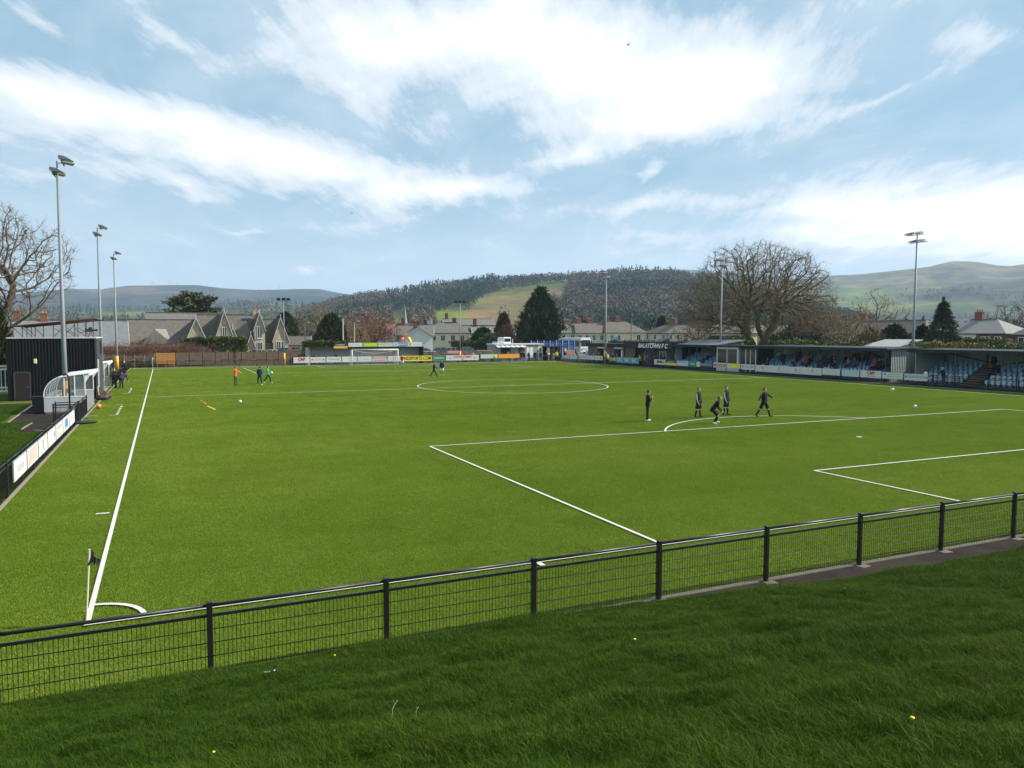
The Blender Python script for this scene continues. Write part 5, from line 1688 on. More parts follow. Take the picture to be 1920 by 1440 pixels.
    md = tmp.modifiers.new('r', 'REMESH'); md.mode = 'VOXEL'; md.voxel_size = voxel; md.use_smooth_shade = True
    m2 = tmp.modifiers.new('s', 'SMOOTH'); m2.factor = .35; m2.iterations = 1
    out = bpy.data.meshes.new_from_object(tmp.evaluated_get(bpy.context.evaluated_depsgraph_get()))
    bpy.data.objects.remove(tmp); bpy.data.meshes.remove(me)
    n = len(out.polygons)
    C = np.empty(n * 3, np.float32); out.polygons.foreach_get('center', C); C = C.reshape(-1, 3)
    best = np.full(n, 1e9); idx = np.zeros(n, np.int32)
    for (a, b, ra, rb, sl) in prims:
        A = np.array(a); D = np.array(b) - A; L2 = max(1e-9, D @ D)
        t_ = np.clip(((C - A) @ D) / L2, 0, 1)
        q = np.linalg.norm(C - A - t_[:, None] * D, axis=1) - (ra + (rb - ra) * t_)
        k = q < best
        best[k] = q[k]; idx[k] = SLOTS.index(sl)
    out.materials.clear()
    for s in SLOTS:
        out.materials.append(SKIN)
    out.polygons.foreach_set('material_index', idx)
    out.name = 'person'
    # hair shell
    hv, hf = [], []
    hb = MB(); hb.ball((0, -.006, .105), (.096, .108, .108), 14, 9)
    for f in hb.F:
        c = sum((V(hb.V[i]) for i in f), V()) / len(f)
        if c.z > .085 + (.065 if c.y > .03 else .0) - (.075 if c.y < -.02 else 0):
            hf.append(f)
    hm = to_mesh('hair', [tuple(H(v)) for v in hb.V], hf, [HAIRS[0]], smooth=True)
    bm = bmesh.new(); bm.from_mesh(hm)
    bmesh.ops.delete(bm, geom=[v for v in bm.verts if not v.link_faces], context='VERTS')
    bm.to_mesh(hm); bm.free()
    if dz:
        for m_ in (out, hm):
            m_.transform(Matrix.Translation((0, 0, dz)))
    return out, hm

def facing(fx, fy):
    return math.atan2(-fx, fy)
def place_person(body, hair_me, label, loc, rz, mats, hair, scale=1.0, group=None):
    o = bpy.data.objects.new('person', body)
    COL.objects.link(o)
    o.location = loc; o.rotation_euler = (0, 0, rz); o.scale = (scale,) * 3
    tag(o, label, 'person', group)
    for i, s in enumerate(SLOTS):
        o.material_slots[i].link = 'OBJECT'
        o.material_slots[i].material = mats[s]
    h = bpy.data.objects.new('hair', hair_me)
    COL.objects.link(h)
    h.parent = o
    h.material_slots[0].link = 'OBJECT'
    h.material_slots[0].material = hair
    return o
def outfit(top, bottom, sock='black', shoe=None, trim='white'):
    return {'top': cloth(top), 'bottom': cloth(bottom), 'skin': SKIN, 'sock': cloth(sock), 'shoe': shoe or SHOE_D, 'trim': cloth(trim)}

RT, FW = Vector((.92, -.39, 0)), Vector((.39, .92, 0))     # right and away as seen from the bank
def face_view(r, f):
    v = RT * r + FW * f
    return facing(v.x, v.y)

PLAYERS = [
    # label, x, y, (right, away), pose, wear, mats, hair, scale
    ('person in all black tracksuit standing with one hand raised to the chin', 26.85, 20.4, (1, -.15),
     dict(lean=2, legL=(2, 3, 2), legR=(-2, 3, 2), armL=(16, 8, 84, 64), armR=(20, 6, 132, 40), nod=14), dict(jacket=True, stripe=False),
     outfit('black', 'black', shoe=SHOE_W), 0, 1.0),
    ('person in black top, white sleeve stripe and black shorts standing left of the crouching one', 30.75, 20.7, (.75, -.65),
     dict(lean=1, legL=(4, 7, 4), legR=(-4, 7, 6), armL=(4, 6, 14, 4), armR=(4, 6, 14, 4), turn=-25), dict(jacket=True, stripe=True, legs='shorts'),
     outfit('black', 'black', 'black'), 1, 1.0),
    ('person in black top and shorts crouching forward near the arc of the penalty area', 29.55, 18.1, (1, -.3),
     dict(lean=36, legL=(46, 8, 62), legR=(40, 9, 70), armL=(28, 8, 38, 6), armR=(20, 10, 50, 10), nod=-22), dict(jacket=True, legs='shorts'),
     outfit('black', 'black', 'black', SHOE_W), 1, 1.0),
    ('bearded person in black top, white sleeve stripe and shorts, upright between crouching and gesturing ones', 33.1, 20.95, (.7, -.7),
     dict(lean=0, legL=(2, 5, 3), legR=(-3, 5, 5), armL=(4, 5, 12, 4), armR=(6, 5, 12, 4), turn=-30), dict(jacket=True, stripe=True, legs='shorts'),
     outfit('black', 'black', 'black'), 0, 1.0),
    ('person in black kit striding with both arms spread wide', 34.6, 19.4, (.55, -.85),
     dict(lean=2, legL=(16, 16, 10), legR=(-14, 16, 14), armL=(14, 62, 8, 0), armR=(-4, 42, 10, 0), turn=10), dict(jacket=True, legs='shorts'),
     outfit('black', 'black', 'black'), 0, 1.0),
    ('person in orange red bib pointing with outstretched arm near the far penalty box', 7.8, 60.1, (1, -.1),
     dict(lean=2, legL=(3, 3, 3), legR=(-3, 3, 3), armL=(62, 4, 10, 0), armR=(70, 4, 8, 0), nod=6), dict(jacket=False, legs='long', sleeves='short'),
     outfit('bib', 'dgreen'), 0, 1.02),
    ('person in navy jacket and black trousers seen from behind beside the green shirt', 10.05, 60.0, (-.1, 1),
     dict(lean=3, legL=(2, 7, 2), legR=(-2, 7, 4), armL=(12, 12, 40, 30), armR=(12, 12, 40, 30)), dict(jacket=True),
     outfit('navy', 'black', shoe=SHOE_W), 0, 1.02),
    ('person in green shirt walking with a white ball held at the side', 11.1, 62.0, (1, -.1),
     dict(lean=3, legL=(24, 3, 12), legR=(-22, 3, 18), armL=(20, 12, 60, 5), armR=(-14, 8, 14, 0)), dict(jacket=False),
     outfit('green', 'black', shoe=SHOE_W), 0, .98),
    ('person in navy jacket and black trousers striding across the far half', 30.4, 66.0, (1, .2),
     dict(lean=6, legL=(28, 4, 8), legR=(-26, 4, 10), armL=(-18, 8, 25, 0), armR=(24, 8, 35, 0)), dict(jacket=True),
     outfit('navy', 'black'), 1, 1.02),
    ('person in navy top, white shorts and green socks facing the camera', 32.4, 68.7, (.05, -1),
     dict(lean=1, legL=(3, 5, 3), legR=(-2, 5, 3), armL=(4, 10, 14, 4), armR=(4, 10, 14, 4)), dict(jacket=True, legs='shorts'),
     outfit('navy', 'white', 'green', SHOE_W), 0, 1.0),
    ('person in red top, white shorts and green socks in front of the far goal post', 34.85, 92.5, (.2, -1),
     dict(lean=5, legL=(8, 9, 10), legR=(-4, 9, 12), armL=(18, 16, 30, 4), armR=(18, 16, 30, 4)), dict(jacket=False, legs='shorts'),
     outfit('red', 'white', 'green', SHOE_W), 0, 1.03),
]
for (lab, x, y, fv, pose, wear, mats, hr_, sc) in PLAYERS:
    near = y < 30
    bm_, hm_ = body_mesh(pose, wear, .013 if near else .019)
    place_person(bm_, hm_, lab, (x, y, 0), face_view(*fv), mats, HAIRS[hr_], sc, 'players and coaches warming up')
b_ = ball('white football held by the person in the green shirt', 0, 0, 0, M_BALL, .11, True)
b_.location = Vector((11.1, 62.0, .98)) + RT * .42 - FW * .12

# ---------------------------------------------------------------- spectators and staff: a few figures, dressed one by one
ST = dict(legL=(2, 4, 2), legR=(-2, 4, 3))
FIG = {
    'down': body_mesh(dict(ST, armL=(3, 6, 12, 4), armR=(3, 6, 12, 4)), dict(jacket=True), .026),
    'pocket': body_mesh(dict(ST, armL=(-8, 14, 40, 22), armR=(-8, 14, 40, 22), turn=25), dict(jacket=True), .026),
    'folded': body_mesh(dict(ST, lean=4, armL=(25, 10, 85, 55), armR=(25, 10, 85, 55), turn=-20), dict(jacket=True), .026),
    'leaning': body_mesh(dict(ST, lean=16, armL=(42, 6, 45, 18), armR=(42, 6, 45, 18)), dict(jacket=True), .026),
    'sit': body_mesh(dict(sit=True, lean=4, legL=(82, 8, 78), legR=(82, 8, 80), armL=(30, 6, 40, 20), armR=(30, 6, 40, 20)), dict(jacket=True), .026),
    'bend': body_mesh(dict(lean=62, legL=(12, 9, 10), legR=(6, 9, 12), armL=(48, 6, 10, 4), armR=(50, 6, 12, 4), nod=-20), dict(jacket=True), .022),
    'talk': body_mesh(dict(ST, lean=3, armL=(30, 10, 70, 20), armR=(4, 8, 20, 5), turn=35), dict(jacket=True), .026),
}
def spectator(kind, lab, x, y, z, r, f, top, bottom, hair=0, sc=1.0, group='spectators'):
    b0, h0 = FIG[kind]
    return place_person(b0, h0, lab, (x, y, z), face_view(r, f), outfit(top, bottom), HAIRS[hair], sc, group)
CR = 'spectators in the far corner'
FAR = [
    ('down', 'spectator in a black coat behind the pale green board', 52.6, 103.2, 'black', 'charcoal', 0),
    ('pocket', 'spectator in a yellow jacket left of the pale green board', 51.3, 103.4, 'yellow', 'black', 1),
    ('folded', 'spectator in a tan coat behind the pale green board', 53.6, 104.0, 'tan', 'denim', 2),
    ('talk', 'spectator in a grey coat behind the small yellow banner', 54.7, 103.0, 'grey', 'black', 2),
    ('leaning', 'spectator in a navy coat leaning over the left of the orange board', 56.0, 102.3, 'navy', 'denim', 0),
    ('leaning', 'spectator in a tan jacket leaning over the middle of the orange board', 57.4, 102.3, 'tan', 'black', 1),
    ('talk', 'spectator in a brown coat behind the orange board before the serving hatch', 58.2, 103.4, 'brown', 'denim', 2),
    ('down', 'spectator in a maroon coat behind the right of the orange board', 59.6, 103.6, 'maroon', 'black', 0),
    ('pocket', 'spectator in black just right of the orange board', 60.5, 103.0, 'black', 'denim', 0),
    ('down', 'spectator in charcoal with blue jeans right of the orange board', 61.2, 103.4, 'charcoal', 'denim', 1),
    ('folded', 'tall spectator in black before the kiosk menu boards', 62.0, 103.1, 'black', 'black', 0),
    ('talk', 'spectator in a black coat and grey hair by the kiosk end', 63.4, 103.3, 'black', 'charcoal', 2),
    ('pocket', 'spectator in navy standing alone before the cream kiosk end', 64.7, 103.6, 'navy', 'black', 0),
    ('down', 'spectator in black between kiosk and turnstile hut', 66.1, 104.0, 'black', 'black', 1),
    ('folded', 'steward in a yellow hi-vis jacket under the turnstile hut roof', 67.9, 103.4, 'hivis', 'black', 0),
    ('talk', 'spectator in charcoal beside the steward at the turnstile hut', 68.9, 103.8, 'charcoal', 'black', 0),
    ('down', 'spectator in black right of the turnstile hut opening', 69.5, 103.0, 'black', 'denim', 2),
    ('pocket', 'spectator in a red coat behind the long white emblem board', 50.0, 103.6, 'maroon', 'black', 2),
    ('down', 'spectator in a brown coat behind the right end of the emblem board', 51.0, 104.6, 'brown', 'black', 0),
]
for (k, lab, x, y, tp, bt, h) in FAR:
    spectator(k, lab, x, y, 0, _rng.uniform(-.4, .4), -1, tp, bt, h, _rng.uniform(.95, 1.04), CR)
SIDE = [
    ('down', 'spectator in black behind the pale blue boards near the far corner', 68.7, 97.6, 'black', 'black', 0),
    ('talk', 'spectator in charcoal behind the white board by the brick toilets', 68.8, 94.6, 'charcoal', 'denim', 2),
    ('pocket', 'spectator in navy behind the pale blue board by the toilets', 68.8, 92.2, 'navy', 'black', 0),
    ('folded', 'spectator in black beside the mast near the toilets', 69.1, 91.1, 'black', 'black', 1),
    ('down', 'spectator in black at the left of the hi-vis steward', 69.0, 88.8, 'black', 'denim', 2),
    ('talk', 'steward in hi-vis yellow between the two dark doorways', 68.5, 87.6, 'hivis', 'black', 1),
    ('down', 'spectator in a white top and dark trousers in the board gap', 68.1, 86.8, 'white', 'charcoal', 0),
    ('pocket', 'spectator in black walking away through the board gap', 68.6, 86.2, 'black', 'black', 0),
    ('leaning', 'spectator in maroon behind the green board with yellow disc', 68.6, 84.8, 'maroon', 'denim', 2),
    ('down', 'spectator in a red coat behind the left of the teal board', 68.7, 82.4, 'red', 'black', 0),
    ('talk', 'spectator in a brighter red coat behind the middle of the teal board', 68.8, 80.8, 'red', 'denim', 1),
    ('folded', 'spectator in black behind the middle of the teal board', 69.6, 81.6, 'black', 'black', 0),
    ('leaning', 'spectator in yellow leaning behind the right of the teal board', 68.5, 78.6, 'yellow', 'black', 2),
    ('talk', 'spectator in tan behind the right end of the teal board', 68.9, 78.0, 'tan', 'charcoal', 2),
    ('leaning', 'spectator in a dark red coat right of the teal board', 68.6, 76.6, 'maroon', 'denim', 0),
    ('down', 'spectator in charcoal below the club house fascia', 69.0, 75.8, 'charcoal', 'black', 1),
    ('pocket', 'spectator in black before the club house window', 70.2, 76.6, 'black', 'black', 0),
    ('folded', 'spectator in charcoal right of the club house window', 69.8, 74.8, 'charcoal', 'black', 2),
]
for (k, lab, x, y, tp, bt, h) in SIDE:
    spectator(k, lab, x, y, 0, -1, _rng.uniform(-.3, .2), tp, bt, h, _rng.uniform(.94, 1.04), 'spectators in front of the club house')
def seated(lab, yfar, base, rise, tread, lx, row, top, bottom, hair, kind='sit', grp='spectators seated in the stands'):
    z = base + row * rise
    x = 70.0 + .25 + row * tread + tread * .40
    spectator(kind, lab, x, yfar - lx, z - .44 + .08 if kind == 'sit' else z, -1, .1 - .55, top, bottom, hair, 1.0, grp)
MS = (56.4, .62, .33, .74)
MAIN = [
    (1.3, 0, 'charcoal', 'black', 0, 'sit', 'spectator in charcoal seated in the front row at the far end of the main stand'),
    (2.2, 2, 'black', 'black', 1, 'sit', 'spectator in black seated high at the far end of the main stand'),
    (3.1, 1, 'black', 'charcoal', 0, 'down', 'spectator in black standing among seats at the far end of the main stand'),
    (5.4, 0, 'charcoal', 'black', 2, 'sit', 'spectator in charcoal in the front row left of the red coat'),
    (6.6, 2, 'brown', 'black', 0, 'sit', 'spectator in brown high in the main stand behind the red coat'),
    (6.9, 1, 'black', 'denim', 2, 'sit', 'spectator in black directly behind the red coat in the main stand'),
    (7.2, 0, 'maroon', 'black', 1, 'down', 'spectator in a dark red coat standing at the main stand aisle'),
    (7.5, 3, 'tan', 'black', 2, 'sit', 'spectator in tan in the top row left of the main stand aisle'),
    (7.9, 2, 'grey', 'denim', 0, 'sit', 'spectator in grey beside the main stand aisle'),
    (9.5, 2, 'navy', 'black', 0, 'sit', 'spectator in navy just past the main stand aisle'),
    (10.0, 2, 'charcoal', 'black', 2, 'sit', 'spectator in charcoal next to the navy coat past the aisle'),
    (10.4, 1, 'black', 'black', 0, 'sit', 'spectator in black in the second row past the main stand aisle'),
    (11.2, 0, 'black', 'denim', 0, 'sit', 'spectator in black alone in the front row at mid main stand'),
    (12.0, 3, 'black', 'black', 1, 'sit', 'spectator in black left in the top row group of three'),
    (12.5, 3, 'charcoal', 'black', 0, 'sit', 'spectator in charcoal in the middle of the top row group of three'),
    (13.0, 3, 'brown', 'black', 0, 'sit', 'spectator in brown right in the top row group of three'),
    (12.3, 1, 'grey', 'black', 2, 'sit', 'grey haired spectator below the top row group of three'),
    (13.1, 1, 'brown', 'denim', 1, 'sit', 'spectator in brown below the right of the top row group'),
    (14.1, 2, 'charcoal', 'black', 0, 'down', 'spectator in a long charcoal coat standing alone between groups'),
    (15.6, 1, 'red', 'black', 0, 'sit', 'spectator in a red coat near the royal blue seats'),
    (16.1, 1, 'black', 'black', 0, 'sit', 'spectator in black right beside the red coat at the royal blue seats'),
    (16.6, 1, 'charcoal', 'black', 2, 'sit', 'spectator in charcoal at the end of the trio by the royal blue seats'),
]
MAIN += [
    (3.7, 3, 'charcoal', 'black', 0, 'sit', 'spectator in charcoal in the top row left of the flag posters'),
    (4.2, 3, 'navy', 'black', 2, 'sit', 'spectator in navy in the top row beside the charcoal coat'),
    (4.6, 2, 'maroon', 'black', 1, 'sit', 'spectator in maroon in the third row at the left part of the main stand'),
    (5.8, 3, 'black', 'denim', 0, 'sit', 'spectator in black in the top row left of the tan coat'),
    (6.2, 1, 'grey', 'black', 2, 'sit', 'spectator in grey in the second row left of the red coat'),
    (10.9, 3, 'grey', 'black', 2, 'sit', 'spectator in grey in the top row past the aisle'),
    (11.4, 2, 'black', 'black', 0, 'sit', 'spectator in black in the third row at mid main stand'),
]
for (lx, row, tp, bt, h, k, lab) in MAIN:
    seated(lab, *MS, lx, row, tp, bt, h, k)
seated('spectator in black standing on the top of the timber steps', 35.6, .22, .36, .74, 6.0, 3, 'black', 'black', 0, 'down')
seated('spectator in black seated right of the timber steps', 35.6, .22, .36, .74, 6.75, 2, 'black', 'denim', 1)
spectator('down', 'child in a white top standing at the rail before the nearest stand', 68.5, 33.2, 0, 1, .3, 'white', 'navy', 0, .86, 'spectators at the rail before the nearest stand')
spectator('leaning', 'spectator in a black coat leaning on the rail beside a bicycle', 68.45, 31.4, 0, -1, -.2, 'black', 'denim', 2, 1.05, 'spectators at the rail before the nearest stand')
spectator('leaning', 'spectator in black leaning on the crush rail of the far terrace', 27.2, 103.6, 0, .2, -1, 'black', 'black', 0, 1.0, 'spectators on the far terrace')
spectator('leaning', 'spectator in grey leaning on the rail at the left of the far terrace', 24.6, 103.6, 0, .2, -1, 'grey', 'black', 2, 1.0, 'spectators on the far terrace')
spectator('folded', 'spectator in a maroon coat at the left end of the far terrace', 23.6, 103.5, 0, .2, -1, 'maroon', 'black', 0, 1.0, 'spectators on the far terrace')
DG = 'staff by the far dugout'
spectator('bend', 'person in purple top bending over beside the far dugout', -2.25, 60.4, 0, .35, .9, 'purple', 'black', 0, 1.04, DG)
spectator('bend', 'person in black bending beside the purple top', -2.75, 60.9, 0, .9, .4, 'black', 'black', 1, 1.0, DG)
spectator('folded', 'person in black standing behind the two bending figures', -2.9, 62.4, 0, .5, -.5, 'black', 'black', 0, 1.0, DG)
spectator('leaning', 'person in black leaning over the touchline fence beyond the far dugout', -2.6, 80.0, 0, -.8, -.4, 'black', 'black', 2, 1.05, DG)
spectator('talk', 'person in charcoal half hidden behind the far dugout roof', -4.0, 73.5, 0, .6, -.8, 'charcoal', 'black', 2, 1.0, DG)
spectator('sit', 'person in tan seated inside the near dugout', -4.85, 43.2, .06, 1, 0, 'tan', 'black', 1, 1.0, 'staff in the near dugout')

# bicycle at the rail
t = thing('bicycle', 'dark bicycle leaning at the rail before the nearest stand', 'bicycle', (68.3, 32.0, 0), PI / 2)
for x in (-.52, .52):
    b = MB(); n = 24
    b.tube([(x + .33 * math.cos(2 * PI * i / n), 0, .34 + .33 * math.sin(2 * PI * i / n)) for i in range(n + 1)], .02, 6, cap=False)
    wv = b.build('wheel', M_BLACKM, t)
    b = MB()
    for i in range(10):
        b.tube([(x, 0, .34), (x + .32 * math.cos(2 * PI * i / 10), 0, .34 + .32 * math.sin(2 * PI * i / 10))], .003, 3, cap=False)
    b.build('spoke', M_GALV, wv)
for p in (((-.52, .34), (-.15, .82)), ((-.15, .82), (.38, .84)), ((.38, .84), (.52, .34)), ((-.15, .82), (-.05, .32)), ((-.05, .32), (.38, .80)), ((-.05, .32), (-.52, .34)), ((.38, .84), (.36, 1.0))):
    MB().tube([(p[0][0], 0, p[0][1]), (p[1][0], 0, p[1][1])], .02, 6).build('frame_tube', M_BLACK, t)
MB().cbox(-.28, -.04, -.06, .06, .86, .92, .02).build('saddle', M_BLACKM, t)
MB().tube([(.36, -.25, 1.0), (.36, .25, 1.0)], .015, 6).build('handlebar', M_BLACK, t)
# ================================================================ BUILDINGS BEYOND THE GROUND, VEHICLES
M_TARM2 = mat('car_park_tarmac', (.10, .10, .10), .9, .2, 1)
MB().box(9.0, 100.0, 109.5, 126.0, -.03, .8).build('car_park_ground', M_TARM2, kind='structure')

def slate_mat(name, col, var=.18):
    m = bpy.data.materials.new(name)
    m.use_nodes = True
    t = NT(m.node_tree)
    co = t.add('ShaderNodeTexCoord').outputs['Object']
    wv = t.add('ShaderNodeTexWave', {'Vector': co, 'Scale': 2.4, 'Distortion': .6, 'Detail': 1.0}, wave_type='BANDS', bands_direction='Z').outputs[1]
    n = t.noise(t.add('ShaderNodeMapping', {0: co, 3: (1, 1, .35)}).outputs[0], 1.6, 5, .65)
    c = t.ramp(n, [(.25, tuple(c * (1 - var) for c in col)), (.75, tuple(c * (1 + var) for c in col))])
    c = t.mix(t.math('MULTIPLY', t.smooth(wv, .6, .95), .35), c, tuple(c_ * .6 for c_ in col))
    b = t.add('ShaderNodeBsdfPrincipled', {'Base Color': c, 'Roughness': .85, 'Specular IOR Level': .15})
    t.add('ShaderNodeOutputMaterial', {0: b.outputs[0]})
    return m
S_DARK, S_GREY, S_TAN, S_BLUE = slate_mat('slate_dark', (.118, .106, .092), .3), slate_mat('slate_grey', (.145, .14, .13)), slate_mat('slate_tan', (.20, .18, .15)), slate_mat('slate_blue', (.15, .165, .175))
M_STONE = mat('field_stone', (.42, .335, .225), .9, .30, 2.2, bump=.5, bscale=9, two=(.33, .27, .19))
M_CREAM = mat('cream_render', (.72, .63, .46), .85, .08, .8)
M_GREYR = mat('grey_render', (.56, .54, .48), .85, .08, .8)
M_WREND = mat('white_render', (.68, .68, .64), .85, .06, .8)
M_YREND = mat('yellow_render', (.62, .56, .32), .85, .06, .8)
M_REDB = brick_mat('red_brick', (.24, .085, .055), (.19, .065, .045), (.22, .18, .15), 4.0)
M_CHIM = brick_mat('chimney_brick', (.22, .09, .06), (.17, .07, .05), (.2, .16, .13), 4.0)
M_POT = mat('chimney_pot', (.36, .13, .07), .8, .15, 4)
M_BARGE = mat('white_bargeboard', (.52, .52, .50), .5, .05, 2)

def win(t, x0, x1, z0, z1, y, bars_=1, m=M_WPAINT, sill=True):
    """window on a wall that faces local -y"""
    p = MB().box(x0, x1, y - .05, y - .012, z0, z1).build('window', M_PANE, t)
    f = .07
    for a in ((x0 - f, x0, z0 - f, z1 + f), (x1, x1 + f, z0 - f, z1 + f), (x0, x1, z1, z1 + f), (x0, x1, z0 - f, z0)):
        MB().box(a[0], a[1], y - .085, y - .006, a[2], a[3]).build('frame', m, p)
    for k in range(bars_):
        xc = x0 + (x1 - x0) * (k + 1) / (bars_ + 1)
        MB().box(xc - .035, xc + .035, y - .08, y - .052, z0, z1).build('mullion', m, p)
    if sill:
        MB().box(x0 - .12, x1 + .12, y - .14, y - .003, z0 - f - .09, z0 - f - .003).build('sill', m, p)
    return p

def roof_part(t, w, d, ze, zr, m, hip=(0, 0), ov=.25, name='roof', oy=0, ox=0):
    """ridge along local x; hip: how far each ridge end stands in from the wall ends (0 = gable)"""
    b = MB()
    x0, x1, y0, y1 = ox - w / 2 - ov, ox + w / 2 + ov, oy - d / 2 - ov, oy + d / 2 + ov
    ra, rb = x0 + hip[0], x1 - hip[1]
    zo = ze - .12
    vs_ = [(x0, y0, zo), (x1, y0, zo), (x1, y1, zo), (x0, y1, zo), (ra, oy, zr), (rb, oy, zr),
           (x0, y0, zo + .12), (x1, y0, zo + .12), (x1, y1, zo + .12), (x0, y1, zo + .12), (ra, oy, zr + .12), (rb, oy, zr + .12)]
    fs_ = [(6, 7, 11, 10), (8, 9, 10, 11), (0, 4, 5, 1), (2, 5, 4, 3), (0, 1, 7, 6), (2, 3, 9, 8)]
    fs_ += [(9, 6, 10), (0, 3, 4), (3, 0, 6, 9)] if hip[0] else [(0, 6, 10, 4), (4, 10, 9, 3)]
    fs_ += [(7, 8, 11), (2, 1, 5), (1, 2, 8, 7)] if hip[1] else [(1, 5, 11, 7), (5, 2, 8, 11)]
    b._add(vs_, fs_, 0)
    rf = b.build(name, m, t)
    MB().box(ra, rb, oy - .1, oy + .1, zr + .08, zr + .2).build('ridge_tiles', S_DARK if m is not S_DARK else S_GREY, rf)
    return rf

def chimney(par, x, y, z0, z1, w=.9, d=.6, pots=2):
    c = MB().box(x - w / 2, x + w / 2, y - d / 2, y + d / 2, z0, z1).build('chimney', M_CHIM, par)
    MB().box(x - w / 2 - .06, x + w / 2 + .06, y - d / 2 - .06, y + d / 2 + .06, z1, z1 + .12).build('chimney_cap', M_CHIM, par)
    b = None
    for k in range(pots):
        px = x + (k - (pots - 1) / 2) * (w / max(1, pots))
        MB().cyl(px, y, z1 + .12, z1 + .55, .13, .10, 8).build('chimney_pot', M_POT, par)
    return c

def house(label, x, y, rz, w, d, ze, zr, wall, roof, hip=(0, 0), wins=(), chims=(), doors=(), name='house', group=None, z=0.0, gutter=True):
    t = thing(name, label, 'house', (x, y, z), rz, group)
    MB().box(-w / 2, w / 2, -d / 2, d / 2, -.1, ze).build('wall', wall, t)
    for s, h in ((-1, hip[0]), (1, hip[1])):
        if h == 0:
            g_ = MB(); g_.prism([(-d / 2, ze), (d / 2, ze), (0, zr - .05)], 'x', s * w / 2 - .06 if s > 0 else -w / 2, s * w / 2 if s > 0 else -w / 2 + .06)
            gw_ = g_.build('gable', wall, t)
            xx = s * (w / 2 + .27)
            for q in (-1, 1):
                bb = MB(); bb.prism([(q * (d / 2 + .27), ze - .22), (q * (d / 2 + .27), ze - .02), (0, zr + .14), (0, zr - .06)], 'x', min(xx, xx + s * .05), max(xx, xx + s * .05))
                bb.build('bargeboard', M_BARGE, gw_)
    rf = roof_part(t, w, d, ze, zr, roof, hip)
    for (x0, x1, z0, z1) in wins:
        win(t, x0, x1, z0, z1, -d / 2)
    for (x0, x1, z1) in doors:
        dd = MB().box(x0, x1, -d / 2 - .06, -d / 2 - .01, .02, z1).build('door', mat('front_door', (.10, .03, .03), .5, .2, 3), t)
        MB().ball((x1 - .12, -d / 2 - .09, 1.0), .04, 6, 4).build('handle', M_GALV, dd)
    if gutter:
        MB().tube([(-w / 2 - .25, -d / 2 - .3, ze - .08), (w / 2 + .25, -d / 2 - .3, ze - .08)], .06, 6).build('gutter', M_STEELD, t)
        for gx in (-w / 2 + .3, w / 2 - .3):
            MB().tube([(gx, -d / 2 - .06, ze - .1), (gx, -d / 2 - .06, 0)], .045, 5).build('downpipe', M_STEELD, t)
    for (cx_, cz, cw, pots) in chims:
        chimney(rf, cx_, 0, min(ze, zr) - .2, cz, cw, .65, pots)
    return t

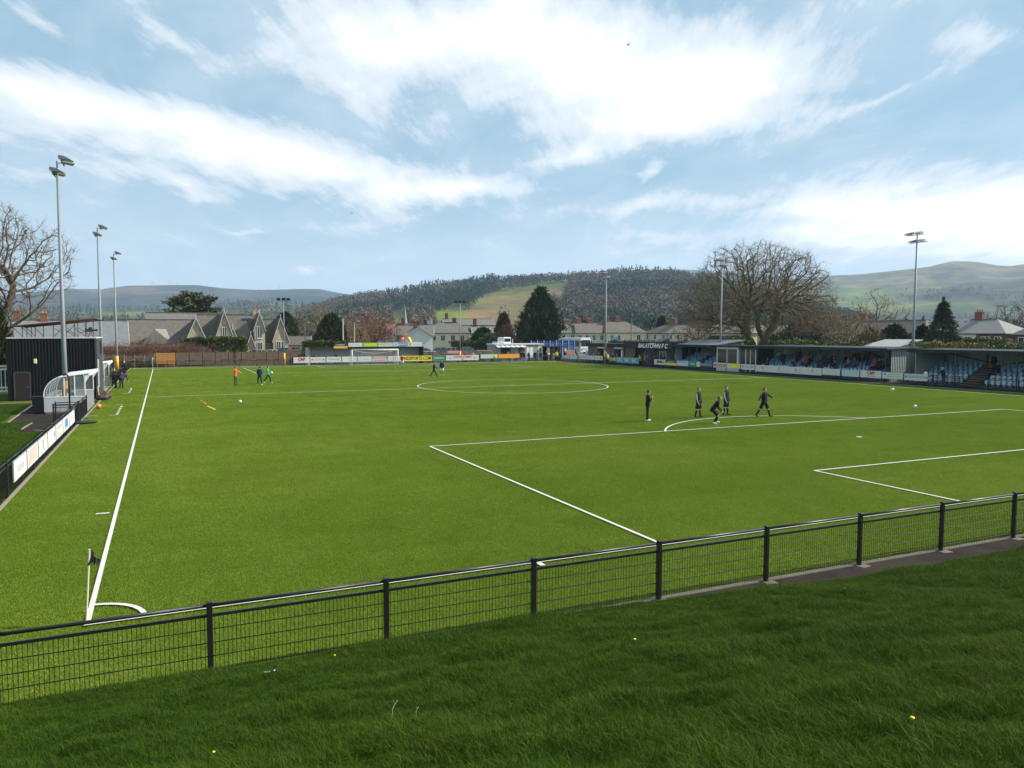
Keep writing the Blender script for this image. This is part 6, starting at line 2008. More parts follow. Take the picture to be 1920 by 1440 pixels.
# ---- stone school
def school():
    t = thing('stone_school', 'old stone school with steep slate roofs and white bargeboarded gables', 'building', (8.0, 136.0, 0))
    def slab(x0, x1, yf, yb, ze, zr, m, nm='slate_roof'):
        b = MB()
        ym = (yf + yb) / 2
        b.prism([(yf, ze), (ym, zr), (yb, ze), (yb, ze - .15), (ym, zr - .15), (yf, ze - .15)], 'x', x0, x1)
        r_ = b.build(nm, m, t)
        MB().box(x0, x1, ym - .12, ym + .12, zr - .03, zr + .14).build('ridge_tiles', S_DARK, r_)
        MB().box(x0 + .15, x1 - .15, yf + .35, yb - .35, 0, ze).build('wall', M_STONE, t)
        return r_
    slab(-16.2, -.4, -1.0, 8.5, 3.4, 7.7, S_DARK)
    slab(-9.6, 4.0, 5.0, 14.0, 5.0, 9.2, S_GREY)
    slab(-.4, 11.6, -.6, 8.0, 3.8, 8.75, S_DARK)
    slab(11.6, 15.3, .2, 6.5, 3.4, 7.85, S_DARK)
    r_ = slab(15.6, 19.4, 8.0, 13.0, 2.4, 4.3, S_DARK)
    def gable(xc, hw, yf, zb, zt, depth, windows=(), kneel=.0, wm=M_STONE):
        g_ = MB()
        g_.prism([(xc - hw, 0), (xc + hw, 0), (xc + hw, zb), (xc, zt), (xc - hw, zb)], 'y', yf, yf + depth)
        gw = g_.build('gable_wing', wm, t)
        r2 = MB()
        o = .12
        r2.prism([(xc - hw - .15, zb - .25), (xc, zt + .05), (xc + hw + .15, zb - .25), (xc + hw + .15, zb - .08), (xc, zt + .24), (xc - hw - .15, zb - .08)], 'y', yf - .18, yf + depth)
        r2.build('gable_roof', S_DARK, gw)
        for s in (-1, 1):
            bb = MB()
            bb.prism([(xc + s * (hw + .22), zb - .38), (xc + s * (hw + .22), zb - .06), (xc, zt + .32), (xc, zt + .0)], 'y', yf - .28, yf - .20)
            bb.build('bargeboard', M_BARGE, gw)
        MB().tube([(xc, yf - .24, zt + .1), (xc, yf - .24, zt + .9)], .05, 5).build('finial', M_BARGE, gw)
        for (x0, x1, z0, z1) in windows:
            win(gw, xc + x0, xc + x1, z0, z1, yf, 1)
        return gw
    gable(-.7, 1.75, -2.4, 3.7, 7.75, 6.0)
    gable(4.35, 1.55, -2.6, 4.1, 9.1, 6.0, [(-.35, .35, 4.6, 6.2)])
    gable(5.9, .7, -2.0, 4.0, 6.1, 3.0, [(-.25, .25, 4.2, 4.9)])
    gable(10.85, 1.0, -2.6, 5.6, 8.8, 5.0, [(-.4, .4, 4.2, 6.3), (-.4, .4, 1.4, 3.3)])
    gable(9.1, .75, -3.2, 2.3, 4.6, 2.5, wm=M_STONE)
    gable(14.9, 1.45, -2.2, 3.5, 7.95, 6.0, [(-.75, -.1, 1.8, 3.4), (.1, .75, 1.8, 3.4)])
    b = MB(); b.prism([(6.8, 7.6), (8.6, 7.4), (9.6, 4.0), (6.6, 4.0)], 'y', -1.4, -1.25); b.build('roof_slope', S_TAN, t)
    b = MB(); b._add([(-10.2, -1.6, 3.0), (-7.9, -1.6, 5.9), (-5.9, 1.4, 5.9), (-8.2, -1.6, 5.9), (-5.0, -1.2, 3.2), (-8.0, -1.65, 5.95)], [(0, 4, 1), (1, 4, 2)], 0)
    b.build('dormer_roof', S_TAN, t)
    for (x, z) in ((10.5, 10.0), (11.3, 10.0)):
        MB().box(x - .28, x + .28, 2.0, 2.6, 8.0, z - .4).build('chimney', M_STONE, t)
        MB().cyl(x, 2.3, z - .4, z, .14, .12, 8).build('chimney_pot', M_POT, t)
school()
house('low bungalow with orange gable right of the school', 27.2, 140.0, R(-12), 5.0, 5.0, 2.7, 4.4, mat('orange_render', (.55, .34, .17), .85, .08, 1), S_DARK, (0, 0), [(-1.2, .6, 1.2, 2.2)])
house('house with pale slate roof behind the black gantry building', -14.0, 118.0, R(4), 20.0, 9.0, 3.0, 7.0, M_GREYR, S_BLUE, (0, 0), [(-4, -2.8, 1.2, 2.4)], [(-5.2, 8.4, 1.0, 2), (-1.6, 8.1, 1.0, 2)])

# ---- village in the middle
house('small white gabled house above the fascia boards of the far terrace', 53.2, 140.0, R(90 - 10), 8.0, 5.9, 4.5, 6.3, M_WREND, S_GREY, (0, 0), [(-1, .2, 1.2, 2.4)], [(2.0, 7.6, .9, 3)], name='house')
house('brown stone house with two chimneys behind the small white house', 56.8, 152.0, R(-18), 8.5, 6.0, 4.6, 7.0, M_STONE, S_GREY, (0, 0), [(-2.6, -1.6, 2.6, 3.8), (.5, 1.5, 2.6, 3.8)], [(-2.8, 8.5, .7, 2), (.6, 7.9, 1.1, 2)])
house('house with red tiled roof among bare trees left of the spire', 70.0, 205.0, R(-10), 9.0, 7.0, 4.8, 8.0, M_STONE, mat('red_tiles', (.27, .075, .05), .8, .15, 2), (0, 0), [(-2, -1, 2.6, 3.8)])
pub = house('hip roofed grey inn with a small belfry in the village centre', 71.5, 168.0, R(-22), 11.0, 8.0, 5.2, 7.9, M_CREAM, S_GREY, (3.2, 3.2), [(-4.2, -3.2, 3.2, 4.5), (-1.8, -.8, 3.2, 4.5), (.8, 1.8, 3.2, 4.5), (3.2, 4.2, 3.2, 4.5)], [(1.6, 9.0, 1.1, 2)])
MB().box(-5.6, -4.3, -.6, .7, 5.0, 8.6).build('belfry', M_GREYR, pub)
MB().tube([(-4.95, .05, 8.6), (-4.95, .05, 9.8)], [.9, .05], 6).build('belfry_cap', S_DARK, pub)
t = thing('church_spire', 'thin pale church spire rising above the village roofs', 'church', (79.2, 230.0, 0))
MB().box(-2.2, 2.2, -2.2, 2.2, 0, 8.5).build('tower', M_STONE, t)
MB().tube([(0, 0, 8.5), (0, 0, 15.2)], [1.0, .04], 8).build('spire', mat('pale_spire', (.20, .22, .22), .8, .1, 2), t)
wb = house('three storey white building with dark windows left of the pink tree', 87.0, 192.0, R(-14), 15.0, 9.0, 7.6, 9.3, M_WREND, S_GREY, (0, 0),
      [(x, x + 1.1, z, z + 1.5) for z in (2.2, 5.2) for x in (-6.5, -3.4, -.4, 2.6, 5.2)], [(-6.4, 11.0, .9, 2)])
house('white gable house between the pink tree and the tall conifer', 98.6, 190.0, R(62), 9.0, 6.5, 7.0, 9.6, M_WREND, S_GREY, (0, 0), [(-2.4, -1.2, 5.0, 6.6), (.6, 1.8, 5.0, 6.6), (-2.4, -1.2, 2.0, 3.6)])
house('low stone house with grey roof below the three storey building', 79.0, 158.0, R(-16), 9.0, 6.0, 4.6, 6.8, M_CREAM, S_TAN, (0, 0), [(-3.2, -2.4, 2.6, 3.8), (-1, -.2, 2.6, 3.8), (1.4, 2.2, 2.6, 3.8), (3, 3.8, 2.6, 3.8)], [(-3.8, 8.6, .9, 2)])

# ---- terrace of houses right of the tall conifer
TG = 'terraced houses behind the club house'
house('left terraced house with hip roof behind the tall conifer', 98.0, 156.0, R(-6), 9.0, 8.0, 5.2, 7.6, M_GREYR, S_DARK, (2.5, 2.5), [(-3.2, -2.2, 3.2, 4.5), (-.6, .4, 3.2, 4.5), (2, 3, 3.2, 4.5)], [(-1.5, 8.6, 1.4, 4), (2.6, 8.4, 1.2, 3)], group=TG)
house('middle terraced house with grey walls and brick chimneys', 105.5, 154.0, R(-6), 9.5, 8.0, 5.2, 7.7, M_GREYR, S_DARK, (1.5, .5), [(-4, -3.2, 3.2, 4.5), (-2, -1.2, 3.2, 4.5), (0, .8, 3.2, 4.5), (2.2, 3.0, 3.2, 4.5)], [(-2.2, 8.7, 1.3, 4), (1.2, 8.7, 1.6, 4)], group=TG)
house('right terraced house with cream end wall and pink hip tiles', 114.6, 152.0, R(-8), 12.0, 9.0, 5.3, 8.1, M_CREAM, S_DARK, (2.8, 4.2), [(-4.6, -3.8, 3.2, 4.5), (-2.6, -1.8, 3.2, 4.5), (3.0, 4.0, 3.2, 4.6)], [(-3.4, 9.2, 1.0, 2), (-.4, 9.3, 1.2, 3)], group=TG)
RG = 'long row of houses behind the main stand'
RZ = -PI / 2
def wrow(w, n, z0=3.5, z1=4.6, ww=.95):
    return [(-w / 2 + w * (k + .5) / n - ww / 2, -w / 2 + w * (k + .5) / n + ww / 2, z0, z1) for k in range(n)]
house('cream house at the far end of the long row with dark hip roof', 124.2, 143.6, RZ, 10.5, 8.0, 5.1, 7.2, M_GREYR, S_DARK, (4.2, 0), wrow(10.5, 3), [(2.6, 8.6, 1.5, 3)], group=RG)
house('cream house with tan slates second in the long row', 124.0, 131.2, RZ, 14.2, 8.0, 5.1, 7.15, M_CREAM, S_TAN, (.0, 0), wrow(14.2, 5), [(5.6, 7.9, .9, 2)], group=RG)
house('cream house with tan slates third in the long row', 124.0, 116.6, RZ, 14.6, 8.0, 5.1, 7.1, M_CREAM, S_TAN, (0, 3.0), wrow(14.6, 5), [(-2, 7.9, 1.0, 2)], group=RG)
house('pale yellow house right of the oak at the near end of the long row', 124.0, 102.6, RZ, 10.2, 8.0, 5.0, 6.7, M_YREND, S_GREY, (0, 4.0), wrow(10.2, 3), group=RG)
BG = 'brick houses on the right'
house('long red brick terrace with pale window frames behind the main stand', 133.5, 86.5, RZ, 20.0, 8.0, 5.0, 7.4, M_REDB, S_DARK, (3.5, 3.0), wrow(20.0, 6, 3.1, 4.5, 1.2), [(-6.0, 8.8, 1.2, 2)], group=BG)
h_ = house('half white half brick house with bright slate roof right of the spruce', 133.5, 67.3, RZ, 9.2, 8.0, 5.0, 7.3, M_REDB, slate_mat('slate_bright', (.22, .22, .21)), (1.2, 4.0), [(.9, 2.2, 3.1, 4.4), (3.0, 3.9, 3.1, 4.4), (-3.9, -3.0, 3.1, 4.4), (-2.0, -1.1, 3.1, 4.4)], [(-2.2, 8.6, 1.3, 3)], group=BG)
MB().box(-4.62, -.1, -4.045, -3.985, .0, 4.98).build('white_front', M_WREND, h_)
house('red brick house with dark roof at the right edge', 134.0, 56.6, RZ, 10.5, 8.0, 4.8, 7.2, M_REDB, S_GREY, (3.0, 3.0), wrow(10.5, 3, 3.0, 4.3, 1.6), [(-1.5, 8.6, 1.1, 2)], group=BG)
# sheds behind the stands
t = thing('metal_shed', 'low shed with pale ribbed metal roof behind the main stand', 'shed', (80.0, 46.0, 0), -PI / 2)
MB().box(-2.2, 2.2, -1.6, 2.4, 0, 3.3).build('wall', M_GREYR, t)
b = MB(); b.prism([(-1.9, 3.35), (2.6, 4.2), (2.6, 4.28), (-1.9, 3.43)], 'x', -2.4, 2.4); rf_ = b.build('roof', mat('pale_metal_roof', (.30, .32, .33), .6, .08, 1), t)
for k in range(14):
    x = -2.3 + k * .353
    b = MB(); b.prism([(-1.9, 3.43), (2.6, 4.28), (2.6, 4.32), (-1.9, 3.47)], 'x', x, x + .05); b.build('roof_rib', M_GREYP, rf_)
for i, (x, y, w, d, zt, m, lab) in enumerate(((104.0, 43.0, 7, 4, 3.7, S_TAN, 'low tan roofed outbuilding at the right edge behind the nearest stand'),
                                           (96.0, 71.0, 9, 4, 3.6, mat('orange_tiles', (.42, .17, .08), .8, .15, 1), 'long low outbuilding with orange tiled roof right of the oak'),
                                           (100.0, 57.5, 3.5, 3, 3.9, S_GREY, 'small grey garage left of the white and brick house'))):
    house(lab, x, y, RZ, w, d, zt - .9, zt, M_CREAM, m, (0, 0), [(-.6, .4, 1.2, 2.2)], name='outbuilding', gutter=False)

# ---- wooden fence, orange barrier
M_WFEN = mat('brown_fence_wood', (.13, .088, .060), .9, .35, 2.5, bump=.3, bscale=20)
def wooden_fence():
    t = thing('wooden_fence', 'brown timber panel fence between pitch and school', 'fence', (3.3, 104.3, 0))
    n, sp = 10, 1.88
    for i in range(n + 1):
        MB().box(i * sp - .05, i * sp + .05, -.07, .05, 0, 2.16).build('post', mat('fence_post', (.17, .12, .09), .9, .2, 3), t)
        if i == n: break
        z = .32
        k = 0
        while z < 2.05:
            b = MB(); h = .155
            b.prism([(-.028, z), (.0, z), (-.012, z + h + .02), (-.022, z + h + .02)], 'x', i * sp + .055, (i + 1) * sp - .055)
            b.build('board', M_WFEN, t)
            z += h
        MB().box(i * sp + .055, (i + 1) * sp - .055, -.045, .02, z + .02, z + .06).build('capping', M_WFEN, t)
    return t
wooden_fence()
t = thing('orange_barrier', 'orange slatted barrier panel at the far left corner', 'barrier', (.45, 103.9, 0))
for k in range(7):
    MB().box(0, 2.6, -.02, .02, .55 + k * .235, .55 + k * .235 + .19).build('slat', mat('orange_slat', (.46, .20, .035), .7, .15, 4), t)
for x in (.1, 1.3, 2.45):
    MB().box(x, x + .08, .022, .08, 0, 2.2).build('upright', mat('orange_slat_dark', (.4, .17, .03), .8, .15, 4), t)
MB().tube([(-.75, -.1, .7), (.0, .05, 2.1)], .04, 6).build('prop', M_GALV, t)
# thin posts with wire left of the barrier
t = thing('post_and_wire_fence', 'thin concrete post and wire fence behind the far left corner', 'fence', (-6.5, 104.5, 0))
for i in range(6):
    MB().box(i * 1.35 - .05, i * 1.35 + .05, -.05, .05, 0, 2.0).build('post', M_CONC, t)
for z in (.6, 1.1, 1.6):
    MB().tube([(0, 0, z), (6.75, 0, z)], .012, 4).build('wire', M_GALV, t)
# white railing left of the gantry building
t = thing('white_railing', 'white railed enclosure at the left edge beside the gantry building', 'railing', (-13.2, 56.0, 0))
for z in (.25, .55, 2.05, 2.3):
    MB().cbox(0, 3.6, -.05, .05, z, z + .14, .01).build('rail', M_WPAINT, t)
for k in range(13):
    MB().box(.1 + k * .28, .16 + k * .28, -.03, .03, .39, 2.05).build('baluster', M_WPAINT, t)

t = thing('timber_wall', 'low brown timber wall right of the far terrace below the parked cars', 'fence', (42.4, 103.9, 0))
for i in range(9):
    MB().box(i * 1.6 - .06, i * 1.6 + .06, -.08, .05, 0, 1.95).build('post', mat('fence_post', (.17, .12, .09)), t)
    if i == 8: break
    for k in range(10):
        MB().box(i * 1.6 + .065, (i + 1) * 1.6 - .065, -.03, .01 + .01 * (k % 2), .05 + k * .185, .22 + k * .185).build('board', M_WFEN, t)
t = thing('timber_pallets', 'stack of pale timber pallets behind the spectators at the pale green board', 'pallets', (53.2, 105.6, 0))
for k in range(12):
    z = .05 + k * .17
    MB().box(0, 2.6, 0, 1.0, z, z + .05).build('deck', mat('pallet_wood', (.42, .31, .18), .9, .2, 3), t)
    for x in (.05, 1.2, 2.4):
        MB().box(x, x + .15, .02, .98, z + .052, z + .165).build('bearer', mat('pallet_wood', (.42, .31, .18)), t)

# ---- blue palisade, banner, poles
t = thing('blue_palisade', 'tall blue palisade fence with pale uprights before the coach', 'fence', (66.6, 111.0, 0))
for k in range(28):
    MB().prism([(k * .35, .8), (k * .35 + .2, .8), (k * .35 + .2, 3.4), (k * .35 + .1, 3.6), (k * .35, 3.4)], 'y', -.02, .02).build('pale', mat('palisade_blue', (.03, .10, .38), .5, .12, 2), t)
for k in range(8):
    MB().box(k * 1.38 - .06, k * 1.38 + .02, -.12, -.03, .8, 3.7).build('upright', mat('palisade_pale', (.45, .55, .70), .5, .08, 2), t)
for z in (1.2, 3.0):
    MB().box(-.05, 9.8, .022, .08, z, z + .08).build('rail', mat('palisade_pale', (.45, .55, .70)), t)
t = thing('feather_banner', 'blue banner with pale wavy mark right of the coach', 'banner', (85.6, 112.0, .8))
MB().box(0, 1.5, -.015, .015, 1.1, 3.4).build('cloth', mat('banner_blue', (.06, .17, .28), .7, .1, 2), t)
for z in (1.6, 2.1, 2.6):
    MB().prism([(.5, z), (.9, z + .12), (1.0, z + .3), (.9, z + .32), (.8, z + .2), (.45, z + .1)], 'y', -.022, -.017).build('printed_mark', M_PALEB, t)
MB().tube([(-.04, 0, 0), (-.04, 0, 3.6)], .03, 6).build('pole', M_GALV, t)
def pole(label, x, y, h, r=.12, m=None, arm=False, lamp=False):
    t = thing('utility_pole', label, 'pole', (x, y, 0))
    MB().tube([(0, 0, 0), (0, 0, h)], [r, r * .75], 8).build('shaft', m or mat('timber_pole', (.22, .17, .12), .9, .2, 2), t)
    if arm:
        MB().box(-.5, .5, -.05, .05, h - .4, h - .28).build('cross_arm', M_STEELD, t)
    if lamp:
        MB().tube([(0, 0, h), (.5, -.3, h + .25)], .04, 6).build('lamp_arm', M_GALV, t)
        MB().cbox(.35, .85, -.4, -.2, h + .18, h + .32, .04).build('lamp_head', M_LAMP, t)
    return t
M_PPOLE = mat('pale_pole', (.50, .46, .36), .7, .1, 2)
pole('thick timber telegraph pole left of the club house', 84.5, 112.5, 9.6, .16, arm=True)
pole('second timber pole behind the brick toilets', 87.5, 108.0, 8.0, .14, arm=True)
pole('pale pole behind the white board on the terrace roof', 29.4, 108.0, 7.5, .13, M_PPOLE)
pole('thin pale lamp post behind the lime green board', 31.7, 109.5, 6.9, .09, M_PPOLE, lamp=True)
pole('grey pole behind the boards right of the far goal', 38.4, 109.0, 7.4, .09, M_GALV)
pole('lamp post between the round conifer and the school', 25.2, 120.0, 6.8, .08, M_GALV, lamp=True)
pole('grey lamp post right of the tall conifer', 76.8, 114.0, 6.5, .08, M_GALV, lamp=True)

# ---- playground slide tower
t = thing('playground_slide', 'playground tower with red and yellow tube slides behind the blue board', 'slide', (41.6, 112.0, 0))
for (x, y) in ((-.5, -.4), (.5, -.4), (-.5, .5), (.5, .5)):
    MB().tube([(x, y, 0), (x, y, 4.8)], .06, 6).build('post', mat('slide_post', (.45, .32, .12), .7, .1, 3), t)
MB().prism([(-.55, 4.8), (.55, 4.8), (0, 5.3)], 'y', -.5, .6).build('roof', mat('tan_roof', (.45, .27, .06), .7, .1, 3), t)
MB().box(-.6, .6, -.5, .6, 2.9, 3.0).build('platform', M_STEELD, t)
MB().tube([(-.4, -.2, 4.3), (-.9, -.3, 3.8), (-1.4, -.4, 3.2), (-1.7, -.4, 2.4)], .30, 10).build('slide_tube', M_RED, t, smooth=True)
MB().tube([(.5, -.2, 4.3), (.8, -.3, 3.7), (1.05, -.4, 2.9), (1.35, -.4, 2.0)], .30, 10).build('slide_tube', M_YELLOW, t, smooth=True)

# ---- vehicles
def car(label, x, y, rz, col, z=.8, suv=0.0, group='cars parked behind the far end'):
    t = thing('parked_car', label, 'car', (x, y, z), rz, group)
    L = 4.2
    m = mat('paint_' + col, {'silver': (.45, .46, .47), 'white': (.68, .68, .67), 'red': (.32, .03, .03), 'dark': (.03, .032, .036), 'blue': (.07, .12, .22), 'grey': (.17, .18, .19)}[col], .28, .05, 2, spec=.6)
    h = suv
    body = MB()
    body.prism([(-2.1, .28), (2.1, .28), (2.12, .62), (2.0, .78), (1.05, .95 + h * .3), (-1.9, .98 + h * .3), (-2.12, .75)], 'y', -.86, .86)
    bd = body.build('body', m, t)
    cab = MB()
    zt = 1.46 + h
    x_ = [(1.15, .93 + h * .3), (.45, zt - .05), (.2, zt), (-1.3, zt - .02), (-1.9, .97 + h * .3)]
    vs_ = []
    for (a, zz) in x_:
        k = .80 if zz < 1.1 + h * .3 else .64
        vs_ += [(a, -k, zz), (a, k, zz)]
    fs_ = [(0, 1, 3, 2), (2, 3, 5, 4), (4, 5, 7, 6), (6, 7, 9, 8), (0, 2, 4, 6, 8), (9, 7, 5, 3, 1)]
    cab._add(vs_, fs_, 0)
    cab.I = [1, 0, 0, 1, 1, 1]
    cb = cab.build('cabin', [m, M_PANE], t)
    for s in (-1, 1):
        for a in (.35, -.5, -1.25):
            MB().tube([(a + (.12 if a > 0 else -.02), s * .79, .95 + h * .3), (a, s * .66, zt - .04)], .035, 5).build('pillar', m, t)
        for a in (-1.3, 1.3):
            wv = MB(); wv.tube([(a, s * .88, .33), (a, s * .66, .33)], .32, 14); w1 = wv.build('wheel', M_BLACKM, t)
            rv = MB(); rv.tube([(a, s * .885, .33), (a, s * .80, .33)], .19, 10); rv.build('rim', M_GALV, w1)
    for s in (-.6, .6):
        MB().cbox(2.02, 2.13, s - .18, s + .18, .60, .74, .02).build('headlight', M_WPAINT, t)
        MB().cbox(-2.14, -2.05, s - .16, s + .16, .68, .85, .02).build('tail_light', M_RED, t)
    return t
CARS = [(15.9, 116, 'silver', 0.0, 'silver car left in the row above the wooden fence'), (18.4, 116.4, 'white', 0.0, 'white car in front of the school door'),
        (22.3, 117.6, 'red', 0.0, 'red car right of the school above the wooden fence'), (24.6, 119.6, 'white', .35, 'tall white car behind the red car'),
        (25.6, 116.2, 'white', .05, 'white car at the right end of the wooden fence'), (27.6, 118.6, 'silver', .3, 'silver estate behind the stone pillar'), (21.0, 121.5, 'dark', .2, 'dark car at the school wall'),
        (46.6, 115.2, 'white', .1, 'white car right of the far terrace'), (50.2, 115.8, 'blue', .15, 'blue grey car second right of the far terrace'),
        (53.0, 117.2, 'silver', .1, 'silver car third right of the far terrace'), (55.4, 115.0, 'grey', .15, 'grey car before the green hedge'), (52.0, 120.2, 'red', .05, 'red car behind the silver car')]
for i, (x, y, c, sv, lab) in enumerate(CARS):
    car(lab, x, y, R(_rng.choice([-8, 172]) + _rng.uniform(-12, 12)), c, .8, sv)
car('white car parked behind the blue banner beside the coach', 84.0, 115.5, R(200), 'white', .8, .25)
def coach():
    t = thing('coach', 'white coach with dark windscreen parked behind the blue palisade', 'coach', (82.4, 122.6, .8), R(2))
    W2, L, H = 1.25, 11.0, 3.35
    b = MB(); b.prism([(-W2, .35), (W2, .35), (W2, 2.9), (W2 - .25, H), (-W2 + .25, H), (-W2, 2.9)], 'y', -L / 2, L / 2); b.build('body', M_WPAINT, t)
    MB().cbox(-W2 + .12, W2 - .12, -L / 2 - .03, -L / 2 + .02, 1.55, 2.85, .02).build('windscreen', M_PANE, t)
    MB().box(-W2 + .2, W2 - .2, -L / 2 - .02, -L / 2 - .001, .95, 1.05).build('grille', M_STEELD, t)
    for s in (-1, 1):
        for k in range(6):
            y0 = -L / 2 + .5 + k * 1.7
            MB().box(s * W2 - .012 if s > 0 else -W2 - .012, s * W2 + .012 if s > 0 else -W2 + .012, y0, y0 + 1.55, 1.55, 2.7).build('side_window', M_PANE, t)
        for y in (-3.4, 3.0):
            b = MB(); b.tube([(s * (W2 + .01), y, .5), (s * (W2 - .3), y, .5)], .5, 16); w1 = b.build('wheel', M_BLACKM, t)
            b = MB(); b.tube([(s * (W2 + .02), y, .5), (s * (W2 - .1), y, .5)], .28, 12); b.build('rim', M_GALV, w1)
        MB().cbox(s * .9 - .2, s * .9 + .2, -L / 2 - .025, -L / 2 + .01, .7, .9, .02).build('headlight', M_GALV, t)
        MB().cbox(s * 1.35 - .1, s * 1.35 + .1, -L / 2 - .2, -L / 2 - .05, 2.2, 2.7, .03).build('mirror', M_BLACKM, t)
coach()
t = thing('box_lorry', 'white lorry cab and body parked behind the kiosk roof', 'lorry', (61.9, 114.0, .8), R(8))
MB().cbox(-1.6, 1.3, -1.2, 1.2, .5, 2.6, .08).build('body', M_WPAINT, t)
MB().cbox(-.4, 1.3, -1.15, 1.15, 2.6, 3.5, .15).build('cab', M_WPAINT, t)
MB().box(-.2, 1.1, -1.18, -1.152, 2.65, 3.3).build('cab_window', M_PANE, t)
MB().box(-1.5, -.5, -1.23, -1.202, 2.0, 2.5).build('window', M_PANE, t)
for x in (-1.0, .9):
    for s in (-1, 1):
        b = MB(); b.tube([(x, s * 1.22, .45), (x, s * .9, .45)], .45, 14); b.build('wheel', M_BLACKM, t)
# two gulls
for (lab, d_, az_, el_) in (('small dark bird high in the sky right of the middle', 160, 34.7, 20.6), ('small dark bird low in the sky left of the middle', 260, 13.7, 9.1)):
    p = Vector(polar(az_, d_, EYE.z + d_ * math.tan(R(el_))))
    t = thing('bird', lab, 'bird', p, _rng.uniform(0, 6))
    MB().ball((0, 0, 0), (.30, .09, .09), 10, 6).build('body', M_BLACKM, t)
    for s in (-1, 1):
        b = MB(); b._add([(.12, 0, .03), (-.12, 0, .03), (-.18, s * .35, .20), (-.10, s * .62, .10), (.02, s * .4, .22)], [(0, 1, 2, 4), (4, 2, 3)], 0)
        o = b.build('wing', M_BLACKM, t); o.modifiers.new('thickness', 'SOLIDIFY').thickness = .02
# ================================================================ VEGETATION
from mathutils.kdtree import KDTree
def bark_mat(name, c1, c2):
    m = bpy.data.materials.new(name)
    m.use_nodes = True
    t = NT(m.node_tree)
    co = t.add('ShaderNodeTexCoord').outputs['Object']
    c = t.ramp(t.noise(co, 1.3, 5, .65), [(.3, c1), (.7, c2)])
    b = t.add('ShaderNodeBsdfPrincipled', {'Base Color': c, 'Roughness': .9, 'Specular IOR Level': .15})
    t.add('ShaderNodeOutputMaterial', {0: b.outputs[0]})
    return m
B_OAK = bark_mat('oak_bark', (.078, .064, .034), (.160, .130, .062))
B_TWIG = bark_mat('oak_twig', (.118, .092, .050), (.195, .155, .085))
B_GREY = bark_mat('grey_bark', (.080, .070, .056), (.14, .12, .095))
B_RED = bark_mat('red_twig', (.115, .058, .042), (.20, .105, .075))
B_TAN = bark_mat('tan_twig', (.14, .10, .055), (.24, .18, .10))
B_BROWN = bark_mat('brown_twig', (.085, .060, .038), (.155, .110, .068))

def leaf_mat(name, lo, hi):
    m = bpy.data.materials.new(name)
    m.use_nodes = True
    t = NT(m.node_tree)
    rnd = t.add('ShaderNodeNewGeometry').outputs['Random Per Island']
    co = t.add('ShaderNodeTexCoord').outputs['Object']
    c = t.ramp(rnd, [(0, lo), (1, hi)])
    c = t.mix(1.0, c, t.ramp(t.noise(co, .7, 3, .6), [(.3, (.7, .72, .7)), (.7, (1.25, 1.2, 1.1))]), 'MULTIPLY')
    b = t.add('ShaderNodeBsdfPrincipled', {'Base Color': c, 'Roughness': .7, 'Specular IOR Level': .2})
    t.add('ShaderNodeOutputMaterial', {0: b.outputs[0]})
    return m
L_DARK = leaf_mat('conifer_leaf', (.022, .040, .014), (.060, .088, .028))
L_YEW = leaf_mat('cedar_leaf', (.036, .050, .018), (.085, .100, .036))
L_HEDGE = leaf_mat('hedge_leaf', (.045, .070, .014), (.115, .145, .032))
L_IVY = leaf_mat('ivy_leaf', (.022, .036, .010), (.070, .085, .022))
L_OLIVE = leaf_mat('spring_leaf', (.11, .11, .030), (.22, .21, .06))

def skeleton(rs, att, trunk, step, infl, kill, iters, up=.06):
    """space colonisation; trunk: list of (point, parent index)"""
    N = [Vector(p) for p, _ in trunk]; par = [q for _, q in trunk]
    att = [Vector(a) for a in att]
    alive = [True] * len(att)
    kids = [0] * len(N)
    for it in range(iters):
        kd = KDTree(len(N))
        for i, p in enumerate(N):
            kd.insert(p, i)
        kd.balance()
        pull = {}
        n_al = 0
        for k, a in enumerate(att):
            if not alive[k]:
                continue
            co, i, d = kd.find(a)
            if d < kill:
                alive[k] = False
                continue
            n_al += 1
            if d < infl:
                v = pull.setdefault(i, Vector((0, 0, 0)))
                v += (a - co).normalized()
        if not pull:
            infl *= 1.35
            if n_al == 0 or infl > 12:
                break
            continue
        for i, v in pull.items():
            if v.length < 1e-4 or kids[i] > 2:
                continue
            kids[i] += 1
            d = v.normalized()
            d.z += up
            d += Vector(rs.normal(0, .11, 3))
            q = N[i] + d.normalized() * step
            N.append(q); par.append(i); kids.append(0)
    return N, par

